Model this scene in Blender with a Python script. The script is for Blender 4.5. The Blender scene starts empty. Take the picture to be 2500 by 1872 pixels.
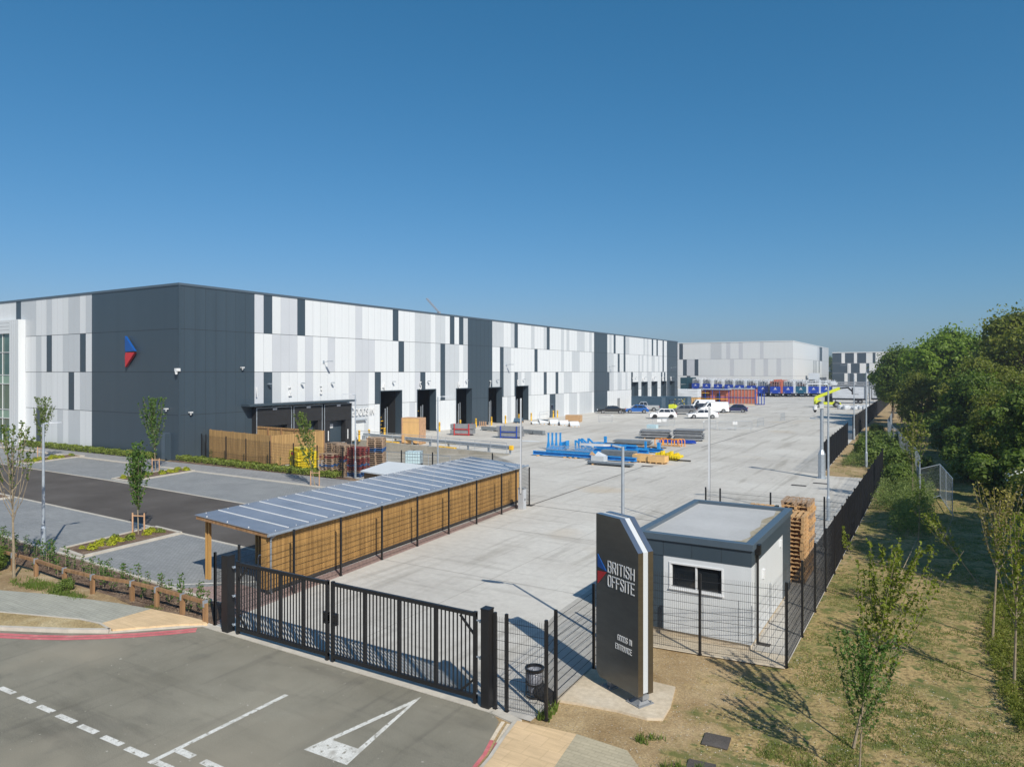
import bpy, bmesh, math, random
from mathutils import Vector, Matrix
rnd = random.Random(11)
R = math.radians
COL = bpy.context.scene.collection
U = rnd.uniform
# ---------------------------------------------------------------- survey helpers (ground plane / facade plane)
FOC, HOR, CAMH = 1725.0, 908.0, 7.3
AZ = math.atan(1040/FOC)
FW = (-math.sin(AZ), math.cos(AZ)); RT = (math.cos(AZ), math.sin(AZ))
def G(x, y, z=0.0):
    d = (CAMH-z)*FOC/(y-HOR); r = (x-1250)/FOC*d
    return (FW[0]*d+RT[0]*r, FW[1]*d+RT[1]*r)
def onX(x, X):
    t = (x-1250)/FOC; return (FW[1]+RT[1]*t)*X/(FW[0]+RT[0]*t)
def onY(x, Y):
    t = (x-1250)/FOC; return (FW[0]+RT[0]*t)*Y/(FW[1]+RT[1]*t)
# ---------------------------------------------------------------- mesh builder
class MB:
    def __init__(s): s.v=[]; s.f=[]; s.m=[]; s.M=None
    def add(s, vs, fs, m=0):
        b=len(s.v)
        if s.M is not None: vs=[tuple(s.M@Vector(p)) for p in vs]
        s.v+=vs; s.f+=[tuple(b+i for i in f) for f in fs]; s.m+=[m]*len(fs); return s
    def box(s,x0,y0,z0,x1,y1,z1,m=0):
        return s.add([(x0,y0,z0),(x1,y0,z0),(x1,y1,z0),(x0,y1,z0),(x0,y0,z1),(x1,y0,z1),(x1,y1,z1),(x0,y1,z1)],
          [(0,3,2,1),(4,5,6,7),(0,1,5,4),(1,2,6,5),(2,3,7,6),(3,0,4,7)],m)
    def cbox(s,cx,cy,cz,sx,sy,sz,m=0):
        return s.box(cx-sx/2,cy-sy/2,cz-sz/2,cx+sx/2,cy+sy/2,cz+sz/2,m)
    def tube(s,p,q,r0,r1=None,n=8,m=0,caps=True,tw=0):
        if r1 is None: r1=r0
        p=Vector(p); q=Vector(q); d=(q-p)
        if d.length<1e-6: return s
        d.normalize(); a=d.cross(Vector((0,0,1)))
        if a.length<1e-3: a=Vector((1,0,0))
        a.normalize(); b=d.cross(a)
        vs=[]
        for c,r in ((p,r0),(q,r1)):
            for i in range(n):
                t=2*math.pi*i/n+tw; vs.append(tuple(c+(a*math.cos(t)+b*math.sin(t))*r))
        fs=[(i,(i+1)%n,n+(i+1)%n,n+i) for i in range(n)]
        if caps: fs+=[tuple(range(n))[::-1],tuple(range(n,2*n))]
        return s.add(vs,fs,m)
    def path(s,pts,r,n=8,m=0,r1=None):
        k=len(pts)-1
        for i in range(k):
            ra=r if r1 is None else r+(r1-r)*i/k; rb=r if r1 is None else r+(r1-r)*(i+1)/k
            s.tube(pts[i],pts[i+1],ra,rb,n,m)
        return s
    def bar(s,p,q,w,h,m=0):
        p=Vector(p); q=Vector(q); d=(q-p).normalized(); a=d.cross(Vector((0,0,1)))
        if a.length<1e-3: a=Vector((1,0,0))
        a.normalize(); b=a.cross(d)
        vs=[tuple(c+a*i*w/2+b*j*h/2) for c in (p,q) for i,j in ((-1,-1),(1,-1),(1,1),(-1,1))]
        return s.add(vs,[(0,1,2,3),(7,6,5,4),(0,4,5,1),(1,5,6,2),(2,6,7,3),(3,7,4,0)],m)
    def prism(s,poly,z0,z1,m=0):
        n=len(poly); vs=[(x,y,z0) for x,y in poly]+[(x,y,z1) for x,y in poly]
        return s.add(vs,[tuple(range(n))[::-1],tuple(range(n,2*n))]+[(i,(i+1)%n,n+(i+1)%n,n+i) for i in range(n)],m)
    def extr(s,prof,y0,y1,m=0):   # profile in x,z extruded along y
        n=len(prof); vs=[(x,y0,z) for x,z in prof]+[(x,y1,z) for x,z in prof]
        return s.add(vs,[tuple(range(n)),tuple(range(n,2*n))[::-1]]+[(i,n+i,n+(i+1)%n,(i+1)%n) for i in range(n)],m)
    def quad(s,a,b,c,d,m=0): return s.add([a,b,c,d],[(0,1,2,3)],m)
    def lathe(s,prof,n=16,m=0,c=(0,0),caps=True):
        vs=[];k=len(prof)
        for r,z in prof:
            for i in range(n):
                t=2*math.pi*i/n; vs.append((c[0]+r*math.cos(t),c[1]+r*math.sin(t),z))
        fs=[]
        for j in range(k-1):
            for i in range(n): fs.append((j*n+i,j*n+(i+1)%n,(j+1)*n+(i+1)%n,(j+1)*n+i))
        if caps: fs+=[tuple(range(n))[::-1],tuple(range((k-1)*n,k*n))]
        return s.add(vs,fs,m)
    def wheel(s,c,r,w,m=0,n=20):    # axis along y
        return s.tube((c[0],c[1]-w/2,c[2]),(c[0],c[1]+w/2,c[2]),r,r,n,m)
    def build(s,name,mats,parent=None,loc=None,rz=0,smooth=False,bev=0,fix=True):
        me=bpy.data.meshes.new(name); me.from_pydata(s.v,[],s.f)
        for mm in (mats if isinstance(mats,(list,tuple)) else [mats]): me.materials.append(mm)
        me.polygons.foreach_set('material_index',s.m)
        if fix and len(s.f)<20000:
            b=bmesh.new(); b.from_mesh(me); bmesh.ops.recalc_face_normals(b,faces=b.faces); b.to_mesh(me); b.free()
        if smooth: me.polygons.foreach_set('use_smooth',[True]*len(me.polygons))
        o=bpy.data.objects.new(name,me); COL.objects.link(o)
        if parent: o.parent=parent
        if loc: o.location=loc
        o.rotation_euler.z=rz
        if bev:
            bm=o.modifiers.new('b','BEVEL'); bm.width=bev; bm.segments=2; bm.limit_method='ANGLE'
        return o
def tag(o,label=None,cat=None,group=None,kind=None):
    if label: o['label']=label
    if cat: o['category']=cat
    if group: o['group']=group
    if kind: o['kind']=kind
    return o
def thing(name,label,cat,loc=(0,0,0),rz=0,group=None):
    o=bpy.data.objects.new(name,None); COL.objects.link(o); o.empty_display_size=.2
    o.location=loc; o.rotation_euler.z=rz
    return tag(o,label,cat,group)
KIDS={}
def dup(root,loc,rz=0,label=None,group=None,scale=None):
    if root not in KIDS: KIDS[root]=[(c,list(c.children)) for c in root.children]
    r=root.copy(); COL.objects.link(r); r.location=loc; r.rotation_euler.z=rz
    if label: r['label']=label
    if group: r['group']=group
    if scale: r.scale=scale
    for c,gs in KIDS[root]:
        k=c.copy(); COL.objects.link(k); k.parent=r
        for g in gs:
            q=g.copy(); COL.objects.link(q); q.parent=k
    return r
def struct(o): o['kind']='structure'; return o
def flat(name,poly,z,m,kind=True):
    mb=MB(); mb.add([(x,y,z) for x,y in poly],[tuple(range(len(poly)))])
    o=mb.build(name,m,fix=False)
    if o.data.polygons[0].normal.z<0: o.data.flip_normals()
    if kind: o['kind']='structure'
    return o
def text_mesh(name,txt,m,size,parent,M,xs=.6,depth=.01,spacing=1.0,bold=0.0):
    c=bpy.data.curves.new(name,'FONT'); c.body=txt; c.size=size; c.extrude=depth; c.offset=bold; c.space_character=spacing
    t=bpy.data.objects.new('tmp',c); COL.objects.link(t)
    bpy.context.view_layer.update()
    me=bpy.data.meshes.new_from_object(t.evaluated_get(bpy.context.evaluated_depsgraph_get()))
    bpy.data.objects.remove(t)
    me.transform(Matrix.Diagonal((xs,1,1,1))); me.transform(M)
    me.materials.clear(); me.materials.append(m)
    o=bpy.data.objects.new(name,me); COL.objects.link(o); o.parent=parent
    return o
# ---------------------------------------------------------------- materials
def nt(name):
    m=bpy.data.materials.new(name); m.use_nodes=True; t=m.node_tree; return m,t,t.nodes['Principled BSDF']
def node(t,k,**kw):
    n=t.nodes.new(k)
    for a,v in kw.items(): setattr(n,a,v)
    return n
def c4(c): return (c[0],c[1],c[2],1)
def noise(t,co,scale,detail=4,rough=.6,vec=None):
    n=node(t,'ShaderNodeTexNoise'); n.inputs['Scale'].default_value=scale; n.inputs['Detail'].default_value=detail; n.inputs['Roughness'].default_value=rough
    t.links.new(co,n.inputs['Vector']); return n.outputs['Fac']
def ramp(t,fac,stops):
    r=node(t,'ShaderNodeValToRGB'); e=r.color_ramp.elements
    while len(e)<len(stops): e.new(.5)
    for i,(p,c) in enumerate(stops): e[i].position=p; e[i].color=c4(c)
    t.links.new(fac,r.inputs['Fac']); return r.outputs['Color']
def mix(t,a,b,fac,mode='MIX'):
    n=node(t,'ShaderNodeMix',data_type='RGBA',blend_type=mode)
    for s,v in ((n.inputs[6],a),(n.inputs[7],b),(n.inputs[0],fac)):
        if isinstance(v,(int,float)): s.default_value=v
        elif isinstance(v,tuple): s.default_value=c4(v)
        else: t.links.new(v,s)
    return n.outputs[2]
def mapping(t,co,sc=(1,1,1),rz=0):
    n=node(t,'ShaderNodeMapping'); n.inputs['Scale'].default_value=sc; n.inputs['Rotation'].default_value=(0,0,rz); t.links.new(co,n.inputs['Vector']); return n.outputs['Vector']
def bump(t,b,h,st,dist=.02):
    n=node(t,'ShaderNodeBump'); n.inputs['Strength'].default_value=st; n.inputs['Distance'].default_value=dist
    t.links.new(h,n.inputs['Height']); t.links.new(n.outputs['Normal'],b.inputs['Normal'])
def pm(name,col,rough=.6,metal=0,var=.12,scale=2.0,bmp=0,bs=30,spec=.5,coat=0,stretch=(1,1,1)):
    m,t,b=nt(name); co=node(t,'ShaderNodeTexCoord').outputs['Object']
    if stretch!=(1,1,1): co=mapping(t,co,stretch)
    f=noise(t,co,scale,5,.65)
    lo=tuple(c*(1-var) for c in col); hi=tuple(min(1,c*(1+var)) for c in col)
    t.links.new(ramp(t,f,[(.3,lo),(.7,hi)]),b.inputs['Base Color'])
    b.inputs['Roughness'].default_value=rough; b.inputs['Metallic'].default_value=metal
    b.inputs['Specular IOR Level'].default_value=spec; b.inputs['Coat Weight'].default_value=coat
    if bmp: bump(t,b,noise(t,co,bs,3),bmp)
    return m
def ground_mat(name,c1,c2,c3,s1,s2,rough=.9,bmp=.3,bs=40,spots=None,streak=None,fine=.25):
    m,t,b=nt(name); co=node(t,'ShaderNodeTexCoord').outputs['Object']
    f=noise(t,co,s1,6,.62); c=ramp(t,f,[(.36,c1),(.52,c2),(.68,c3)])
    g=noise(t,co,s2,3,.7); c=mix(t,c,ramp(t,g,[(.32,(1-fine,)*3),(.68,(1+fine,)*3)]),1.0,'MULTIPLY')
    if streak:   # tyre marks: long dark smears
        for sc,rz,lo,col in streak:
            h=noise(t,mapping(t,co,sc,rz),1.0,5,.6); c=mix(t,c,ramp(t,h,[(lo,(1,1,1)),(lo+.12,col)]),1.0,'MULTIPLY')
    if spots:
        for sc,lo,hi,col in spots:
            h=noise(t,co,sc,3,.55); fac=ramp(t,h,[(lo,(0,0,0)),(hi,(1,1,1))]); c=mix(t,c,col,fac)
    t.links.new(c,b.inputs['Base Color']); b.inputs['Roughness'].default_value=rough; b.inputs['Specular IOR Level'].default_value=.25
    bump(t,b,noise(t,co,bs,4,.7),bmp)
    return m
def soil_blend(m,c1,c2):
    t=m.node_tree; b=t.nodes['Principled BSDF']; src=b.inputs['Base Color'].links[0].from_socket
    co=node(t,'ShaderNodeTexCoord').outputs['Object']; sx=node(t,'ShaderNodeSeparateXYZ'); t.links.new(co,sx.inputs[0])
    def mth(op,a,b_):
        n=node(t,'ShaderNodeMath',operation=op)
        for s_,v in ((n.inputs[0],a),(n.inputs[1],b_)):
            if isinstance(v,(int,float)): s_.default_value=v
            else: t.links.new(v,s_)
        return n.outputs[0]
    a=mth('MULTIPLY',mth('SUBTRACT',-3.4,sx.outputs[0]),.42); a=mth('MAXIMUM',a,mth('MULTIPLY',mth('SUBTRACT',13.2,sx.outputs[1]),.30))
    f=mth('ADD',a,mth('MULTIPLY',mth('SUBTRACT',noise(t,co,1.1,5,.7),.5),3.2))
    fac=ramp(t,f,[(.0,(0,0,0)),(.55,(1,1,1))])
    soil=mix(t,ramp(t,noise(t,co,.8,6,.65),[(.35,c1),(.65,c2)]),ramp(t,noise(t,co,26,4,.7),[(.32,(.66,.66,.66)),(.68,(1.34,1.34,1.34))]),1.0,'MULTIPLY')
    soil=mix(t,soil,(.56,.46,.32),ramp(t,noise(t,co,15,3,.6),[(.68,(0,0,0)),(.73,(1,1,1))]))
    t.links.new(mix(t,src,soil,fac),b.inputs['Base Color'])
def paving_mat(name,c1,c2,bw,bh,mort=.012,rz=0,gap=.7):
    m,t,b=nt(name); co=node(t,'ShaderNodeTexCoord').outputs['Object']
    br=node(t,'ShaderNodeTexBrick'); br.inputs['Scale'].default_value=1; br.inputs['Brick Width'].default_value=bw; br.inputs['Row Height'].default_value=bh
    br.inputs['Mortar Size'].default_value=mort; br.inputs['Color1'].default_value=c4(c1); br.inputs['Color2'].default_value=c4(c2)
    br.inputs['Mortar'].default_value=c4(tuple(x*gap for x in c1)); t.links.new(mapping(t,co,(1,1,1),rz),br.inputs['Vector'])
    c=mix(t,br.outputs['Color'],ramp(t,noise(t,co,.5,6,.65),[(.3,(.86,.86,.85)),(.7,(1.1,1.09,1.06))]),1.0,'MULTIPLY')
    c=mix(t,c,ramp(t,noise(t,mapping(t,co,(.5,4,1),.6),2.5,4,.6),[(.3,(.88,.88,.88)),(.7,(1.08,1.08,1.08))]),1.0,'MULTIPLY')
    t.links.new(c,b.inputs['Base Color']); b.inputs['Roughness'].default_value=.85; b.inputs['Specular IOR Level'].default_value=.25
    bump(t,b,br.outputs['Fac'],.3,-.01); return m
def leaf_mat(name,c1,c2,tr=.35,sc=1.2,c3=None):
    m,t,b=nt(name); co=node(t,'ShaderNodeTexCoord').outputs['Object']
    st=[(.3,c1),(.7,c2)] if not c3 else [(.3,c1),(.55,c2),(.75,c3)]
    c=ramp(t,noise(t,co,sc,4,.7),st)
    c=mix(t,c,ramp(t,noise(t,co,9,2,.5),[(.3,(.7,.7,.7)),(.7,(1.3,1.3,1.3))]),1.0,'MULTIPLY')
    t.links.new(c,b.inputs['Base Color']); b.inputs['Roughness'].default_value=.5; b.inputs['Specular IOR Level'].default_value=.3
    tl=node(t,'ShaderNodeBsdfTranslucent'); t.links.new(mix(t,c,(1.25,1.4,.5),1.0,'MULTIPLY'),tl.inputs['Color'])
    ms=node(t,'ShaderNodeMixShader'); ms.inputs[0].default_value=tr
    t.links.new(b.outputs[0],ms.inputs[1]); t.links.new(tl.outputs[0],ms.inputs[2])
    t.links.new(ms.outputs[0],t.nodes['Material Output'].inputs['Surface']); return m
M={}
M['concrete']=ground_mat('yard_concrete',(.47,.445,.40),(.535,.51,.46),(.59,.57,.52),.12,3.0,.85,.1,60,
   spots=[(.09,.62,.78,(.50,.40,.27))],streak=[((.9,.07,1),.25,.55,(.80,.79,.77)),((1.6,.10,1),-.1,.57,(.78,.77,.76)),((.22,1.9,1),.12,.56,(.86,.855,.85)),((.08,.7,1),-.35,.6,(.88,.87,.86))],fine=.07)
M['concrete_raw']=ground_mat('raw_concrete',(.46,.38,.27),(.55,.465,.345),(.60,.53,.42),.5,8,.9,.2,50,fine=.1)
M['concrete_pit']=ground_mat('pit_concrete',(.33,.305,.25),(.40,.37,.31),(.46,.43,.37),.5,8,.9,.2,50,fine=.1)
M['road']=ground_mat('road_asphalt',(.212,.197,.152),(.258,.240,.188),(.312,.290,.228),.33,55,.92,.7,120,
   spots=[(.22,.50,.70,(.33,.295,.225)),(9,.70,.73,(.50,.47,.40)),(.9,.66,.82,(.16,.15,.125))],streak=[((.3,1.2,1),.5,.54,(.80,.80,.81)),((2.6,.16,1),-.25,.56,(.83,.83,.84)),((.14,1.9,1),.35,.58,(.86,.86,.86))],fine=.34)
M['lane']=ground_mat('lane_asphalt',(.080,.070,.062),(.098,.087,.078),(.12,.108,.098),.3,30,.9,.5,120,streak=[((.2,1.5,1),.1,.6,(1.25,1.25,1.25))],fine=.2)
M['paving']=paving_mat('grey_block_paving',(.265,.275,.28),(.30,.31,.318),.2,.1)
M['path']=paving_mat('path_paving',(.27,.27,.275),(.32,.32,.325),.4,.2)
M['foot']=paving_mat('footpath_paving',(.37,.365,.31),(.395,.39,.335),.2,.1,gap=.86)
M['foot2']=paving_mat('dusty_paving',(.43,.38,.27),(.46,.405,.29),.2,.1,gap=.9)
M['pink']=paving_mat('pink_paving',(.36,.26,.245),(.42,.31,.28),.2,.1)
M['tan']=paving_mat('tactile_paving',(.64,.47,.28),(.68,.50,.305),.4,.4,.012,gap=.93)
M['kerb']=pm('kerb_concrete',(.50,.46,.39),.85,var=.14,scale=3,bmp=.2)
M['mulch']=ground_mat('bark_mulch',(.10,.065,.045),(.17,.115,.08),(.26,.19,.13),1.2,28,.95,1.0,45,spots=[(14,.66,.72,(.36,.28,.2))],fine=.5)
M['soil']=ground_mat('bare_soil',(.27,.185,.095),(.36,.26,.14),(.50,.39,.25),.8,34,.95,1.0,40,spots=[(12,.67,.73,(.66,.56,.42))],fine=.3)
M['verge']=ground_mat('dry_verge',(.30,.22,.10),(.40,.30,.15),(.50,.40,.23),.9,20,.95,1.0,40,fine=.35)
M['grassland']=ground_mat('rough_grassland',(.40,.285,.13),(.315,.235,.10),(.215,.195,.07),.5,11,.95,1.0,30,
   spots=[(1.3,.53,.62,(.16,.16,.05)),(4.2,.56,.64,(.10,.13,.035)),(7,.66,.72,(.46,.35,.20)),(11,.64,.70,(.09,.10,.03))],fine=.55)
soil_blend(M['grassland'],(.30,.205,.10),(.45,.335,.185))
M['white']=pm('white_cladding',(.665,.69,.70),.33,var=.03,scale=1.2,stretch=(1.6,1.6,.04))
M['white2']=pm('off_white_cladding',(.64,.668,.675),.33,var=.03,scale=1.2,stretch=(1.6,1.6,.04))
M['pale']=pm('light_grey_cladding',(.50,.53,.55),.33,var=.025,scale=.4)
M['lav']=pm('silver_grey_cladding',(.52,.545,.575),.33,var=.025,scale=.4)
M['dark']=pm('slate_grey_cladding',(.045,.066,.085),.36,var=.07,scale=.8,stretch=(1.5,1.5,.06))
M['trim']=pm('slate_trim',(.075,.105,.135),.35,var=.05)
M['jointd']=pm('dark_joint',(.02,.025,.03),.8); M['jointl']=pm('pale_joint',(.33,.34,.36),.8)
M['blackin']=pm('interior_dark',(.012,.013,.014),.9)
M['rubber']=pm('black_rubber',(.022,.022,.023),.75,var=.25); M['dockpad']=pm('dock_shelter_fabric',(.018,.018,.019),.7,var=.2)
M['black']=pm('black_powder_coat',(.012,.012,.013),.38,var=.2)
M['galv']=pm('galvanised_steel',(.42,.47,.52),.42,.55,var=.15,scale=6)
M['galvp']=pm('galvanised_pole',(.40,.45,.50),.5,.35,var=.12,scale=4)
M['whitep']=pm('white_paint',(.68,.69,.69),.4,var=.04)
M['roadpaint']=ground_mat('road_paint',(.55,.54,.49),(.66,.65,.60),(.70,.69,.64),3,40,.8,.3,80,spots=[(11,.58,.66,(.27,.25,.20)),(2.2,.56,.72,(.42,.40,.35))],fine=.2)
M['redpaint']=ground_mat('red_road_paint',(.50,.13,.14),(.58,.16,.17),(.6,.24,.22),3,40,.8,.3,80,spots=[(13,.66,.70,(.3,.2,.18))],fine=.2)
M['creampaint']=ground_mat('cream_road_paint',(.6,.5,.36),(.68,.58,.44),(.72,.63,.5),3,40,.8,.3,80,fine=.2)
M['yellow']=pm('yellow_paint',(.80,.46,.02),.45,var=.08); M['yellowp']=pm('yellow_plastic',(.76,.57,.015),.4,var=.05)
M['lime']=pm('lime_paint',(.62,.68,.035),.4,var=.06)
M['blue']=pm('bright_blue_paint',(.018,.25,.60),.45,var=.22,scale=3); M['navy']=pm('navy_paint',(.012,.06,.38),.45,var=.15); M['royal']=pm('royal_blue_paint',(.006,.045,.36),.45,var=.12)
M['teal']=pm('teal_paint',(.005,.085,.15),.45,var=.12)
M['red']=pm('red_paint',(.55,.03,.03),.45,var=.15); M['orange']=pm('orange_paint',(.85,.32,.015),.45,var=.08)
M['brick']=pm('terracotta_board',(.46,.135,.08),.7,var=.14,scale=1); M['grey']=pm('mid_grey_paint',(.22,.23,.24),.5,var=.15)
M['glass']=pm('dark_glass',(.012,.016,.02),.06,var=.1,spec=.9); M['gglass']=pm('green_tint_glass',(.07,.13,.105),.05,var=.25,scale=.4,spec=1)
M['spandrel']=pm('green_spandrel',(.20,.31,.24),.3,var=.06)
def timber(name,c,var=.25):
    m,t,b=nt(name); co=node(t,'ShaderNodeTexCoord').outputs['Object']
    f=noise(t,mapping(t,co,(7,7,.5)),1.5,5,.6); c_=ramp(t,f,[(.3,tuple(x*(1-var) for x in c)),(.7,tuple(x*(1+var) for x in c))])
    g=noise(t,mapping(t,co,(9,9,.01)),1.0,1); c_=mix(t,c_,ramp(t,g,[(.3,(.78,.76,.74)),(.7,(1.15,1.15,1.15))]),1.0,'MULTIPLY')
    t.links.new(c_,b.inputs['Base Color']); b.inputs['Roughness'].default_value=.75; b.inputs['Specular IOR Level'].default_value=.2; bump(t,b,f,.3); return m
M['timber']=timber('golden_timber',(.42,.245,.085)); M['timber2']=timber('brown_timber',(.29,.17,.085)); M['timberg']=timber('bin_store_timber',(.42,.265,.11))
M['pal']=pm('pallet_wood',(.50,.31,.145),.85,var=.35,scale=5,bmp=.3); M['palo']=pm('old_pallet_wood',(.34,.24,.16),.85,var=.35,scale=5,bmp=.3)
M['palb']=pm('blue_pallet_wood',(.03,.10,.26),.8,var=.3,scale=5); M['palr']=pm('red_pallet_wood',(.20,.04,.035),.8,var=.3,scale=5)
M['ply']=pm('plywood',(.68,.42,.17),.7,var=.12,scale=1.5,stretch=(1,1,.3)); M['card']=pm('cardboard',(.46,.29,.15),.8,var=.08)
M['bark']=pm('sapling_bark',(.26,.21,.14),.9,var=.3,scale=12,bmp=.3); M['barkd']=pm('tree_bark',(.10,.075,.05),.9,var=.35,scale=6,bmp=.5)
M['stake']=pm('stake_wood',(.5,.3,.17),.8,var=.2,scale=5)
M['steel']=pm('brushed_dark_steel',(.12,.122,.115),.26,.5,var=.12,scale=2,stretch=(1,1,3)); M['bronze']=pm('bronze_steel',(.20,.165,.12),.3,.8,var=.12,scale=3,stretch=(1,1,4))
M['steel_skytint']=pm('sky_tinted_steel_cap',(.30,.34,.40),.3,.85,var=.1)  # sign chamfer and top: same steel, sky reflection painted in as a blue tint
M['lblue']=pm('emblem_blue',(.006,.075,.30),.35,var=.05); M['lred']=pm('emblem_red',(.50,.025,.03),.35,var=.05)
M['roofm']=ground_mat('flat_roof_membrane',(.42,.42,.41),(.46,.46,.45),(.49,.49,.48),.5,12,.8,.1,40,fine=.05)
M['mem_dirt']=ground_mat('roof_dirt',(.28,.24,.16),(.34,.30,.22),(.42,.40,.34),3,12,.9,.1,40,fine=.1)
M['poly']=pm('twinwall_polycarbonate',(.20,.215,.25),.24,var=.2,scale=.6,spec=.8,coat=.3)
M['ral']=pm('light_grey_cabinet',(.42,.44,.46),.5,var=.04)
M['tarp']=pm('white_tarpaulin',(.56,.59,.62),.45,var=.2,scale=1.2,bmp=1.0,bs=1.8,stretch=(.35,1,2.5))
M['plastic']=pm('clear_bin_liner',(.24,.25,.28),.25,var=.3,scale=10,bmp=1,bs=12)
M['ibc']=pm('translucent_tank_plastic',(.52,.68,.72),.35,var=.06); M['car_white']=pm('white_car_paint',(.78,.79,.80),.2,var=.02,coat=1)
M['car_black']=pm('black_car_paint',(.012,.013,.015),.15,var=.02,coat=1); M['car_blue']=pm('blue_car_paint',(.01,.10,.36),.2,var=.02,coat=1)
M['car_navy']=pm('navy_car_paint',(.01,.016,.075),.18,var=.02,coat=1); M['car_grey']=pm('grey_car_paint',(.20,.21,.22),.22,.4,var=.02,coat=1); M['car_silver']=pm('silver_car_paint',(.45,.47,.48),.22,.4,var=.02,coat=1)
M['alloy']=pm('alloy_rim',(.4,.41,.42),.3,.7); M['lampred']=pm('tail_lamp',(.4,.01,.01),.2); M['lampw']=pm('head_lamp',(.6,.62,.65),.1)
M['container']=pm('slate_container',(.055,.105,.155),.5,var=.1); M['greenp']=pm('green_plastic',(.03,.30,.12),.5)
M['leaf_far']=leaf_mat('woodland_foliage',(.10,.16,.02),(.19,.28,.036),.45,.5,(.29,.37,.07))
M['leaf_far2']=leaf_mat('dark_foliage',(.08,.13,.022),(.14,.20,.034),.43,.5,(.20,.25,.06))
M['leaf_oak']=leaf_mat('olive_foliage',(.115,.145,.027),(.205,.225,.04),.43,.6,(.29,.28,.07))
M['leaf_y']=leaf_mat('yellow_green_leaves',(.13,.165,.018),(.23,.27,.032),.42,3); M['leaf_d']=leaf_mat('dark_green_leaves',(.06,.12,.022),(.10,.18,.03),.3,3)
M['leaf_m']=leaf_mat('mid_green_leaves',(.09,.14,.025),(.16,.22,.04),.35,3); M['leaf_hedge']=leaf_mat('hedge_leaves',(.12,.17,.03),(.26,.30,.05),.25,2)
M['leaf_yel']=leaf_mat('yellow_shrub_leaves',(.30,.34,.02),(.45,.45,.03),.25,3); M['leaf_br']=leaf_mat('bronze_leaves',(.20,.18,.04),(.32,.28,.07),.35,3)
M['grass']=leaf_mat('grass_blades',(.12,.165,.035),(.19,.215,.055),.3,2,(.32,.28,.10)); M['weeds']=leaf_mat('tall_weed_blades',(.12,.17,.04),(.21,.26,.08),.3,1.5)
M['blossom']=pm('white_blossom',(.7,.7,.6),.7)
SUN_E,SKY_S,SKY_AIR,SKY_DUST,SKY_OZ,EXPO,HAZE=4.8,.10,1.0,0.9,10.0,0.08,.0005
# ================================================================ SETTING
# terrain sheet with a hole for the loading pit
PX0,PX1=-53.2,-32.3; PYA,PYB,PYC=43.4,55.9,52.9     # pit: facade side PYA..PYB, east end closes at PYA..PYC
def holed(name,x0,y0,x1,y1,z,m):
    P=[(x0,y0),(x1,y0),(x1,y1),(x0,y1)]; Q=[(PX0,PYA),(PX1,PYA),(PX1,PYC),(PX0,PYB)]
    vs=[(x,y,z) for x,y in P+Q]; mb=MB().add(vs,[(0,1,5,4),(1,2,6,5),(2,3,7,6),(3,0,4,7)]); o=mb.build(name,m,fix=False); struct(o); return o
holed('ground',-1500,-600,1500,2600,-.024,M['grassland'])
flat('road',[(-60,-8.5),(-42,.3),(-32,5.2),(-26.5,7.9),(-22.73,9.62),(-20.9,10.49),(-19.84,11.12),(-18.6,12.3),(-18.05,12.86),(-8.3,12.86),(-7.85,12.5),(-7.68,12.0),(-7.4,11.2),(-7.2,10.4),(-7.3,9.0),(-8.2,6),(-11,2),(-20,-6),(-20,-40),(-60,-40)],0,M['road'])
flat('yard',[(-19.3,12.86),(-7.3,12.86),(-7.25,15.6),(-7.0,18.2),(-3.22,18.45),(-3.22,54.1),(-6.95,54.1),(-7.1,57),(-7.8,80),(-9.9,192),(-11.4,262),(-60,262),(-60,57.3),(-53.3,57.3),(-53.3,55.9),(-32.3,52.9),(-32.3,43.4),(-53.3,43.4),(-53.3,36.9),(-34.4,35.9),(-28,35.6),(-24.4,34.6),(-20.9,34.5),(-18.8,14.4)],.0,M['concrete'])
flat('path',[(-110,33.3),(-90,33.3),(-38,32.2),(-27,32.0),(-25,34.4),(-34.3,35.2),(-55,35.0),(-110,36.5)],-.004,M['path'])
flat('car_park_lane',[(-110,24.2),(-47,20.4),(-30,19.72),(-17.5,19.1),(-19.2,25.2),(-33,25.9),(-48,26.7),(-110,28.6)],-.004,M['lane'])
flat('parking_bays_far',[(-110,28.6),(-48,26.9),(-33,25.95),(-20.4,25.3),(-20.9,32.4),(-38,32.2),(-110,33.3)],-.008,M['paving'])
flat('parking_bays_near',[(-110,12.5),(-45,16.2),(-35.66,15.13),(-28.5,14.85),(-22.8,14.55),(-18.7,14.3),(-18.6,19.15),(-30,19.72),(-47,20.4),(-110,24.2)],-.008,M['paving'])
flat('pink_paving',[(-21.9,14.6),(-18.6,13.6),(-17.85,13.02),(-18.0,14.2),(-18.9,26.2),(-19.6,34.3),(-19.9,34.4),(-18.85,15.9),(-20.6,16.0)],.004,M['pink'])
def strip(name,pts,w,z0,z1,m,kind=True):
    mb=MB()
    for i in range(len(pts)-1):
        a=Vector(pts[i]);b=Vector(pts[i+1]);d=(b-a).normalized();n=Vector((-d.y,d.x))*w/2
        if i: a=a-d*.0
        mb.prism([tuple(a-n),tuple(b-n),tuple(b+n),tuple(a+n)],z0,z1)
    o=mb.build(name,m)
    if kind: o['kind']='structure'
    return o
strip('kerb',[(-110,33.45),(-90,33.45),(-38.7,32.3),(-27,31.9)],.32,-.1,.03,M['kerb'])
strip('kerb',[(-110,28.6),(-59.2,27.0),(-48,26.8),(-33,25.9),(-20.4,25.3)],.14,-.1,.012,M['kerb'])
strip('kerb',[(-110,24.2),(-47,20.4),(-30,19.72),(-20.0,19.2)],.14,-.1,.012,M['kerb'])
strip('kerb',[(-60,15.2),(-35.66,15.2),(-28.5,14.9),(-22.8,14.55),(-18.9,14.3)],.12,-.1,.04,M['kerb'])
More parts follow.
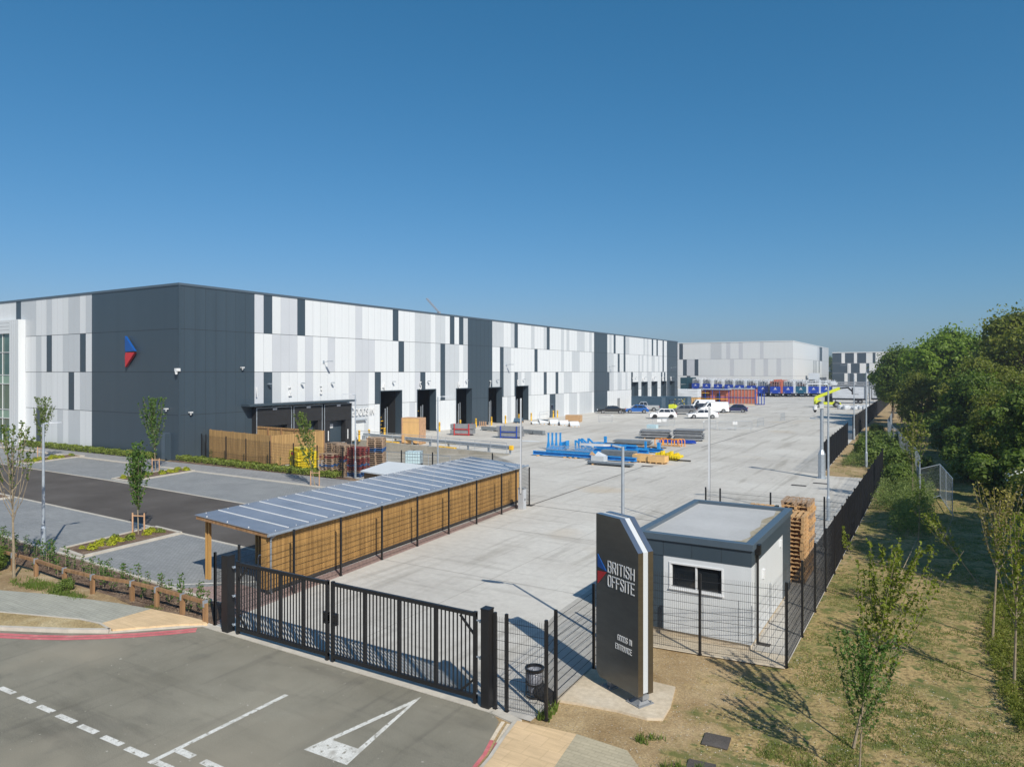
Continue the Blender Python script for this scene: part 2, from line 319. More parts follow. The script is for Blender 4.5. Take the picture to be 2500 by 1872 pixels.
flat('parking_bay_line',[(-22.6,14.75),(-22.45,14.75),(-20.1,16.6),(-20.25,16.65)],.004,M['roadpaint'])
# mulch strips and soil banks
def slab(name,poly,z0,z1,m): return struct(MB().prism(poly,z0,z1).build(name,m))
slab('mulch_bed',[(-60,15.05),(-35.66,15.05),(-28.5,14.78),(-22.8,14.42),(-18.6,14.1),(-17.95,13.05),(-19.3,13.1),(-20.6,12.98),(-22.3,12.9),(-25.3,12.95),(-29,13.2),(-40,13.4),(-60,13.6)],-.2,.03,M['mulch'])
slab('soil_bank',[(-60,13.6),(-40,13.4),(-29,13.2),(-25.3,12.95),(-22.3,12.9),(-20.6,12.98),(-19.3,13.1),(-18.4,13.0),(-19.2,12.9),(-20.56,12.78),(-22.0,12.55),(-24.65,11.95),(-26.63,11.28),(-31,9.6),(-60,-2)],-.2,.05,M['soil'])
slab('mulch_bed',[(-22.6,12.85),(-20.6,12.98),(-19.3,13.1),(-18.3,13.02),(-19.19,12.93),(-20.3,12.8),(-21.3,12.7)],0,.06,M['mulch'])
slab('mulch_bed',[(-110,36.6),(-100,35.2),(-56.1,35.1),(-55.9,35.55),(-100,35.55)],-.1,.02,M['mulch'])
slab('mulch_bed',[(-53.9,34.95),(-34.3,35.22),(-33.6,35.5),(-34.3,36.0),(-37.7,36.0),(-46,36.6),(-53.9,36.9)],-.1,.02,M['mulch'])
slab('footpath',[(-60,-2.6),(-31,9.3),(-26.63,11.28),(-24.65,11.95),(-22.0,12.55),(-20.56,12.78),(-20.62,11.3),(-21.47,11.2),(-24.2,10.27),(-31,7.3),(-60,-6)],-.1,.085,M['foot'])
slab('tactile_paving',[(-20.56,12.78),(-19.19,12.93),(-18.35,12.98),(-18.0,12.88),(-18.7,12.36),(-19.84,11.2),(-20.62,11.3)],-.1,.082,M['tan'])
slab('grass_verge',[(-60,-6.1),(-31,7.25),(-24.2,10.2),(-21.47,11.12),(-20.62,11.22),(-19.95,11.16),(-20.95,10.62),(-22.75,9.78),(-26.5,8.05),(-32,5.4),(-60,-8.2)],-.1,.09,M['verge'])
strip('kerb',[(-60,-8.35),(-42,.38),(-32,5.28),(-26.5,7.96),(-22.73,9.69),(-20.9,10.57),(-19.9,11.15)],.13,-.1,.10,M['kerb'])
strip('kerb',[(-60,-6.05),(-31,7.28),(-24.2,10.25),(-21.47,11.17),(-20.62,11.27),(-19.9,11.15)],.06,-.1,.10,M['kerb'])
strip('kerb',[(-19.9,11.15),(-18.7,12.3),(-18.1,12.87)],.11,-.1,.03,M['kerb'])
strip('kerb',[(-18.05,12.88),(-8.2,12.84),(-7.5,12.7)],.22,-.1,.014,M['kerb'])
# right-hand footway and soil
slab('tactile_paving',[(-7.5,12.66),(-6.2,12.8),(-6.02,11.4),(-6.9,10.2),(-7.12,10.5),(-7.2,11.2),(-7.38,12.0)],-.1,.05,M['tan'])
slab('footpath',[(-6.2,12.8),(-5.1,12.74),(-4.6,12.2),(-4.0,10.8),(-4.4,9),(-7.2,9),(-6.9,10.2),(-6.02,11.4)],-.1,.055,M['foot2'])
strip('kerb',[(-7.55,12.66),(-7.42,12.0),(-7.24,11.2),(-7.14,10.4),(-7.25,9)],.09,-.1,.035,M['kerb'])
slab('concrete_slab',[(-7.30,13.95),(-6.6,14.1),(-5.9,14.2),(-5.25,14.2),(-4.95,14.35),(-5.0,15.0),(-5.2,15.95),(-6.6,15.95),(-7.3,15.85)],-.1,.03,M['concrete_raw'])
flat('hut_apron',[(-7.0,17.95),(-3.23,18.35),(-3.23,19.2),(-7.2,19.2)],.005,M['concrete_raw'])
# loading pit (ramp + retaining walls)
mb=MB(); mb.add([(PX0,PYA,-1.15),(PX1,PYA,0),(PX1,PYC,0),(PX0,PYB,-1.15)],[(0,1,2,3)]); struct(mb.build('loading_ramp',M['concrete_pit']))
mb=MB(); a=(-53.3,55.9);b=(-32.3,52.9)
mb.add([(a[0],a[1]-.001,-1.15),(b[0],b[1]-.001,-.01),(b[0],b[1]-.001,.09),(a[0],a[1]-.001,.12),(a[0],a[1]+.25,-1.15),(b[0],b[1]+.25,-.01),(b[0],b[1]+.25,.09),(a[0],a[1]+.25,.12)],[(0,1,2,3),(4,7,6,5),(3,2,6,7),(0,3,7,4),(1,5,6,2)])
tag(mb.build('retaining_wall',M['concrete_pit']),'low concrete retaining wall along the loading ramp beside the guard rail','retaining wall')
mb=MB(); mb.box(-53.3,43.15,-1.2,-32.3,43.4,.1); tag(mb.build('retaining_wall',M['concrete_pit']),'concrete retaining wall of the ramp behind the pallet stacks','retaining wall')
# yard drainage lines, covers and marks
def line2(name,p,q,w,m,z=.005,):
    a=Vector(p);b=Vector(q);n=Vector((-(b-a).y,(b-a).x)).normalized()*w/2
    return flat(name,[tuple(a-n),tuple(b-n),tuple(b+n),tuple(a+n)],z,m)
M['drain']=pm('cast_iron_drain',(.05,.045,.04),.8,var=.2)
line2('drain_channel',G(1302,1231),G(1576,1137),.07,M['drain']); line2('drain_channel',G(1300,1233),G(1600,1272),.05,M['drain'])
line2('drain_channel',G(1712,1092),G(1950,1021),.10,M['drain']); line2('drain_channel',G(1590,1246),G(1665,1265),.05,M['drain'])
M['joint']=pm('slab_joint',(.24,.23,.21),.9)
for x in (-9,-13.5,-22.5,-27,-31.5,-36,-40.5,-45): line2('slab_joint',(x,56 if x<-19 else 14),(x,200),.016,M['joint'],.004)
for y in (21,28,35,42,49,56,64,72,80,90,100,112,125,140,160): line2('slab_joint',(-52 if y>57 else -19.2,y),(-8 if y>56 else -3.4,y),.016,M['joint'],.0055)
for px in ((1950,1185),(2003,1180)):
    x,y=G(*px); t=MB().box(-.45,-.22,0,.45,.22,.012).build('drain_cover',M['drain'],loc=(x,y,.002),rz=0)
    tag(t,'rectangular iron drain cover in the concrete near the '+('camera column, farther from it' if px[0]==1950 else 'camera column, the right-hand one of two'),'drain cover',None)
t=MB().box(-.17,-.1,0,.17,.1,.012).build('drain_cover',M['drain'],loc=(-4.0,19.7,.006)); tag(t,'small iron drain cover beside the white hut','drain cover')
x,y=G(1288,1233); t=MB().box(-.35,-.2,0,.35,.2,.012).build('drain_cover',M['drain'],loc=(x,y,.006)); tag(t,'iron drain cover beside the grey barrier cabinet','drain cover')
x,y=G(1580,1138); t=MB().box(-.45,-.2,0,.45,.2,.012).build('drain_cover',M['drain'],loc=(x,y,.006)); tag(t,'iron drain cover in front of the wooden crates','drain cover')
# road markings
def mark(name,pts,m='roadpaint',z=.005): return flat(name,pts,z,M[m])
for i,(a,b) in enumerate([(-18.6,-17.99),(-17.69,-17.12),(-16.85,-16.29),(-16.05,-15.41),(-15.19,-14.59),(-14.33,-13.7),(-13.5,-12.88),(-12.56,-12.1),(-11.75,-11.2),(-10.85,-10.3)]):
    mark('road_marking_dash',[(a,7.82),(b,7.84),(b,7.98),(a,7.96)])
for i,(a,b) in enumerate([(-12.56,-12.1),(-11.82,-11.3),(-10.95,-10.4)]): mark('road_marking_dash',[(a,8.28),(b,8.28),(b,8.44),(a,8.44)],z=.006)
mark('road_marking_line',[(-12.68,7.8),(-12.565,7.8),(-12.565,11.07),(-12.68,11.05)],z=.0065)
mark('road_marking_triangle',[(-10.51,9.63),(-9.41,9.66),(-9.63,10.19),(-10.29,10.17)]); mark('road_marking_triangle',[(-10.51,9.63),(-10.29,10.17),(-9.93,12.1),(-9.96,12.55)],z=.0062); mark('road_marking_triangle',[(-9.41,9.66),(-9.95,12.57),(-9.93,12.1),(-9.63,10.19)],z=.0071)
K=[(-24.6,8.35),(-22.27,9.45),(-21.3,9.88),(-20.48,10.33),(-19.7,10.88),(-19.05,11.42),(-18.4,12.05),(-17.98,12.52)]
def band(pts,o0,o1,name,m,z):
    mb=MB();vs=[];n=len(pts)
    for i,p in enumerate(pts):
        a=Vector(pts[max(0,i-1)]);b=Vector(pts[min(n-1,i+1)]);d=(b-a).normalized();nn=Vector((-d.y,d.x))
        vs+=[(p[0]+nn.x*o0,p[1]+nn.y*o0,z),(p[0]+nn.x*o1,p[1]+nn.y*o1,z)]
    mb.add(vs,[(2*i,2*i+2,2*i+3,2*i+1) for i in range(n-1)]); return struct(mb.build(name,m))
band(K,-.17,-.01,'red_road_line',M['redpaint'],.005); band(K,.02,.17,'red_road_line',M['redpaint'],.005)
K2=[(-7.36,10.3),(-7.34,10.83),(-7.42,11.3),(-7.58,11.8)]; K3=[(-7.58,11.8),(-7.68,12.15),(-7.78,12.55)]
band(K2,-.04,.04,'red_road_line',M['redpaint'],.005); band(K3,-.04,.04,'cream_road_line',M['creampaint'],.005)
K4=[(x+.15,y-.02) for x,y in K2];K5=[(x+.15,y-.02) for x,y in K3]
for o in (band(K4,-.04,.04,'red_road_line',M['redpaint'],.005),band(K5,-.04,.04,'cream_road_line',M['creampaint'],.005)): pass
# planting islands
def island(name,poly,kw=.15):
    slab('planting_bed',poly,-.1,.05,M['mulch'])
    strip('kerb',poly+[poly[0]],kw,-.1,.085,M['kerb'])
IS1=[(-30.85,15.3),(-31.5,19.75),(-29.3,19.6),(-28.85,15.1)]; IS2=[(-48.2,27.2),(-49.1,32.9),(-46.9,32.45),(-46.1,27.1)]
IS3=[(-64.2,28.2),(-65.6,33.3),(-63.4,33.3),(-62,28.1)]; IS0=[(-52,15.9),(-48.2,20.3),(-46.0,20.2),(-46,15.9)]
for q in (IS1,IS2,IS3,IS0): island('i',q)
# ================================================================ MAIN BUILDING
BX,BY,BE,BT=-53.38,35.58,165.3,14.45
ROWZ=[0,3.74,7.3,10.86,14.45]
def zb(v): return 420+v/3.45
def zc(v): return 1000+v/3.45
MODY=[43.06+1.0035*k for k in range(-8,123)]
def snapY(px):
    y=onX(px,BX); k=round((y-43.06)/1.0035); return 43.06+1.0035*k
def seg(s,conv):  # 'x:C x:C ...' start coordinate and colour
    out=[]
    for it in s.split():
        a,c=it.split(':'); out.append((conv(float(a)),c))
    return out
r1=seg('695:L 773:D 845:w 920:L 1055:D 1120:W 1250:w 1340:W 1540:L 1597:W 1857:D 1903:W',zb)+seg('42:G 175:W 217:G 300:W 338:D 377:W 415:D 452:G 490:D 697:G 793:W 850:G 883:D 912:W 1025:G 1052:W 1130:G 1155:D 1180:W 1280:G 1300:W 1325:G 1342:W 1412:G 1473:w 1500:W 1515:G 1535:W 1555:D 1667:w 1690:G 1705:W 1720:D 1738:W 1805:D 1820:G 1850:W 1970:G 1985:w 2003:G 2013:W 2043:D 2055:W 2083:D 2094:W 2135:D 2145:W 2170:D',zc)
r2=seg('695:W 845:L 1055:W 1122:L 1187:W 1310:L 1372:W 1540:L 1705:W 1905:D 1952:w',zb)+seg('42:G 175:W 217:G 260:D 298:G 415:W 452:G 490:D 697:W 762:D 792:G 852:W 1052:D 1077:W 1275:G 1300:W 1367:G 1432:W 1540:G 1555:D 1667:G 1715:W 1755:D 1770:w 1805:D 1820:W 1925:G 1940:W 1955:G 1970:W 1995:G 2010:W 2040:G 2065:W 2090:G 2105:W 2135:D 2145:W 2170:D',zc)
r3=seg('695:L 775:D 847:G 920:W 1122:L 1187:W 1485:L 1652:W 1705:D 1755:W 2045:L 2090:D 2132:W',zb)+seg('258:D 298:G 415:W 490:D 697:G 762:D 790:G 853:w 883:D 910:G 940:W 970:G 1025:W 1130:D 1153:W 1228:D 1252:W 1300:G 1365:W 1512:G 1555:D 1683:G 1720:W 1755:G 1785:W 1820:G 1835:W 1868:D 1880:W 1925:G 1953:W 2003:G 2038:W 2085:w 2120:D 2130:W 2145:D 2155:W 2170:D',zc)
r4=seg('695:D 1485:W 1550:G 1650:W 1935:w 1998:L 2045:W',zb)+seg('217:W 395:W 490:D 662:D 775:W 820:G 852:W 997:w 1050:W 1180:D 1227:G 1298:W 1343:G 1412:W 1427:G 1540:W 1555:D 1667:W 1870:G 1880:W 2000:G 2020:W 2170:D',zc)
ROWS=[r4,r3,r2,r1]
CI={'D':0,'W':1,'w':2,'G':3,'L':4}
CMATS=[M['dark'],M['white'],M['white2'],M['pale'],M['lav']]
OPEN=[(60.05,63.65,0,5.12),(66.62,70.15,0,5.12),(74.6,78.15,0,5.1),(82.15,85.7,0,5.1),(89.6,93.25,0,5.15)]
OPEN+=[(135.7,139.3,0,5.15),(141.25,144.8,0,5.15),(147.35,150.95,0,5.15),(153.5,157.1,0,5.15),(159.4,163.05,0,5.15)]
DOCK=[(43.6,46.3),(47.75,50.2),(51.8,54.0)]
OPEN+=[(a,b,0,2.6) for a,b in DOCK]
def color_at(row,y):
    c='D'
    for px,cc in ROWS[row]:
        if y>=snapY(px)-1e-3: c=cc
    return c
bld=thing('warehouse','long white, grey and slate panelled warehouse with numbered loading doors','warehouse',(0,0,0))
YC=sorted(set([BY,BE]+[v for r in ROWS for v in [snapY(p) for p,_ in r]]+[v for o in OPEN for v in o[:2]]))
YC=[y for y in YC if BY<=y<=BE]; ZC=sorted(set(ROWZ+[o[3] for o in OPEN]))
mb=MB()
for i in range(len(YC)-1):
    y0,y1=YC[i],YC[i+1]; ym=(y0+y1)/2
    for j in range(len(ZC)-1):
        z0,z1=ZC[j],ZC[j+1]; zm=(z0+z1)/2
        if any(o[0]<ym<o[1] and o[2]<=zm<o[3] for o in OPEN): continue
        row=max(k for k in range(4) if zm>=ROWZ[k])
        mb.quad((BX,y0,z0),(BX,y1,z0),(BX,y1,z1),(BX,y0,z1),CI[color_at(row,ym)])
# dock-height wall below yard level in pit
mb.quad((BX,43.4,-1.2),(BX,55.9,-1.2),(BX,55.9,0),(BX,43.4,0),0)
mb.build('side_wall',CMATS,bld,fix=False)
def za(v): return v/3.45
def snapX(px): return -53.38-round((-53.38-onY(px,BY))/1.0035)*1.0035
LR=[ # from left to right
 seg('-400:W 75:w 155:D 195:G 320:W 410:G 453:W 520:w 595:G 685:W 740:G 790:D',za),
 seg('-400:G 222:W 325:G 365:W 412:D 455:W 550:G 690:D 735:W 790:D',za),
 seg('-400:w 222:W 285:D 325:G 370:w 430:W 510:w 595:D 640:W 693:G 790:D',za),
 seg('-400:W 290:D 330:W 410:w 505:G 550:W 600:G 693:W 790:D',za)]
mb=MB(); jl=MB(); jd=MB()
for r in range(4):
    z0,z1=ROWZ[3-r],ROWZ[4-r]; L=LR[r]
    for i,(px,c) in enumerate(L):
        x0=snapX(px) if px>-100 else -150; x1=snapX(L[i+1][0]) if i+1<len(L) else BX
        if x1>x0: mb.quad((x0,BY,z0),(x1,BY,z0),(x1,BY,z1),(x0,BY,z1),CI[c])
mb.build('front_wall',CMATS,bld,fix=False)
mb=MB(); mb.quad((-150,BY,0),(-150,BE,0),(-150,BE,BT),(-150,BY,BT)); mb.quad((-150,BE,0),(BX,BE,0),(BX,BE,BT),(-150,BE,BT)); mb.build('rear_wall',M['dark'],bld)
mb=MB(); mb.quad((-150,BY,BT-.3),(BX,BY,BT-.3),(BX,BE,BT-.3),(-150,BE,BT-.3)); mb.build('roof',M['roofm'],bld)
mb=MB(); mb.box(BX-.25,BY-.06,BT-.02,BX+.06,BE+.06,BT+.18); mb.box(-150,BY-.06,BT-.02,BX-.25,BY+.25,BT+.18); mb.build('roof_edge_trim',M['trim'],bld)
mb=MB(); mb.box(BX-.12,BY-.03,0,BX+.03,BY+.12,BT-.02); mb.build('corner_trim',M['dark'],bld)
# panel joints
for k,y in enumerate(MODY):
    if not BY+.3<y<BE: continue
    for r in range(4):
        z0,z1=ROWZ[r],ROWZ[r+1]
        if r<2:
            for o in OPEN:
                if o[0]-.01<y<o[1]+.01: z0=max(z0,o[3])
        if r==0 and 42.7<y<55: continue
        if z0>=z1: continue
        d=color_at(r,y+.2)=='D' and color_at(r,y-.2)=='D'
        (jd if d else jl).box(BX,y-.009,z0+.02,BX+.004,y+.009,z1-.02)
for r in (1,2,3):
    z=ROWZ[r]; ys=[(BY,BE)]
    if r==1:
        ys=[];p=BY
        for o in sorted(OPEN):
            if o[3]>z: ys.append((p,o[0]));p=o[1]
        ys.append((p,BE)); ys=[(a,b) for a,b in ys]
    for a,b in ys:
        jd.box(BX,a,z-.018,BX+.006,b,z+.018)
    jd.box(-78.5,BY-.006,z-.018,BX,BY,z+.018)
x=BX-1.0035
while x>-78.4:
    for r in range(4):
        cd=x>-66.1
        if cd: continue
        (jd if cd else jl).box(x-.008,BY-.004,ROWZ[r]+.02,x+.008,BY,ROWZ[r+1]-.02)
    x-=1.0035
jd.build('panel_joints',M['jointd'],bld); jl.build('panel_joints',M['jointl'],bld)
# loading doors: portal frame, reveal, dark interior with racking
for i,o in enumerate(OPEN[:10]):
    y0,y1,_,h=o
    mb=MB(); mb.box(BX-.05,y0-.12,0,BX+.035,y0,h+.1); mb.box(BX-.05,y1,0,BX+.035,y1+.12,h+.1); mb.box(BX-.05,y0,h,BX+.035,y1,h+.1)
    mb.box(BX-.9,y1,0,BX-.05,y1+.1,h); mb.box(BX-.9,y0-.1,0,BX-.05,y0,h); mb.box(BX-.9,y0-.1,h,BX-.05,y1+.1,h+.1)
    f=mb.build('loading_door',M['dark'],bld)
    mb=MB()
    if i>=5:   # shut doors of slate panels
        mb.box(BX-.9,y0,0,BX-.85,y1,h)
        mb.build('shutter',M['dark'],f)
    else:
        D=9
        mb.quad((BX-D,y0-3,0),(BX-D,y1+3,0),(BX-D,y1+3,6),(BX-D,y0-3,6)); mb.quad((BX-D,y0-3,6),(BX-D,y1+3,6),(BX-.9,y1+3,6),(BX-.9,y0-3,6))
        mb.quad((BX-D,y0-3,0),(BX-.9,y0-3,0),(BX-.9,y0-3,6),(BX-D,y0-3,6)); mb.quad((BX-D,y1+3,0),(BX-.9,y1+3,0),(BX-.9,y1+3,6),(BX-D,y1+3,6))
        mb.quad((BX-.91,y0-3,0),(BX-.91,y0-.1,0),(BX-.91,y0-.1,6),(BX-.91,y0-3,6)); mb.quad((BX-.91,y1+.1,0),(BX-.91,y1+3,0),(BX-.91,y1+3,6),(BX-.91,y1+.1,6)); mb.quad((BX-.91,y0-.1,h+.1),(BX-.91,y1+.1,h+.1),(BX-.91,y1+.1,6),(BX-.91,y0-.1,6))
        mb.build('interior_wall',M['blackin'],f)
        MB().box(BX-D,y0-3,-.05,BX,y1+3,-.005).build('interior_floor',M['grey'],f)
        mb=MB()
        for k in range(5+i%2):
            z=.35+k*.42; mb.box(BX-1.7,y0+.02,z,BX-1.62,y0+2.0+.3*(k%2),z+.07)
        for yy in (y0+.1,y0+1.7): mb.box(BX-1.74,yy,0,BX-1.7,yy+.06,2.4)
        mb.build('racking',M['yellow'],f)
        mb=MB(); mb.tube((BX-1.2,y0+2.15,0),(BX-1.2,y0+2.15,3.1),.06); mb.tube((BX-1.2,y0+2.5,0),(BX-1.2,y0+2.5,3.25),.05); mb.build('door_guide',M['galv'],f)
# dock shelters
SHL=[(42.75,46.85),(47.05,50.75),(51.0,54.9)]
for k,((a,b),(da,db)) in enumerate(zip(SHL,DOCK)):
    P=.62; bot=-.62 if k==2 else -.62
    mb=MB(); mb.box(BX,a,bot,BX+P,da,4.05); mb.box(BX,db,bot,BX+P,b,4.05); mb.box(BX,da,2.55,BX+P,db,4.05)
    s=mb.build('dock_shelter',M['dockpad'],bld,bev=.02)
    MB().box(BX+P,a+.15,2.35+(.15 if k==1 else 0),BX+P+.05,b-.1,3.98).build('head_curtain',M['dockpad'],s)
    mb=MB()
    for y in (a+.05,b-.03): mb.box(BX+P,y-.05,bot,BX+P+.03,y+.03,4.0)
    mb.box(BX+P,a,4.0,BX+P+.06,b,4.05); mb.build('metal_edging',M['galv'],s)
    mb=MB(); ym=(a+b)/2; mb.box(BX+P+.05,ym-.25,3.78,BX+P+.065,ym+.25,3.95); mb.build('number_plate',M['whitep'],s)
    MB().box(BX+P,da-.3,.35,BX+P+.02,da-.18,1.35).build('guide_light',M['whitep'],s); MB().box(BX+P,db+.25,.35,BX+P+.02,db+.37,1.35).build('guide_light',M['whitep'],s)
    mb=MB(); mb.box(BX-.12,da,0,BX-.05,db,2.55); dd=mb.build('dock_door',M['dark'] ,s)
    if k==2: MB().box(BX-.05,da+.45,1.55,BX-.035,da+1.05,1.95).build('door_window',M['whitep'],dd)
    mb=MB(); mb.box(BX,da,-.12,BX+.5,db,.03); mb.box(BX,da,-1.2,BX+.25,db,-.15); mb.build('dock_leveller',M['rubber'],s)
    mb=MB(); mb.box(BX+.5,da-.05,0.0,BX+.56,db+.05,.05); mb.build('leveller_lip',M['galv'],s)
mb=MB(); mb.box(BX,41.6,4.22,BX+1.15,55.0,4.42); mb.build('dock_canopy',M['dark'],bld)
# lettering and numbers
MT=Matrix.Translation; RX=Matrix.Rotation(R(90),4,'X'); RZ=Matrix.Rotation(R(90),4,'Z')
def onfac(y,z,off=.12): return MT((BX+off,y,z)) @ RZ @ RX
NUM=[(43.0,5.0),(46.9,5.0),(50.9,5.05),(60.3,5.22),(66.85,5.22),(74.8,5.2),(82.3,5.2),(89.85,5.25),(135.9,5.3),(141.5,5.3),(147.6,5.3),(153.7,5.3),(159.6,5.3)]
for i,(y,z) in enumerate(NUM): text_mesh('door_number',str(i+1),M['whitep'],1.35,bld,onfac(y,z),.62,.04)
text_mesh('goods_in_lettering','GOODS IN',M['whitep'],1.15,bld,onfac(55.3,2.62),.62,.04,1.06)
def wl(y,z,parent,long=False):
    mb=MB()
    if long: mb.tube((BX,y,z),(BX+.9,y,z+.08),.03,n=6); mb.box(BX+.6,y-.12,z+.04,BX+1.25,y+.12,z+.12); mb.box(BX,y-.1,z-.15,BX+.05,y+.1,z+.15)
    else: mb.tube((BX,y,z),(BX+.28,y,z+.1),.025,n=6); mb.box(BX+.2,y-.12,z+.02,BX+.5,y+.12,z+.1)
    mb.build('wall_light',M['galv'],parent)
for y in (44.5,48.5,52.5,62,68.5,76.6,84.2,91.6,137.5,143,149,155.3,161.2): wl(y,6.15,bld)
for y in (51.5,86.9,124.2,160.5): wl(y,8.3,bld,True)
# cameras on corner
mb=MB(); mb.box(BX-.13,BY-.35,7.35,BX+.18,BY+.02,7.6); mb.tube((BX,BY-.25,7.4),(BX,BY-.25,7.1),.13,.09,10); mb.build('security_camera',M['whitep'],bld,bev=.02)
for (x,y,z) in ((BX+.2,41.6,7.6),(BX+.2,36.5,3.85),(-54.85,BY-.2,4.15)):
    mb=MB(); mb.cbox(x,y,z+.1,.26,.28,.09); mb.tube((x,y,z+.05),(x,y,z-.12),.10,.05,8); mb.build('security_camera',M['whitep'],bld)
# doors on walls
mb=MB(); mb.box(-55.75,BY-.03,0,-54.6,BY,2.25); dd=mb.build('personnel_door',M['trim'],bld)
MB().box(-54.55,BY-.5,0,-54.5,BY,2.2).build('wing_panel',M['dark'],dd); MB().box(-54.95,BY-.045,1.35,-54.75,BY-.03,1.65).build('notice',M['whitep'],dd)
mb=MB(); mb.box(BX,56.1,0,BX+.03,57.4,2.1); dd=mb.build('personnel_door',M['white2'],bld); MB().box(BX,56.0,2.1,BX+.35,57.5,2.2).build('door_hood',M['galv'],dd)
mb=MB(); mb.box(BX,100.5,0,BX+.03,101.6,2.15); dd=mb.build('personnel_door',M['trim'],bld); MB().box(BX+.03,100.65,1.3,BX+.04,101.45,1.95).build('door_glass',M['glass'],dd)
mb=MB(); mb.box(BX,128.2,0,BX+.04,129.4,2.2); mb.build('personnel_door',M['grey'],bld)
# emblem
def tri3(mb,pts,y0,y1):
    n=len(pts); mb.add([(x,y0,z) for x,z in pts]+[(x,y1,z) for x,z in pts],[tuple(range(n)),tuple(range(n,2*n))[::-1]]+[(i,n+i,n+(i+1)%n,(i+1)%n) for i in range(n)])
mb=MB(); tri3(mb,[(-60.60,10.42),(-59.15,9.10),(-60.52,9.06),(-60.60,9.3)],BY-.32,BY-.12); mb.build('blue_emblem',M['lblue'],bld)
mb=MB(); tri3(mb,[(-60.52,8.98),(-59.15,8.99),(-60.56,7.72),(-60.60,8.7)],BY-.32,BY-.12); mb.build('red_emblem',M['lred'],bld)
# glazed entrance portal at far left
mb=MB(); PY=BY-.65
mb.box(-80.4,PY,0,-78.58,BY,12.55); mb.box(-100,PY,11.2,-80.4,BY,12.55)
pt=mb.build('entrance_portal',M['white2'],bld)
mb=MB()
for z in (11.55,11.9,12.25): mb.box(-100,PY-.012,z,-80.4,PY,z+.03)
for x in (-79.95,-79.5,-79.05): mb.box(x,PY-.012,0,x+.02,PY,12.5)
mb.build('portal_joints',M['jointl'],pt)
mb=MB(); mb.box(-100,PY+.25,0,-80.4,PY+.3,11.2); gl=mb.build('glazing',M['gglass'],pt)
mb=MB()
for z0,z1 in ((2.6,3.5),(6.1,7.0)): mb.box(-100,PY+.22,z0,-80.4,PY+.25,z1)
mb.build('spandrel_panel',M['spandrel'],gl)
mb=MB(); x=-80.45
while x>-100: mb.box(x-.06,PY+.16,0,x,PY+.22,11.2); x-=1.75
for z in (2.6,3.5,6.1,7.0,9.3): mb.box(-100,PY+.16,z-.03,-80.4,PY+.22,z+.03)
mb.build('mullion',M['whitep'],gl)
# rooftop crane jib tip beyond the roof
cx,cy=-88.0,120.0
def pt_at(px,py,D):
    r=(px-1250)/FOC*D; return (FW[0]*D+RT[0]*r,FW[1]*D+RT[1]*r,CAMH+(HOR-py)/FOC*D)
c=thing('crane','thin grey crane jib rising behind the warehouse roof','crane',pt_at(1085,900,190)[:2]+(0,))
o=Vector(c.location)
mb=MB(); p=Vector(pt_at(1071,762,190))-o; q=Vector(pt_at(1042,729,192))-o; mb.bar(p,q,.55,.4); mb.bar(p+Vector((.3,0,-.3)),q,.2,.2); mb.build('jib',M['galv'],c)
mb=MB(); s=Vector((p.x+6,p.y-1,2.2)); mb.bar(s,p,.7,.7); mb.box(s.x-3,s.y-1.3,.9,s.x+4,s.y+1.3,2.4); mb.build('mast',M['grey'],c)
mb=MB()
for dx in (-2,0,2,3.2):
    mb.wheel((s.x+dx,s.y-1.2,.55),.55,.4); mb.wheel((s.x+dx,s.y+1.2,.55),.55,.4)
mb.build('wheels',M['rubber'],c)
# rooftop weather mast at left
x,y,z=pt_at(18,735,80); c=thing('roof_mast','small weather mast on the roof at the far left','mast',(x,y,14.15))
mb=MB(); mb.tube((0,0,0),(0,0,1.15),.04,n=6); mb.box(-.3,-.02,.7,.3,.02,.75); mb.tube((-.3,0,.7),(-.3,0,.95),.06,n=6); mb.build('pole',M['grey'],c)
# ================================================================ FAR WAREHOUSES
def panelbox(name,label,mats_rows,x0,y0,x1,y1,h,segs_front,segs_side,zr):
    t=thing(name,label,'warehouse')
    mb=MB()
    for r,(S,T) in enumerate(zip(segs_front,segs_side)):
        z0,z1=zr[r],zr[r+1]
        for i,(a,c) in enumerate(S):
            b=S[i+1][0] if i+1<len(S) else x1
            mb.quad((a,y0,z0),(b,y0,z0),(b,y0,z1),(a,y0,z1),CI[c])
        for i,(a,c) in enumerate(T):
            b=T[i+1][0] if i+1<len(T) else y1
            mb.quad((x1,a,z0),(x1,b,z0),(x1,b,z1),(x1,a,z1),CI[c])
    mb.quad((x0,y0,0),(x0,y1,0),(x0,y1,h),(x0,y0,h),1); mb.quad((x0,y1,0),(x1,y1,0),(x1,y1,h),(x0,y1,h),1)
    mb.build('walls',CMATS,t,fix=False)
    MB().quad((x0,y0,h-.1),(x1,y0,h-.1),(x1,y1,h-.1),(x0,y1,h-.1)).build('roof',M['roofm'],t)
    mb=MB(); mb.box(x0,y0-.1,h-.15,x1+.1,y0+.2,h+.15); mb.box(x1-.2,y0+.2,h-.15,x1+.1,y1,h+.15); mb.build('roof_edge_trim',M['white2'],t)
    mb=MB()
    for z in zr[1:-1]: mb.box(x0,y0-.03,z-.04,x1,y0,z+.04); mb.box(x1,y0,z-.04,x1+.03,y1,z+.04)
    mb.build('panel_joints',M['jointl'],t)
    return t
H2=19.0; D2=(H2-CAMH)*FOC/(HOR-832); r=(1936-1250)/FOC*D2; X2=FW[0]*D2+RT[0]*r; Y2=FW[1]*D2+RT[1]*r
zr=[0,CAMH-(918-908)*D2/FOC,CAMH+(908-875)*D2/FOC,H2]
def px_f(px): return onY(px,Y2)
def px_s(px): return onX(px,X2)
def P2(v): return 1640+v/3.95
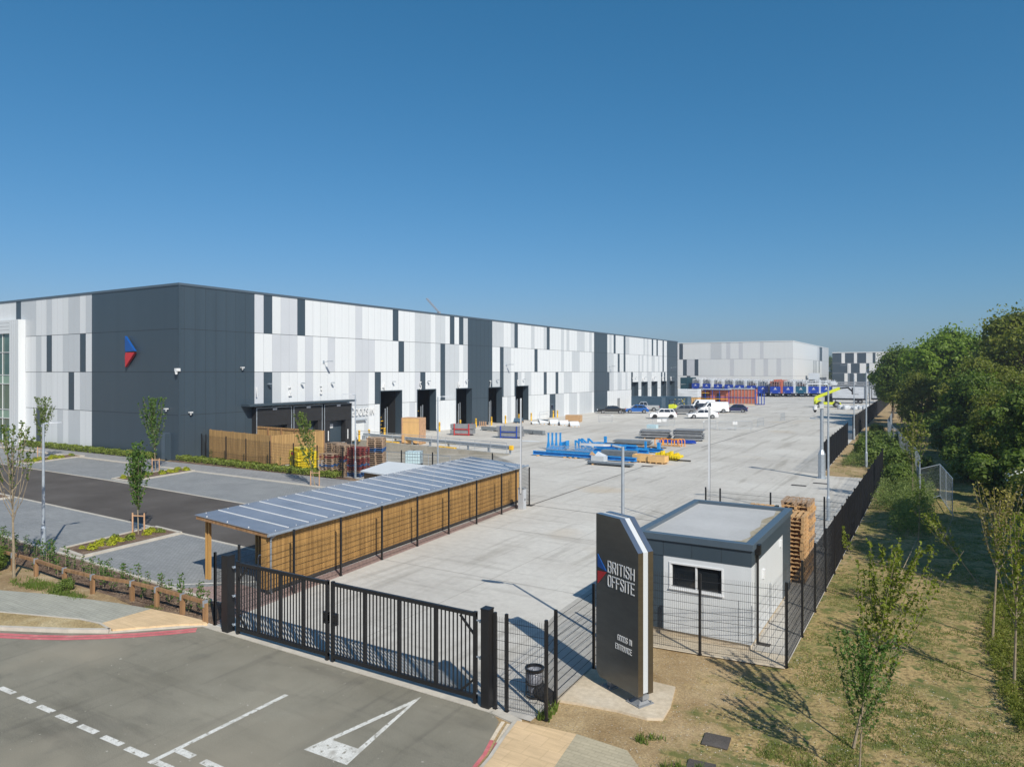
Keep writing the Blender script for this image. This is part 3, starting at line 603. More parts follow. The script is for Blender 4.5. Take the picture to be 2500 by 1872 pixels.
SF=[[(-170,'w'),(px_f(P2(145)),'D'),(px_f(P2(180)),'W'),(px_f(P2(560)),'w')],
 [(-170,'W'),(px_f(P2(108)),'D'),(px_f(P2(145)),'L'),(px_f(P2(220)),'D'),(px_f(P2(257)),'w'),(px_f(P2(560)),'L'),(px_f(P2(600)),'w'),(px_f(P2(765)),'L'),(px_f(P2(805)),'w'),(px_f(P2(885)),'L'),(px_f(P2(930)),'w'),(px_f(P2(1010)),'L'),(px_f(P2(1055)),'w')],
 [(-170,'W'),(px_f(P2(72)),'D'),(px_f(P2(108)),'w'),(px_f(P2(375)),'G'),(px_f(P2(480)),'w'),(px_f(P2(525)),'L'),(px_f(P2(565)),'w'),(px_f(P2(645)),'L'),(px_f(P2(685)),'w'),(px_f(P2(850)),'L'),(px_f(P2(885)),'w')]]
SS=[[(Y2,'W'),(px_s(P2(1290)),'D'),(px_s(P2(1308)),'W'),(px_s(P2(1448)),'L')],
 [(Y2,'W'),(px_s(P2(1368)),'D'),(px_s(P2(1374)),'W'),(px_s(P2(1388)),'D'),(px_s(P2(1394)),'W'),(px_s(P2(1418)),'D'),(px_s(P2(1425)),'W'),(px_s(P2(1448)),'L')],
 [(Y2,'W'),(px_s(P2(1405)),'L'),(px_s(P2(1425)),'D'),(px_s(P2(1452)),'W'),(px_s(P2(1458)),'G')]]
Y2e=px_s(2023)
panelbox('far_warehouse','pale grey panelled warehouse behind the row of trailers','',-170,Y2,X2,Y2e,H2,SF,SS,zr)
H3=15.0; D3=(H3-CAMH)*FOC/(HOR-861); X3=FW[0]*D3+RT[0]*(2032-1250)/FOC*D3; Y3=FW[1]*D3+RT[1]*(2032-1250)/FOC*D3
def q3(v): return onY(P2(v),Y3)
zr3=[0,CAMH-2*D3/FOC+0,CAMH+21*D3/FOC,H3]
zr3=[0,CAMH+(908-911)*D3/FOC,CAMH+(908-887)*D3/FOC,H3]
xe=onY(2420,Y3)
SF3=[[(X3,'D'),(q3(1665),'W'),(q3(1697),'D'),(q3(1755),'W'),(q3(1785),'D'),(q3(1872),'W'),(q3(1897),'D')],
 [(X3,'D'),(q3(1695),'W'),(q3(1727),'D'),(q3(1813),'W'),(q3(1875),'D'),(q3(1905),'w')],
 [(X3,'D'),(q3(1637),'W'),(q3(1670),'D'),(q3(1757),'W'),(q3(1787),'D'),(q3(1875),'w'),(q3(1937),'D'),(q3(1965),'W'),(q3(2120),'D'),(q3(2150),'W')]]
panelbox('distant_warehouse','slate and white chequered warehouse in the far distance','',X3,Y3,xe,Y3+60,H3,SF3,[[(Y3,'W')]]*3,zr3)
# ================================================================ NEAR OBJECTS
def fit_text(name,txt,m,w,h,parent,T,depth=.006,sp=1.0,bold=0.0):
    c=bpy.data.curves.new(name,'FONT'); c.body=txt; c.size=1; c.extrude=.02; c.offset=bold; c.space_character=sp
    t=bpy.data.objects.new('tmp',c); COL.objects.link(t); bpy.context.view_layer.update()
    me=bpy.data.meshes.new_from_object(t.evaluated_get(bpy.context.evaluated_depsgraph_get())); bpy.data.objects.remove(t)
    xs=[v.co.x for v in me.vertices]; ys=[v.co.y for v in me.vertices]
    me.transform(MT((-min(xs),-min(ys),0))); me.transform(Matrix.Diagonal((w/(max(xs)-min(xs)),h/(max(ys)-min(ys)),depth/.02,1)))
    me.transform(T@RX); me.materials.clear(); me.materials.append(m)
    o=bpy.data.objects.new(name,me); COL.objects.link(o); o.parent=parent; return o
PANEL={}
def mesh_panel(L,H):
    k=(round(L,2),H)
    if k not in PANEL:
        mb=MB(); n=max(2,int(round(k[0]/.05)))
        for i in range(1,n):
            x=k[0]*i/n; mb.tube((x,0,.06),(x,0,H-.04),.0034,n=3,caps=False)
        z=.1
        while z<H-.02:
            mb.tube((0,.004,z),(k[0],.004,z),.0062,n=3,caps=False); z+=.2
        me=mb.build('mesh_panel',M['black'],fix=False); d=me.data; bpy.data.objects.remove(me); PANEL[k]=d
    return PANEL[k]
def fence_post_mesh(H):
    k=('p',H)
    if k not in PANEL:
        mb=MB(); mb.box(-.03,-.03,0,.03,.03,H+.04); mb.box(-.045,-.045,0,.045,.045,.02)
        o=mb.build('post',M['black']); PANEL[k]=o.data; bpy.data.objects.remove(o)
        mb=MB()
        for z in (.3,.8,1.3,1.8): mb.box(-.012,-.036,z,.012,-.03,z+.02)
    return PANEL[k]
def fence(label,pts,H=2.06,skip=()):
    x0,y0=pts[0][:2]; t=thing('mesh_fence',label,'fence',(x0,y0,0))
    for i,p in enumerate(pts):
        o=bpy.data.objects.new('post',fence_post_mesh(H)); COL.objects.link(o); o.parent=t; o.location=(p[0]-x0,p[1]-y0,0)
        if i+1<len(pts) and i not in skip:
            q=pts[i+1]; L=math.hypot(q[0]-p[0],q[1]-p[1]); a=math.atan2(q[1]-p[1],q[0]-p[0])
            o=bpy.data.objects.new('mesh_panel',mesh_panel(L,H)); COL.objects.link(o); o.parent=t; o.location=(p[0]-x0,p[1]-y0,0); o.rotation_euler.z=a; o.scale.x=L/round(L,2)
    return t
FS=[(-17.88,13.05),(-18.04,13.99),(-18.23,16.28),(-18.33,18.52),(-18.53,20.93),(-18.7,23.33),(-18.89,25.81),(-19.0,28.22),(-19.19,30.8),(-19.28,32.4)]
fence('black mesh fence running along the timber back of the cycle shelter',FS)
fence('short black mesh fence between the timber knee rail and the left gate post',[(-17.88,13.05),(-17.42,12.97)])
fence('black mesh fence between the right gate post and dark sign, with a bin behind',[(-8.22,12.93),(-7.95,12.96),(-7.04,13.07),(-7.17,13.75),(-7.25,15.92),(-7.28,18.0)])
fence('black mesh fence across the front of the white hut',[(-7.28,18.0),(-5.27,18.15),(-3.21,18.47)])
fence('long black mesh fence between the concrete yard and the rough grass beside the hut',[(-3.21,18.47+2.37*k) for k in range(16)])
fence('black mesh fence behind the hut and pallet stacks',[(-9.0,31.9),(-8.35,31.9),(-6.2,31.93),(-4.06,31.98),(-3.21,32.0)])
fence('black mesh fence beside the camera column in the middle distance',[(-7.0,54.6),(-7.1,56.94)]+[(-7.1-.065*k,56.94+2.27*k) for k in range(1,10)],2.3)
ps=[(-7.9-.042*k,84.5+2.4*k) for k in range(45)]
f=fence('farthest long dark screened mesh fence running to the far end of the yard',ps,2.5)
M['screen']=None
m,t,b=nt('debris_netting'); b.inputs['Base Color'].default_value=(.012,.012,.014,1); b.inputs['Roughness'].default_value=.9
tr=node(t,'ShaderNodeBsdfTransparent'); ms=node(t,'ShaderNodeMixShader'); ms.inputs[0].default_value=.72
t.links.new(tr.outputs[0],ms.inputs[1]); t.links.new(b.outputs[0],ms.inputs[2]); t.links.new(ms.outputs[0],t.nodes['Material Output'].inputs['Surface']); M['screen']=m
mb=MB(); a=ps[0];c=ps[-1]; mb.quad((.02,0,.1),(c[0]-a[0]+.02,c[1]-a[1],.1),(c[0]-a[0]+.02,c[1]-a[1],2.45),(.02,0,2.45)); mb.build('netting',M['screen'],f)
o=fence('black mesh fence return at the corner of the yard by the camera column',[(-7.0,54.35),(-5.0,54.25),(-3.25,54.15)],2.06,skip=(0,1)) if False else None
# ---------------- gates
def gate_leaf(w,bays,right):
    mb=MB(); s=.08; H=2.02; b=.12
    mb.box(0,-.04,b,w,.04,b+.1); mb.box(0,-.04,H-.09,w,.04,H)
    for k in range(bays+1):
        x=(w-s)*k/bays; mb.box(x,-.042,.03 if k in(0,bays) else b+.1,x+s,.042,H+(.02 if k in (0,bays) else -.09))
    return mb,H,b
def gate(name,label,x0,x1,bays,n,right):
    w=x1-x0; t=thing(name,label,'gate',(x0,12.9,0))
    mb,H,b=gate_leaf(w,bays,right); mb.build('gate_frame',M['black'],t,bev=.006)
    step=(w-.08)/bays; mb=MB()
    for k in range(bays):
        for j in range(1,n+1):
            x=step*k+.08+(step-.08)*j/(n+1); mb.box(x-.0125,-.0125,b+.1,x+.0125,.0125,H-.09)
    mb.build('bars',M['black'],t)
    sx=w if right else 0; sg=-1 if right else 1
    MB().bar((sx+sg*.06,0,H-.5),(sx+sg*.45,0,H-.12),.03,.05).build('corner_brace',M['black'],t); MB().bar((sx+sg*.06,0,.55),(sx+sg*.45,0,.2),.03,.05).build('corner_brace',M['black'],t)
    mb=MB(); lx=0 if right else w
    a,bb=(lx+.01,lx+.19) if right else (lx-.17,lx-.0)
    mb.box(a,-.05,.95,bb,.05,1.0); mb.box(a,-.05,1.18,bb,.05,1.24); mb.box(a,-.05,1.0,a+.045,.05,1.18); mb.box(bb-.045,-.05,1.0,bb,.05,1.18)
    mb.build('lock_box',M['black'],t,bev=.006)
    hx=w if right else 0
    for z in (.25,1.05,1.85): mb=MB(); mb.tube((hx-.1*0,0,z),(hx+(.16 if right else -.2),0,z),.02,n=8); mb.tube((hx+(.1 if right else -.12),-.035,z),(hx+(.1 if right else -.12),.035,z),.035,n=8); mb.build('hinge',M['galv'],t)
    return t
gate('left_gate_leaf','closed left leaf of the black barred steel double gate','x',0,1,1,False) if False else None
gate('barred_gate','left-hand leaf of the closed black barred double gate, nearest the timber rail',-16.72,-13.19,4,6,False)
gate('barred_gate','right-hand leaf of the closed black barred double gate, nearest the dark sign',-13.08,-8.68,4,8,True)
def gpost(x,y,lab,w=.3):
    t=MB(); t.box(-w/2,-w/2,0,w/2,w/2,2.14); t.box(-w/2-.01,-w/2-.01,2.14,w/2+.01,w/2+.01,2.165)
    return tag(t.build('gate_post',M['black'],loc=(x,y,0),bev=.008),lab,'gate post')
gpost(-8.42,12.92,'thick square black gate post on the right, beside the bin and dark sign',.21)
gpost(-17.12,12.92,'thick square black gate post on the left with bolted hinge plates',.25)
# ---------------- sign monolith
sg=thing('monolith_sign','tall dark steel monolith sign reading BRITISH OFFSITE and GOODS IN ENTRANCE','sign',(-5.553,14.50,0),math.atan2(-.429,.903))
W_=1.396
def prof(dx=0,top=0): return [(-W_+dx,.40),(-1.27,.262),(0-dx,.262),(0-dx,3.37),(-.59,4.02+top),(-W_+dx,4.02+top)]
for y0,y1 in ((0,.148),(.299,.446)):
    b=MB(); pr=prof(); n=len(pr); vs=[(x,y0,z) for x,z in pr]+[(x,y1,z) for x,z in pr]
    b.add(vs,[tuple(range(n)),tuple(range(n,2*n))[::-1]],0)
    for i in range(n):
        b.add([vs[i],vs[n+i],vs[n+(i+1)%n],vs[(i+1)%n]],[(0,1,2,3)],{2:1,3:2,4:2}.get(i,0))
    b.build('steel_panel',[M['steel'],M['bronze'],M['steel_skytint']],sg,fix=False)
b=MB(); b.extr([(-1.38,.41),(-1.26,.275),(-.012,.30),(-.012,3.362),(-.598,4.008),(-1.38,4.008)],.149,.298); b.build('white_core',M['pale'],sg)
b=MB(); b.box(-.34,.13,.16,.004,.32,.262); b.box(-.28,.17,.03,-.06,.28,.16); b.add([(-.36,.05,.03),(-.02,.05,.03),(-.02,.4,.03),(-.36,.4,.03),(-.26,.15,.16),(-.10,.15,.16),(-.10,.3,.16),(-.26,.3,.16)],[(0,1,5,4),(1,2,6,5),(2,3,7,6),(3,0,4,7)])
b.box(-.4,.0,.03,.03,.45,.05)
for x in (-.36,-.02):
    for y in (.04,.40): b.tube((x,y,.04),(x,y,.10),.014,n=6)
b.build('base_plate',M['grey'],sg,bev=.004)
b=MB(); b.box(-1.30,.05,.03,-.98,.40,.05); b.box(-1.2,.15,.05,-1.05,.3,.265)
for x in (-1.26,-1.02):
    for y in (.08,.36): b.tube((x,y,.04),(x,y,.10),.014,n=6)
b.build('base_plate',M['grey'],sg,bev=.004)
GL={'B':[[(0,0),(0,1),(.8,1),(1,.85),(1,.65),(.8,.53),(0,.53)],[(.8,.53),(1,.4),(1,.15),(.8,0),(0,0)]],'R':[[(0,0),(0,1),(.8,1),(1,.85),(1,.62),(.8,.48),(0,.48)],[(.55,.48),(1,0)]],
'I':[[(.5,0),(.5,1)]],'T':[[(0,1),(1,1)],[(.5,1),(.5,0)]],'S':[[(1,.78),(1,.88),(.8,1),(.2,1),(0,.85),(0,.68),(1,.34),(1,.15),(.8,0),(.2,0),(0,.12),(0,.24)]],
'H':[[(0,0),(0,1)],[(1,0),(1,1)],[(0,.52),(1,.52)]],'O':[[(.25,0),(.75,0),(1,.14),(1,.86),(.75,1),(.25,1),(0,.86),(0,.14),(.25,0)]],'F':[[(0,0),(0,1),(1,1)],[(0,.53),(.85,.53)]],
'E':[[(1,0),(0,0),(0,1),(1,1)],[(0,.53),(.85,.53)]],'G':[[(1,.8),(1,.88),(.75,1),(.25,1),(0,.86),(0,.14),(.25,0),(.75,0),(1,.14),(1,.48),(.55,.48)]],'D':[[(0,0),(0,1),(.7,1),(1,.84),(1,.16),(.7,0),(0,0)]],
'N':[[(0,0),(0,1),(1,0),(1,1)]],'A':[[(0,0),(.5,1),(1,0)],[(.2,.3),(.8,.3)]],'C':[[(1,.75),(1,.86),(.75,1),(.25,1),(0,.86),(0,.14),(.25,0),(.75,0),(1,.14),(1,.25)]]}
def strokes(name,txt,m,x0,x1,z0,z1,sw,parent,y=0,lw=None,proud=.008):
    wd=[(.12 if c=='I' else .55 if c==' ' else 1.0) for c in txt]; gap=.5; tot=sum(wd)+gap*(len(txt)-1); u=(x1-x0-sw)/tot
    x=x0+sw/2; H_=z1-z0-sw
    for c,w_ in zip(txt,wd):
        if c!=' ':
            b=MB(); n=0
            for pl in GL[c]:
                for (ax,az),(bx,bz) in zip(pl,pl[1:]):
                    A=Vector((x+ax*w_*u,z0+sw/2+az*H_)); B=Vector((x+bx*w_*u,z0+sw/2+bz*H_)); d=(B-A).normalized(); q=Vector((-d.y,d.x))*sw/2; A=A-d*sw*.42; B=B+d*sw*.42; n+=1; p=proud+.0003*n
                    b.add([(P.x,yy,P.y) for yy in (y,y-p) for P in (A-q,B-q,B+q,A+q)],[(0,1,2,3),(7,6,5,4),(0,4,5,1),(1,5,6,2),(2,6,7,3),(3,7,4,0)])
            b.build(name,M[m],parent)
        x+=(w_+gap)*u
strokes('letter','BRITISH','whitep',-.99,-.115,2.745,3.01,.024,sg); strokes('letter','OFFSITE','whitep',-.99,-.115,2.425,2.69,.024,sg)
strokes('letter','GOODS IN','whitep',-.66,-.2,1.31,1.435,.011,sg); strokes('letter','ENTRANCE','whitep',-.73,-.2,1.10,1.225,.011,sg)
for nm,pts,mm in (('blue_emblem',[(-1.33,3.09),(-1.33,2.80),(-1.03,2.755)],'lblue'),('red_emblem',[(-1.33,2.70),(-1.03,2.73),(-1.33,2.41)],'lred')):
    b=MB(); b.extr(pts,-.016,-.0); b.build(nm,M[mm],sg)
# ---------------- hut
hx0,hx1,hy0,hy1=-7.35,-4.18,19.05,24.75
h=thing('gatehouse','small white and slate flat-roofed hut with a sliding window','hut',(hx0,hy0,0))
WX,WY=hx1-hx0,hy1-hy0
MB().box(.05,.05,0,WX-.05,WY-.05,.16).build('plinth',M['concrete_raw'],h)
wx=.80; b=MB(); gl0,gl1=1.02,2.40
# front wall with window opening: white part
b.box(wx,0,.16,gl0,.12,2.2); b.box(gl1,0,.16,WX-.0,.12,2.2); b.box(gl0,0,.16,gl1,.12,1.38); b.box(gl0,0,2.0,gl1,.12,2.2)
b.box(WX-.12,.12,.16,WX,4.35,2.2); b.build('white_wall',M['white'],h)
b=MB(); b.box(0,.003,.16,wx,.12,2.2); b.box(0,.12,.16,.12,WY,2.2); b.box(.12,WY-.12,.16,WX,WY,2.2); b.box(WX-.12,4.35,.16,WX-.003,WY-.12,2.2)
b.box(0,-.012,2.2,WX+.012,.12,2.62); b.box(WX-.12,.12,2.2,WX+.012,WY,2.62); b.box(0,.12,2.2,.12,WY,2.62); b.box(.12,WY-.12,2.2,WX-.12,WY+.012,2.62)
b.build('slate_wall',M['dark'],h)
b=MB(); b.box(-.05,-.06,2.62,WX+.06,.16,2.8); b.box(-.05,WY-.16,2.62,WX+.06,WY+.06,2.8); b.box(-.05,.16,2.62,.17,WY-.16,2.8); b.box(WX-.16,.16,2.62,WX+.06,WY-.16,2.8); b.build('roof_trim',M['trim'],h,bev=.01)
MB().box(.1,.1,2.6,WX-.1,WY-.1,2.70).build('roof',M['roofm'],h)
b=MB(); pts=[(WX-.17,.17),(WX-.17,WY-.17),(WX-.42,WY-.17),(WX-.32,WY-1.0),(WX-.52,WY-1.9),(WX-.36,2.8),(WX-.45,1.9),(WX-.30,1.3),(WX-.42,.7),(WX-1.0,.36),(WX-1.5,.17)]
b.add([(x,y,2.703) for x,y in pts],[tuple(range(len(pts)))]); b.build('roof_stain',M['mem_dirt'],h)
b=MB(); b.box(gl0-.02,-.02,2.0,gl1+.04,.05,2.05); b.box(gl0-.02,-.02,1.33,gl1+.04,.05,1.38); b.box(gl0-.06,-.02,1.33,gl0-.02,.05,2.05); b.box(gl0-.02,.01,1.38,gl0+.02,.05,2.0); b.box(gl1,-.02,1.38,gl1+.04,.05,2.0); b.box((gl0+gl1)/2-.025,.01,1.38,(gl0+gl1)/2+.025,.06,2.0); b.box(gl0-.06,-.05,1.30,gl1+.06,-.0,1.33)
wf=b.build('window_frame',M['whitep'],h,bev=.005); MB().box(gl0,.06,1.38,gl1,.075,2.0).build('window_glass',M['glass'],wf)
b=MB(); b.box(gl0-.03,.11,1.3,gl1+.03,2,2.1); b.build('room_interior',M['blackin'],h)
b=MB()
for x in (wx,1.6,2.4): b.box(x-.004,-.016,2.22,x+.004,-.011,2.6)
for x in (1.9,2.85): b.box(x-.003,-.004,.2,x+.003,0,1.28)
b.build('panel_joints',M['jointd'],h)
b=MB(); b.tube((WX+.07,.42,.1),(WX+.07,.42,2.5),.035,n=10); b.box(WX+.0,.34,2.45,WX+.15,.5,2.72); b.build('downpipe',M['black'],h)
b=MB(); b.box(WX,1.4,1.55,WX+.05,1.55,1.8); b.box(WX,3.9,1.9,WX+.05,4.05,2.1); b.build('wall_light',M['whitep'],h)
# ---------------- cycle shelter
LS=19.0
sh=thing('cycle_shelter','long cycle shelter with a glazed-bar grey roof and golden timber back wall','shelter',(-18.75,15.6,0),math.atan2(1.3,18.7))
def rz_(x): return 2.02-(x)*.085   # roof height at local x (x<=0)
b=MB(); b.add([(-3.42,0,rz_(-3.42)),(.08,0,rz_(.08)),(.08,LS,rz_(.08)),(-3.42,LS,rz_(-3.42)),(-3.42,0,rz_(-3.42)+.03),(.08,0,rz_(.08)+.03),(.08,LS,rz_(.08)+.03),(-3.42,LS,rz_(-3.42)+.03)],[(0,3,2,1),(4,5,6,7),(0,1,5,4),(1,2,6,5),(2,3,7,6),(3,0,4,7)])
b.build('roof_panel',M['poly'],sh)
b=MB(); NB=20
for k in range(1,NB):
    y=LS*k/NB; b.bar((-3.36,y,rz_(-3.36)+.04),(.02,y,rz_(.02)+.04),.03,.02)
b.build('glazing_bars',M['whitep'],sh)
b=MB()
for k in range(NB+1):
    y=LS*k/NB
    for x in (-.02,-3.33): b.tube((x,min(y+.4,LS-.1),rz_(x)+.03),(x,min(y+.4,LS-.1),rz_(x)+.05),.015,n=6)
for x in (-.9,-1.9,-2.9): b.tube((x,.08,rz_(x)+.03),(x,.08,rz_(x)+.06),.02,n=6)
b.build('roof_fixings',M['whitep'],sh)
b=MB(); b.bar((-3.38,.06,rz_(-3.38)-.06),(0,.06,rz_(0)-.06),.06,.13); b.bar((-3.38,LS-.06,rz_(-3.38)-.06),(0,LS-.06,rz_(0)-.06),.06,.13)
b.box(-3.38,.1,rz_(-3.38)-.16,-3.3,LS-.1,rz_(-3.38)-.01); b.box(-.14,.1,1.83,-.06,LS-.1,1.99)
for k in range(1,8): b.bar((-3.3,LS*k/8,rz_(-3.3)-.08),(-.1,LS*k/8,rz_(-.1)-.08),.05,.1)
b.build('roof_beam',M['timber2'],sh)
for k in range(9):
    y=.45+(LS-.9)*k/8; b=MB(); b.box(-3.38,y-.05,0,-3.32,y+.05,rz_(-3.38)-.02); b.box(-3.24,y-.05,0,-3.18,y+.05,rz_(-3.2)-.05); b.build('post',M['timber'],sh)
    b=MB(); b.box(-.19,y-.05,0,-.09,y+.05,1.84); b.build('post',M['timber'],sh)
b=MB(); y=.12
while y<LS-.5:
    b.box(-.08+U(-.003,.003),y,.16,-.055+U(-.003,.003),y+.088,1.86); y+=.1
b.box(-.35,.1,.16,-.09,.13,1.9)
b.build('board_cladding',M['timber'],sh)
b=MB(); b.box(-.115,.1,.04,-.05,LS-.5,.16); b.build('base_rail',M['drain'],sh)
b=MB(); b.tube((.12,-.05,rz_(.12)-.03),(.12,LS+.35,rz_(.12)-.03),.055,n=8); b.tube((.12,.25,1.95),(-.02,.2,1.82),.035,n=8); b.tube((-.02,.2,1.82),(-.02,.2,.12),.035,n=8); b.tube((-.02,.2,.12),(.06,.14,.03),.035,n=8); b.build('gutter',M['galv'],sh)
def hoop():
    b=MB(); pts=[(0,-.35,0),(0,-.35,.6)]+[(0,-.35+.15-.15*math.cos(a),.6+.15*math.sin(a)) for a in (R(30),R(60),R(90))]+[(0,.2-.0,.75)]+[(0,.2+.15*math.sin(a),.6+.15*math.cos(a)) for a in (R(30),R(60),R(90))]+[(0,.35,0)]
    b.path(pts,.024,8); return b.build('cycle_stand',M['galv'],rz=R(80))
hp=hoop(); hp.location=(-20.6,17.0,0); tag(hp,'galvanised hoop cycle stand nearest the open end of the shelter','cycle stand',None)
for i,y in enumerate((18.2,19.4,20.6,21.8,23,24.2,25.4)):
    dup(hp,(-20.65-.07*i,y,0),R(80),['galvanised hoop cycle stand under the shelter, second from its open end','galvanised hoop cycle stand under the shelter, third from its open end'][i] if i<2 else 'galvanised hoop cycle stand deep under the shelter roof','cycle stands under the shelter' if i>=2 else None)
# white-roofed timber store behind shelter
z=1.9; c=[G(880,1150,z),G(926,1130,z),G(1032,1127,z),G(960,1164,z)]
w=thing('smoking_shelter','timber store with a flat pale roof behind the cycle shelter','shelter',(c[0][0],c[0][1],0))
o=c[0]; pl=[(p[0]-o[0],p[1]-o[1]) for p in (c[0],(c[0][0]+3.4,c[0][1]-.6),(c[0][0]+2.2,c[0][1]+3.6),(c[0][0]-1.4,c[0][1]+3.9))]
MB().prism(pl,z-.04,z+.03).build('roof',M['white2'],w)
mx=sum(p[0] for p in pl)/4;my=sum(p[1] for p in pl)/4
MB().prism([(mx+(x-mx)*.9,my+(y-my)*.9) for x,y in pl],0,z-.04).build('timber_wall',M['timber2'],w)
# ---------------- barrier masts
def barrier(label,x,y,top,rz=0,cab=True):
    t=thing('raised_barrier',label,'barrier',(x,y,0),rz)
    b=MB(); b.box(-.17,-.15,0,.17,.15,1.08); b.build('cabinet',M['ral'],t,bev=.01)
    b=MB(); b.box(-.19,-.17,1.08,.19,.17,1.12); b.build('cabinet_lid',M['grey'],t); MB().box(.17,-.04,.45,.176,.04,.57).build('lock',M['black'],t)
    b=MB(); b.box(-.02,-.19,.85,.06,-.16,top); b.build('boom_arm',M['whitep'],t)
    b=MB(); b.box(.06,-.19,.85,.075,-.16,top-.1); b.build('boom_edge',M['lred'] if False else M['grey'],t)
    return t
barrier('raised white barrier arm on a light grey cabinet at the end of the cycle shelter',-19.02,32.6,5.9)
barrier('raised white barrier arm standing behind the white hut',-8.9,32.2,5.75)
# ---------------- lamp posts
def lamp(label,x,y,h,dx,dy,r=.06,wide=True,arm=.5):
    t=thing('street_lamp',label,'street lamp',(x,y,0))
    b=MB(); b.tube((0,0,0),(0,0,1.1),r*1.55,n=12); b.tube((0,0,1.1),(0,0,1.2),r*1.55,r,n=12); b.tube((0,0,1.2),(0,0,h),r,r*.72,n=12); b.build('pole',M['galvp'],t,smooth=False)
    b=MB(); d=Vector((dx,dy,0)).normalized(); b.tube((0,0,h-.03),tuple(d*arm*.5+Vector((0,0,h+.02))),.03,n=8)
    b.build('bracket',M['galvp'],t)
    b=MB(); n=Vector((-d.y,d.x,0)); pr=[(.3,.05),(.45,.11),(.8,.13),(1.05,.08)]; s=arm/.5
    vs=[];
    for u,wd in pr:
        for sgn,zz in ((-1,0),(1,0),(1,.05),(-1,.05)): vs.append(tuple(d*u*s+n*wd*sgn*(1 if zz==0 else .7)+Vector((0,0,h+zz))))
    k=len(pr); b.add(vs,[(0,1,2,3),(4*k-1,4*k-2,4*k-3,4*k-4)]+[(4*i+j,4*i+(j+1)%4,4*i+4+(j+1)%4,4*i+4+j) for i in range(k-1) for j in range(4)])
    b.build('lantern',M['ral'],t); return t
lamp('galvanised lamp post in the mulch bed beside the timber knee rail',-30.4,14.41,5.25,.1,1,.06,arm=.3)
lamp('galvanised lamp post by the pallet stacks in front of the loading bays',-34.28,36.01,5.75,-.8,-.5,.05,arm=.4)
x,y=G(1069,1195); lamp('galvanised lamp post rising behind the cycle shelter roof',x,y,5.75,.55,.8,.05,arm=.45)
lamp('galvanised lamp post directly behind the dark monolith sign',-7.05,17.3,5.35,-.62,-.1,.055,arm=.55)
lamp('galvanised lamp post standing in the yard behind the long mesh fence',-4.62,37.8,6.7,-.6,-.35,.055,arm=.5)
lamp('galvanised lamp post in the grass beyond the camera column',-4.71,60.46,7.3,-.7,-.2,.06,arm=.01)
lamp('slim lamp post at the near end of the far screened fence',-7.75,84.3,7.0,-.7,-.2,.06,arm=.01)
lamp('slim lamp post farther along the screened fence in front of the wrapped stacks',-9.5,128,6.4,-.7,-.2,.07,arm=.01)
lamp('tall twin-headed lamp post far beyond the wrapped stacks',-24,245,9.4,-.9,.1,.09,arm=1.2)
# CCTV column
c=thing('camera_column','galvanised camera column with a square thick base at the yard edge','camera column',(-6.85,52.65,0))
b=MB(); b.tube((0,0,0),(0,0,1.65),.24,n=8); b.tube((0,0,1.65),(0,0,1.95),.24,.13,n=8); b.tube((0,0,1.95),(0,0,5.3),.12,.11,n=10); b.box(-.3,-.3,0,.3,.3,.03); b.build('column',M['galv'],c)
b=MB(); b.tube((0,0,4.95),(-.42,-.1,5.0),.035,n=6); b.box(-.12,-.14,4.8,.12,.14,5.1); b.tube((-.42,-.1,4.95),(-.42,-.1,4.7),.14,.15,n=10); b.build('camera_housing',M['whitep'],c)
b=MB(); b.tube((-.42,-.1,4.7),(-.42,-.1,4.52),.13,.06,n=10); b.build('camera_dome',M['black'],c)
b=MB(); b.tube((-.7,0,4.1),(.55,0,4.1),.03,n=6); b.box(-.75,-.06,4.06,-.4,.06,4.14); b.box(.3,-.06,4.06,.6,.06,4.14); b.build('cross_arm',M['galv'],c)
# ---------------- litter bin and lying bucket
x,y=G(1305,1699); t=thing('litter_bin','round wire litter bin with a clear liner behind the mesh fence','bin',(x,y,0))
b=MB(); b.lathe([(.12,.06),(.155,.2),(.18,.4),(.178,.6),(.16,.6),(.14,.15)],18,caps=False); b.build('liner',M['plastic'],t,smooth=True)
b=MB(); 
for k in range(20):
    a=R(18*k); b.tube((.2*math.cos(a),.2*math.sin(a),.02),(.2*math.cos(a),.2*math.sin(a),.62),.005,n=4)
for z in (.03,.3,.62): b.lathe([(.195,z),(.21,z),(.21,z+.03),(.195,z+.03),(.195,z)],20,caps=False)
b.lathe([(.17,.58),(.215,.6),(.222,.66),(.185,.66),(.17,.58)],20,caps=False); b.build('wire_frame',M['black'],t)
x,y=G(1334,1712); t=thing('fallen_bucket','black plastic tub lying on its side beside the litter bin','tub',(x,y,.17),R(70))
b=MB(); n=18; vs=[];prf=[(.12,-.2),(.17,.2),(.18,.2),(.18,.24),(.15,.24),(.145,.2),(.10,-.17)]
for r_,yy in prf:
    for k in range(n): a=2*math.pi*k/n; vs.append((r_*math.cos(a),yy,r_*math.sin(a)))
b.add(vs,[(j*n+k,j*n+(k+1)%n,(j+1)*n+(k+1)%n,(j+1)*n+k) for j in range(len(prf)-1) for k in range(n)]+[tuple(range(n)),tuple(range((len(prf)-1)*n,len(prf)*n))[::-1]]); b.build('tub',M['rubber'],t)
# inspection covers in soil
for (x,y,rz,lab) in ((-3.76,14.08,.1,'dark concrete inspection cover in bare soil, upper of two'),(-3.75,12.95,.12,'dark concrete inspection cover in bare soil at the bottom edge')):
    b=MB(); b.box(-.25,-.24,0,.25,.24,.02); t=b.build('inspection_cover',M['lane'],loc=(x,y,-.01),rz=rz); tag(t,lab,'cover')
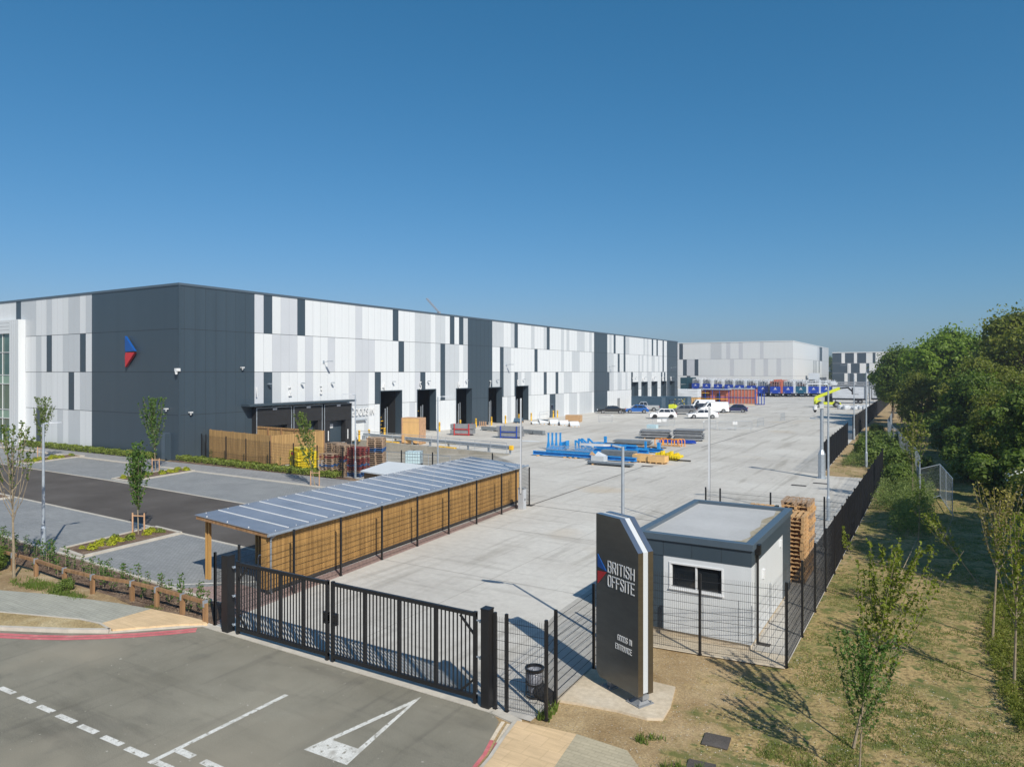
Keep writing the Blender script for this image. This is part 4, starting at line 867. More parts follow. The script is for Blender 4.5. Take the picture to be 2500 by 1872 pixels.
# ---------------- knee rail
kr=[(-31.0,12.72),(-29.03,12.74),(-27.43,12.76),(-25.32,12.66),(-23.71,12.72),(-21.94,13.0),(-20.66,13.02),(-19.34,13.0),(-18.2,12.96)]
t=thing('knee_rail','low timber knee rail with metal straps along the footpath edge','knee rail',(kr[0][0],kr[0][1],0)); o=kr[0]
for i,p in enumerate(kr):
    q=(p[0]-o[0],p[1]-o[1]); b=MB(); b.box(q[0]-.055,q[1]-.055,-.1,q[0]+.055,q[1]+.055,.6); ps_=b.build('post',M['timber2'],t)
    b=MB(); b.box(q[0]-.028,q[1]-.075,.5,q[0]+.028,q[1]+.062,.685); b.build('strap',M['galv'],ps_)
    if i: b=MB(); a=(kr[i-1][0]-o[0],kr[i-1][1]-o[1]); b.bar((a[0],a[1],.62),(q[0],q[1],.62),.09,.09); b.build('rail',M['timber2'],t)
# ================================================================ BIN STORE, PALLETS, YARD GOODS
def boards(name,label,cat,pts,h,m,rails=True):
    t=thing(name,label,cat,(pts[0][0],pts[0][1],0)); o=pts[0]
    for i in range(len(pts)-1):
        a=Vector((pts[i][0]-o[0],pts[i][1]-o[1],0)); b=Vector((pts[i+1][0]-o[0],pts[i+1][1]-o[1],0)); L=(b-a).length; d=(b-a)/L
        mb=MB(); n=int(L/.13); nn=Vector((-d.y,d.x,0))
        for k in range(n):
            p=a+d*(k+.5)*L/n+nn*U(-.006,.006); mb.bar((p.x,p.y,.06),(p.x,p.y,h+U(-.01,.01)),.018,.018) if False else mb.add([tuple(p+d*s1*.056+nn*s2*.011+Vector((0,0,zz))) for zz in (.05,h) for s1,s2 in ((-1,-1),(1,-1),(1,1),(-1,1))],[(0,1,2,3),(4,7,6,5),(0,4,5,1),(1,5,6,2),(2,6,7,3),(3,7,4,0)])
        mb.build('boarding',M[m],t)
        mb=MB()
        for z in (.4,h/2,h-.12): mb.bar(a+nn*.05+Vector((0,0,z)),b+nn*.05+Vector((0,0,z)),.05,.1)
        k=0
        while k*1.8<=L: p=a+d*k*1.8+nn*.09; mb.add([tuple(p+Vector((sx*.05,sy*.05,z))) for z in (0,h+.02) for sx,sy in ((-1,-1),(1,-1),(1,1),(-1,1))],[(0,1,2,3),(4,7,6,5),(0,4,5,1),(1,5,6,2),(2,6,7,3),(3,7,4,0)]); k+=1
        mb.build('frame',M['timber2'],t)
    return t
boards('bin_store','tall timber boarded bin store enclosure against the slate corner of the warehouse','bin store',[(-53.25,38.3),(-43.9,37.0),(-44.0,42.6),(-53.2,42.9)],2.4,'timberg')
P_=[(-53.3,37.6),(-52.52,37.45),(-49.39,37.05),(-46.38,36.6),(-43.21,36.25),(-40.43,36.05),(-37.74,35.8),(-35.2,35.75)]+[G(980,1100,2.06),G(1056,1105,2.06)]+[(-24.5,38.2),(-19.15,33.6)]
fence('black mesh fence behind the clipped hedge, in front of the bin store and yellow tank',P_)
# yellow tank
x,y=G(733,1150); t=thing('plastic_tank','bright yellow ribbed plastic tank behind the mesh fence','tank',(x-.2,y+.5,0),R(-22)); t.scale=(1.12,1.1,1.05)
b=MB(); 
def rbox(mb,sx,sy,z0,z1,c,m=0):
    pts=[(-sx+c,-sy),(sx-c,-sy),(sx,-sy+c),(sx,sy-c),(sx-c,sy),(-sx+c,sy),(-sx,sy-c),(-sx,-sy+c)]; mb.prism(pts,z0,z1,m)
rbox(b,.98,.68,.12,.75,.14); rbox(b,1.05,.75,.75,.9,.16); rbox(b,1.0,.7,.9,1.4,.2); rbox(b,.8,.5,1.4,1.62,.25); b.build('shell',M['yellowp'],t,bev=.06)
b=MB()
for z in (.25,.42,.59,1.0,1.15): rbox(b,1.01+.0,.71,z,z+.06,.15)
for x_ in (-.5,0,.5): b.box(x_-.04,-.74,.15,x_+.04,.74,1.3)
b.build('ribs',M['yellowp'],t,bev=.02); b=MB(); b.cbox(.1,-.8,1.25,.3,.1,.15); b.build('valve',M['lred'],t)
# pallets
def pallet(m,w=1.0,l=1.2):
    mb=MB(); J=lambda:U(-.006,.006)
    for k in range(6):
        y=-w/2+.06+k*(w-.12)/5; mb.box(-l/2,y-.055,.122+J()*.3,l/2+J(),y+.055,.142)
    for k in range(3):
        x=-l/2+.05+k*(l-.1)/2; mb.box(x-.05,-w/2,.1,x+.05,w/2,.122)
        for q in range(3):
            y=-w/2+.06+q*(w-.12)/2; mb.box(x-.05,y-.05,.02,x+.05,y+.05,.1)
    for q in range(3):
        y=-w/2+.06+q*(w-.12)/2; mb.box(-l/2,y-.05,0,l/2,y+.05,.02)
    o=mb.build('wooden_pallet',M[m]); d=o.data; bpy.data.objects.remove(o); return d
PM={k:pallet(k) for k in ('pal','palo','palb','palr')}
def stack(x,y,n,rz,label,seq,group):
    for i in range(n):
        k=seq[i%len(seq)]; o=bpy.data.objects.new('wooden_pallet',PM[k]); COL.objects.link(o)
        o.location=(x+U(-.025,.025),y+U(-.025,.025),i*.144+.004); o.rotation_euler.z=rz+R(U(-2.5,2.5)); tag(o,label[k] if isinstance(label,dict) else label,'pallet',group)
def sl(txt): return {'pal':'pale wooden pallet in '+txt,'palo':'weathered brown pallet in '+txt,'palb':'blue painted pallet in '+txt,'palr':'red painted pallet in '+txt}
SA=[('palo','palo','palo','palo','palo','palb','palo','palo','palo','palr','palo'),('palo','palo','palo','palo','palo','palo','palo','palb','palr','palr','palo','palo','palo','palo','palo'),('palb','palb','palo','palr','palr','palb','palr','palr','palr','palo','palr','palr','palr','palr'),('palo',)*9+('palo','palo','palb','palb','palo','palo','palo','palo','palo')]
for (px,py,n,rz,seq,txt) in ((798,1163,11,.1,SA[0],'the lowest yard stack, nearest the yellow tank'),(832,1161,15,-.1,SA[1],'the yard stack with a red band, second from the tank'),(866,1163,14,.05,SA[2],'the mostly red yard stack behind the lamp post'),(911,1157,18,.55,SA[3],'the tallest yard stack, nearest the clear tank'),(812,1148,14,.1,('palo',),'the weathered yard stack at the back of the row')):
    x,y=G(px,py); stack(x,y+.35,n,rz,sl(txt),seq,'pallets stacked by the loading ramp: '+txt)
stack(-4.45,26.6,16,R(90),'pale wooden pallet in the nearest tall stack behind the white hut',('pal',),'pallets in the nearest stack behind the hut')
stack(-4.42,27.87,18,R(90),'pale wooden pallet in the taller stack just behind the nearest one by the hut',('pal','pal','palo'),'pallets in the second stack behind the hut')
stack(-5.62,27.3,16,R(90),'pale wooden pallet in the stack mostly hidden behind the hut roof',('pal',),'pallets in the stack hidden behind the hut')
# IBC tank
x,y=G(1011,1136); t=thing('caged_tank','translucent plastic tank in a wire cage beyond the cycle shelter roof','tank',(x,y,0),R(25))
b=MB(); b.box(-.58,-.48,.16,.58,.48,1.1); b.tube((0,0,1.1),(0,0,1.15),.11,n=10); b.build('tank',M['ibc'],t,bev=.07)
b=MB()
for k in range(7):
    x_=-.6+k*.2; b.tube((x_,-.5,.15),(x_,-.5,1.13),.012,n=5); b.tube((x_,.5,.15),(x_,.5,1.13),.012,n=5)
for k in range(6):
    y_=-.5+k*.2; b.tube((-.6,y_,.15),(-.6,y_,1.13),.012,n=5); b.tube((.6,y_,.15),(.6,y_,1.13),.012,n=5)
for z in (.2,.45,.7,.95,1.13):
    b.tube((-.6,-.5,z),(.6,-.5,z),.012,n=5);b.tube((-.6,.5,z),(.6,.5,z),.012,n=5);b.tube((-.6,-.5,z),(-.6,.5,z),.012,n=5);b.tube((.6,-.5,z),(.6,.5,z),.012,n=5)
b.build('cage',M['galv'],t); b=MB(); b.box(-.6,-.5,.0,.6,.5,.03)
for x_ in (-.5,0,.5): b.box(x_-.06,-.5,.03,x_+.06,.5,.15)
b.build('base_pallet',M['rubber'],t); b=MB(); b.tube((0,0,1.15),(0,0,1.19),.09,n=10); b.build('lid',M['black'],t)
# guard rail + handrail on ramp
A_=Vector((-53.0,57.0,0)); B_=Vector((-32.5,53.6,0))
t=thing('guard_rail','galvanised steel crash barrier along the loading ramp with a yellow end cap','guard rail',A_); n=8
for k in range(n+1):
    p=(B_-A_)*k/n; MB().box(p.x-.06,p.y-.08,0,p.x+.06,p.y+.08,.72).build('post',M['galv'],t)
b=MB(); d=B_-A_
for z,yo in ((.42,-.12),(.52,-.17),(.60,-.10),(.68,-.17),(.78,-.12)): pass
vs=[];pr=[(-.10,.42),(-.17,.48),(-.17,.54),(-.11,.60),(-.17,.66),(-.17,.72),(-.10,.78)]
for p in (Vector((0,0,0)),d): vs+=[(p.x,p.y+yo,z) for yo,z in pr]
b.add(vs,[(i,i+1,8+i,7+i) for i in range(6)]); b.build('rail',M['galv'],t,fix=False)
b=MB(); b.box(d.x,d.y-.25,.4,d.x+.35,d.y+.05,.8); b.build('end_cap',M['yellow'],t,bev=.05)
def handrail(label,p,q,n,h=1.05,mid=False):
    p=Vector(p);q=Vector(q); t=thing('handrail',label,'handrail',p); b=MB(); d=q-p
    for k in range(n+1): s=d*k/n; b.tube(s,s+Vector((0,0,h)),.022,n=5)
    b.build('posts',M['galv'],t); b=MB(); b.tube((0,0,h),d+Vector((0,0,h)),.024,n=5)
    if mid: b.tube((0,0,h*.5),d+Vector((0,0,h*.5)),.02,n=5)
    b.build('top_rail',M['galv'],t); return t
handrail('thin galvanised handrail on the retaining wall beside the crash barrier',(-53.2,56.15,0),(-32.6,53.15,0),11)
handrail('thin galvanised handrail on the near side of the loading ramp behind the pallets',(-50,43.2,0),(-31.5,43.2,0),9,.95)
handrail('thin galvanised handrail standing against the warehouse wall near the personnel door',(-52.9,99.2,0),(-52.9,96.0,0),1,1.1)
b=MB(); p=G(965,1082); b.box(0,0,0,2.4,.35,.16); tag(b.build('kerb_block',M['yellow'],loc=(-49.5,55.9,0),rz=R(-9),bev=.03),'yellow kerb stop behind the crash barrier, nearer the warehouse','kerb stop')
tag(b.build('kerb_block',M['yellow'],loc=(-41.5,54.7,0),rz=R(-9),bev=.03),'yellow kerb stop behind the crash barrier, nearer its end','kerb stop')
# bollards
def boll(): 
    t=thing('bollard','x','bollard',(0,0,0)); MB().tube((0,0,0),(0,0,1.15),.11,n=12).build('post',M['yellow'],t)
    for z in (.72,.93): MB().tube((0,0,z),(0,0,z+.08),.113,n=12).build('black_band',M['black'],t)
    return t
BL=[(877,1071,'yellow bollard with black bands left of the goods-in lettering door'),(901,1071,'yellow bollard with black bands right of the goods-in lettering door'),(939,1066,'yellow banded bollard at the left of loading door 4'),(1073,1052,'yellow banded bollard between loading doors 5 and 6'),(1124,1036,'yellow banded bollard in front of loading door 6, behind the red-framed stillage'),(1162,1038,'yellow banded bollard between the slate wall and the red-framed stillage'),(1200,1033,'yellow banded bollard at the left of loading door 7'),(1234,1032,'yellow banded bollard at the right of loading door 7'),(1267,1028,'yellow banded bollard at the left of loading door 8'),(1297,1025,'yellow banded bollard at the right of loading door 8'),(1351,1017,'yellow banded bollard in front of the small wall door'),(1361,1017,'yellow banded bollard just right of the small wall door')]
b0=None
for px,py,lab in BL:
    y=onX(px,-52.4)
    if b0 is None: b0=boll(); b0.location=(-52.4,y,0); b0['label']=lab; b0['group']='yellow bollards along the loading doors'
    else: dup(b0,(-52.4,y,0),0,lab)
# plywood crate
x,y=G(1010,1083); t=thing('plywood_crate','tall plywood crate standing on a pallet behind the crash barrier','crate',(x,y,0),R(10))
b=MB(); b.box(-1.05,-.6,.15,1.05,.6,2.65); b.build('box',M['ply'],t,bev=.01); b=MB(); b.box(-1.06,-.61,2.2,1.06,.61,2.24); b.box(-1.06,-.61,2.62,1.06,.61,2.67)
for x_ in (-1.0,1.0): b.box(x_-.06,-.615,.15,x_+.06,.615,2.64)
b.build('battens',M['stake'],t)
b=MB(); b.box(-1.1,-.65,.1,1.1,.65,.15)
for x_ in (-1,0,1): b.box(x_-.05,-.65,0,x_+.05,.65,.1)
b.build('base',M['pal'],t)
# stillages
def stillage(label,px,py,m,L,H,rz,rows):
    x,y=G(px,py); t=thing('steel_stillage',label,'stillage',(x,y,0),rz); b=MB(); w=.55
    for sx in (-L/2,L/2):
        for sy in (-w,w): b.box(sx-.04,sy-.04,0,sx+.04,sy+.04,H)
    for z in (.1,H*.5): 
        for sx in (-L/2,L/2): b.box(sx-.04,-w,z,sx+.04,w,z+.08)
        for sy in (-w,w): b.box(-L/2,sy-.03,z,L/2,sy+.03,z+.08)
    b.build('frame',M[m],t); b=MB()
    for z in (.2,H*.5+.1):
        for k in range(rows): b.box(-L/2-.45+U(-.1,.1),-w+.08+k*(2*w-.16)/rows,z,L/2+.45+U(-.1,.1),-w+.05+(k+1)*(2*w-.16)/rows,z+H*.38+U(-.04,.04))
    b.build('panels',M['grey'],t); return t
stillage('red-framed stillage loaded with grey panels in front of door 6',1131,1062,'red',1.8,1.35,R(14),6)
stillage('blue-framed stillage loaded with grey panels beside the long grey beams',1246,1069,'navy',1.9,1.35,R(10),4)
M['steelg']=pm('grey_steel_beams',(.20,.225,.24),.5,.2,var=.15)
x,y=G(1178,1050); x2,y2=G(1328,1062); b=MB(); d=Vector((x2-x,y2-y,0)); 
for k,(u0,u1) in enumerate(((0,.28),(.29,.6),(.62,.84),(.85,1))): b.bar(d*u0+Vector((0,0,.3)),d*u1+Vector((0,0,.3)),.5,.38)
for k in range(6): b.bar(d*(k/5.2+.02)+Vector((-.2,-.4,.05)),d*(k/5.2+.02)+Vector((.2,.4,.05)),.1,.1)
tag(b.build('grey_beams',M['steelg'],loc=(x,y,0)),'long wrapped run of grey beams on bearers, in front of doors 7 and 8','beams')
# ridge cap packs
def tent(m,mw):
    b=MB(); L=.62
    for k in range(3): z=.10*k; b.add([(-L,-.75,.05+z),(-L,0,.5+z),(-L,.75,.05+z),(L,-.75,.05+z),(L,0,.5+z),(L,.75,.05+z),(-L,-.75,.02+z),(-L,0,.46+z),(-L,.75,.02+z),(L,-.75,.02+z),(L,0,.46+z),(L,.75,.02+z)],[(0,1,4,3),(1,2,5,4),(6,9,10,7),(7,10,11,8),(0,6,7,1),(1,7,8,2),(3,4,10,9),(4,5,11,10),(0,3,9,6),(2,8,11,5)])
    t=thing('sheet_pack','x','sheet pack',(0,0,0)); b.build('folded_sheets',M[m],t); b=MB()
    for x_ in (-.5,0,.5): b.box(x_-.06,-.8,0,x_+.06,.8,.1); b.add([(x_-.05,-.5,.1),(x_+.05,-.5,.1),(x_+.05,.5,.1),(x_-.05,.5,.1),(x_-.05,0,.42),(x_+.05,0,.42)],[(0,1,2,3),(0,4,5,1),(2,5,4,3),(0,3,4),(1,5,2)])
    b.build('bearers',M['pal'],t); return t
tw=tent('white','pal'); tg=tent('container','pal')
x,y=G(1266,1032); tg.location=(x,y,0); tg.rotation_euler.z=R(20); tg['label']='blue-grey folded cladding sheets on bearers, leftmost of the sheet packs'
first=True
for px,py,rz,lab in ((1308,1035,40,'low pack of white folded sheets beside the blue-grey pack'),(1326,1035,42,'white folded sheet pack with a blue sheet lying on top'),(1352,1037,38,'white folded sheet pack on bearers, third from the cardboard box'),(1376,1038,38,'white folded sheet pack on bearers, second from the cardboard box'),(1401,1041,38,'white folded sheet pack on bearers, nearest the cardboard box')):
    x,y=G(px,py)
    if first: tw.location=(x,y,0); tw.rotation_euler.z=R(rz); tw['label']=lab; tw['group']='white folded sheet packs'; first=False; tw.scale=(1,1,.5)
    else: dup(tw,(x,y,0),R(rz),lab,scale=(1,1,1))
x,y=G(1326,1035); tag(MB().box(-.9,-.45,0,.9,.45,.03).build('cladding_sheet',M['container'],loc=(x,y+.1,.62),rz=R(15)),'blue-grey sheet lying on a white folded pack','sheet')
x,y=G(1401,1029); t=thing('cardboard_box','long brown cardboard box on the yard behind the white sheet packs','box',(x,y,0),R(6)); MB().box(-1.15,-.5,.1,1.15,.5,.98).build('carton',M['card'],t,bev=.01); b=MB(); b.box(-1.1,-.45,0,-.9,.45,.1); b.box(.9,-.45,0,1.1,.45,.1); b.build('bearers',M['pal'],t)
x,y=G(1292,1077); t=flat('plastic_sheet',[(x-1.3,y-.3),(x-.3,y-.6),(x+1.2,y-.2),(x+1.4,y+.5),(x-.1,y+.6),(x-1.1,y+.3)],.012,M['white'],False); tag(t,'crumpled white plastic sheet lying flat on the concrete','sheet')
for px,py in ((1178,1040),(1192,1036)):
    x,y=G(px,py)
b=MB(); 
for k in range(4): b.box(k*.32,0,0,k*.32+.1,.1,.75); b.bar((k*.32,.05,.2),(k*.32+.35,.4,.2),.06,.06)
x,y=G(1170,1042); tag(b.build('timber_frames',M['stake'],loc=(x,y,0)),'small loose timber offcuts standing by the slate wall','timber offcuts')
# blue steelwork
def at2(px,py): x,y=G(px,py); return (x,y,0)
o=at2(1304,1111); t=thing('blue_beams','very long bright blue steel beam lying on timber bearers, front of the steelwork','steel beam',o)
b=MB(); L=9.6; b.box(0,-.16,.1,5.6,.16,.14); b.box(0,-.02,.14,5.6,.02,.36); b.box(0,-.16,.36,5.6,.16,.40); b.box(5.6,-.45,.1,L,-.1,.14); b.box(5.6,-.30,.14,L,-.26,.36); b.box(5.6,-.45,.36,L,-.1,.40); b.box(-.02,-.17,.1,.02,.17,.42); b.build('beam',M['blue'],t)
b=MB(); 
for x_ in (.5,3.1,3.6,4.1,6.5,9): b.box(x_,-.5,0,x_+.12,.4,.1)
b.build('bearers',M['pal'],t)
t=thing('ladder_frames','row of galvanised rungs and brackets lying over the long blue beam','ladder frames',at2(1335,1108))
b=MB()
for k in range(26): x_=k*.175; b.bar((x_,-.1,.42),(x_+.1,.55,.72+.05*(k%3)),.035,.03)
b.bar((0,-.1,.43),(4.5,-.1,.43),.04,.04); b.bar((.1,.55,.72),(4.6,.55,.74),.04,.04); b.build('rungs',M['galv'],t); b=MB(); b.box(-.2,.2,0,4.6,.6,.4); b.build('packing_beam',M['blue'],t)
cl=None
for k,(px,lab) in enumerate(((1339,'leftmost upright blue steel column with a flared foot'),(1348.5,'second upright blue steel column from the left'),(1358,'third upright blue steel column from the left'),(1368,'rightmost of the four upright blue steel columns'))):
    if cl is None:
        cl=thing('steel_column',lab,'steel column',at2(px,1097),0,'upright blue steel columns'); b=MB(); b.box(-.065,-.065,0,.065,.065,1.55); b.add([(-.06,-.02,.1),(.06,-.02,.1),(.1,-.02,0),(-.1,-.02,0),(-.06,-.02,.75),(.06,-.02,.75)],[(3,0,4),(1,2,5)]); b.add([(-.16,-.16,0),(.16,-.16,0),(.16,.16,0),(-.16,.16,0),(-.07,-.07,.7),(.07,-.07,.7),(.07,.07,.7),(-.07,.07,.7)],[(0,1,5,4),(1,2,6,5),(2,3,7,6),(3,0,4,7),(0,3,2,1)]); b.box(-.09,-.09,1.5,.09,.09,1.55); b.build('shaft',M['blue'],cl); cl.location.z=.02
    else: dup(cl,tuple(at2(px,1097)[:2])+(.02,),0,lab)
def pile(name,label,cat,px,py,specs,m,rz=0):
    t=thing(name,label,cat,at2(px,py),rz)
    b=MB()
    for s in specs: b.box(*s)
    b.build('body',M[m],t); return t
t=pile('steel_brackets','cluster of small blue steel brackets beside the four upright columns','brackets',1378,1097,[(-.25,-.2,0,-.05,.2,.7),(.0,-.2,0,.15,.2,.75),(.25,-.3,.1,.35,.3,.85)],'blue')
t=thing('triangular_steelwork','blue triangular steel frames standing on edge in the pile','steel frames',at2(1405,1099))
b=MB()
for x_,h in ((0,.95),(.35,1.1),(.65,1.15),(1.3,1.2)):
    b.bar((x_,0,.05),(x_,0,h),.14,.12); b.bar((x_+.05,0,h-.05),(x_+1.3,-.1,.12),.12,.14)
b.bar((0,0,.1),(2.6,-.1,.1),.16,.2); b.build('frame',M['blue'],t)
t=thing('steel_beam_pile','jumbled pile of short blue steel beams in the middle of the steelwork','steel beams',at2(1450,1106))
b=MB()
for i,(x0_,y0_,z,l,a) in enumerate(((0,0,.05,4.2,0),(.2,.45,.05,3.6,3),(.1,.2,.4,4.0,-2),(1.0,.9,.05,3.8,0),(.4,.6,.4,3.3,4),(1.6,1.3,.05,3.0,0),(1.9,-.5,.05,1.4,8),(2.2,-.45,.4,1.1,-10))):
    d=Vector((math.cos(R(a)),math.sin(R(a)),0))*l; p=Vector((x0_,y0_,z+.15)); b.bar(p,p+d,.3,.06); b.bar(p+Vector((0,0,.26)),p+d+Vector((0,0,.26)),.3,.06); b.bar(p+Vector((0,0,.13)),p+d+Vector((0,0,.13)),.05,.24)
b.box(2.6,-.7,.1,2.8,-.4,.95); b.box(.0,-.05,.4,.15,.1,1.0); b.build('beams',M['blue'],t)
t=thing('plated_beam','blue steel beam with two upright stub plates, right of the lamp post','steel beam',at2(1525,1101))
b=MB(); b.box(0,-.15,.1,3.7,.15,.14); b.box(0,-.15,.36,3.7,.15,.4); b.box(0,-.03,.14,3.7,.03,.36); b.box(1.95,-.1,.4,2.12,.1,1.0); b.box(3.15,-.15,.4,3.4,.15,.95); b.box(-.1,-.25,0,.15,.3,.6); b.build('beam',M['blue'],t)
t=pile('steel_offcut','short blue stub column on dark sheets at the back of the steelwork','steel column',1478,1083,[(-.12,-.12,.1,.12,.12,.75),(-1.0,-.3,0,.7,.3,.12)],'blue')
def sheets(name,label,px,py,L,W,H,m,rz=0,n=6,jit=.08,cat='sheet stack'):
    t=thing(name,label,cat,at2(px,py),rz); b=MB()
    for k in range(n):
        z=.1+(H-.1)*k/n; jx,jy=U(-jit,jit),U(-jit,jit); b.box(-L/2+jx,-W/2+jy,z,L/2+jx,W/2+jy,z+(H-.1)/n*.86)
    b.build('sheets',M[m],t); b=MB()
    for x_ in (-L*.35,L*.35): b.box(x_-.06,-W/2-.05,0,x_+.06,W/2+.05,.1)
    b.build('bearers',M['pal'],t); return t
sheets('steel_purlins','stack of grey steel purlins beside the wooden crates',1512,1121,2.9,.9,.75,'steelg',0,5,.05,'purlins')
sheets('sheet_stack','flat low stack of grey sheets in front of the steelwork',1488,1136,3.6,.8,.24,'steelg',0,3,.1)
sheets('sheet_stack','tall uneven stack of grey boards below the white cars, left of two',1601,1070,3.1,1.6,.95,'grey',R(12),9,.18)
sheets('sheet_stack','tall uneven stack of grey boards below the white cars, right of two',1681,1075,3.0,1.5,1.2,'grey',R(12),10,.15)
sheets('sheet_stack','low spread of pale metal sheets behind the orange hoops',1545,1084,3.6,1.5,.4,'steelg',R(8),4,.2)
sheets('sheet_stack','thin dark sheets under the blue stub column',1500,1086,1.9,.9,.16,'drain',R(8),2,.1)
sheets('board_stack','low pale brown boards in front of the metal sheets',1570,1092,2.6,.9,.14,'palo',R(5),2,.1)
sheets('sheet_stack','small low heap of grey gratings near the orange hoops',1608,1094,1.6,.7,.14,'grey',0,2,.15)
sheets('cladding_stack','flat pale panel lying on top of the blue beam pile',1478,1097,2.4,.8,.16,'pale',R(3),2,.02)
t=pile('plastic_crate','pale grey plastic crate on top of the left stack of grey boards','crate',1593,1066,[(-.55,-.4,0,.55,.4,.42)],'ibc'); t.location.z=.96
t=pile('blue_tubes','bundle of dark blue steel tubes behind the orange hoops','tubes',1655,1082,[(-1.9+.1*k,-.3+.14*k,.08+.1*(k%2),1.9-.12*k,-.2+.14*k,.26+.1*(k%2)) for k in range(5)],'navy',R(5))
t=thing('hoop_barriers','orange painted steel hoop guards standing on a pallet','hoop guards',at2(1599,1087)); b=MB()
for x_,l,y_ in ((0,.8,0),(.35,.8,.5),(.85,1.1,.1),(1.7,.75,0),(1.9,.75,.3),(2.1,.75,.6)):
    b.path([(x_,y_,0),(x_,y_,.55),(x_+.1,y_,.68),(x_+l-.1,y_-.05,.68),(x_+l,y_-.05,.55),(x_+l,y_-.05,0)],.045,6)
b.build('hoops',M['orange'],t); b=MB(); b.box(0,-.2,.02,2.6,.5,.12); b.build('base_boards',M['pal'],t)
for k,(px,py,w,lab) in enumerate(((1568,1127.5,1.35,'low open wooden crate left of two beside the yellow steelwork'),(1607,1131,1.4,'low open wooden crate right of two beside the yellow steelwork'))):
    t=thing('wooden_crate',lab,'crate',at2(px,py),R(-2)); b=MB(); b.box(-w/2,-.45,.12,w/2,-.42,.62); b.box(-w/2,.42,.12,w/2,.45,.62); b.box(-w/2,-.42,.12,-w/2+.03,.42,.62); b.box(w/2-.03,-.42,.12,w/2,.42,.62); b.build('boards',M['ply'],t)
    MB().box(-w/2+.03,-.42,.14,w/2-.03,.42,.5+.05*k).build('contents',M['palo'],t); b=MB(); b.box(-w/2,-.45,0,w/2,.45,.02)
    for x_ in (-.5,0,.5): b.box(x_-.05,-.45,.02,x_+.05,.45,.12)
    b.build('base',M['pal'],t)
t=thing('yellow_steelwork','heap of bright yellow steel brackets and feet beside the crates','steelwork',at2(1625,1122)); b=MB()
for k in range(8): x_=k*.24; b.box(x_-.8,-.3+.05*(k%2),.1,x_-.62,.3,.5+.12*(k%3)); b.box(x_-.85,-.35,.05,x_-.58,.35,.12)
for k in range(4): b.tube((.6+.25*k,-.45-.1*k,.35),(.6+.25*k,.15,.35),.14,n=8)
b.box(-.8,-.2,.45,1.2,.2,.55); b.build('brackets',M['yellowp'],t); b=MB(); b.box(.9,-.3,.02,2.2,-.2,.12); b.box(-1.2,.1,.02,.9,.3,.14); b.build('steel_bars',M['drain'],t)
t=thing('parts_crate','small pale crate of torn packaging in front of the blue beams','crate',at2(1463,1127)); MB().box(-.55,-.4,.05,.55,.4,.5).build('box',M['pale'],t); b=MB(); b.add([(-.3,-.3,.5),(.5,-.35,.5),(.6,.3,.5),(-.2,.35,.5),(-.1,0,.85)],[(0,1,4),(1,2,4),(2,3,4),(3,0,4)]); b.build('torn_wrap',M['tarp'],t)
b=MB(); b.add([(-.3,-.2,0),(.2,-.25,0),(.1,.2,0),(-.15,0,.3)],[(0,1,3),(1,2,3),(2,0,3)]); tag(b.build('cardboard_scrap',M['card'],loc=(at2(1456,1126)[0]-.25,at2(1456,1126)[1],.52)),'torn brown cardboard resting on the pale parts crate','cardboard')
# pedestrian barriers
def pb():
    b=MB(); b.path([(-1.05,0,.1),(-1.05,0,1.0),(-.95,0,1.1),(.95,0,1.1),(1.05,0,1.0),(1.05,0,.1)],.018,5); b.tube((-1.05,0,.25),(1.05,0,.25),.016,n=5)
    for k in range(1,16): b.tube((-1.05+k*.131,0,.25),(-1.05+k*.131,0,1.1),.007,n=4)
    for x_ in (-.9,.9): b.bar((x_,-.3,.03),(x_,.3,.03),.04,.02); b.tube((x_,0,.03),(x_,0,.25),.014,n=4)
    return b.build('pedestrian_barrier',M['galv'])
p0=pb(); fst=True
for px,py,rz,lab in ((1478,1031,5,'lone galvanised crowd barrier in front of the black saloon'),(1612,1042,25,'galvanised crowd barrier with a sign below the white cars, left of two'),(1627,1041,25,'galvanised crowd barrier below the white cars, right of two'),(1733,1049,60,'galvanised crowd barrier just left of the tall white mast'),(1776,1050,28,'galvanised crowd barrier with a white sign right of the white mast'),(1815,1049,20,'galvanised crowd barrier at the right end of the barrier row'),(1857,1041,80,'galvanised crowd barrier seen nearly end-on by the drain channel'),(1911,1026,85,'pale upright crowd barrier end-on in the open yard')):
    q=at2(px,py)
    if fst: o=p0; fst=False
    else: o=p0.copy(); COL.objects.link(o)
    o.location=q; o.rotation_euler.z=R(rz); tag(o,lab,'barrier','crowd barriers in the yard')
for px,py,lab in ((1610,1042,'small white notice hung on the crowd barrier below the white cars'),(1623,1041,'second small white notice hung on the crowd barriers below the white cars'),(1795,1049,'white notice hung on the crowd barrier right of the mast')):
    q=at2(px,py); tag(MB().box(-.28,-.01,0,.28,.01,.4).build('notice_board',M['whitep'],loc=(q[0],q[1]-.1,.65),rz=R(27)),lab,'notice')
M['teal2']=pm('dark_teal_paint',(.006,.05,.07),.5,var=.1)
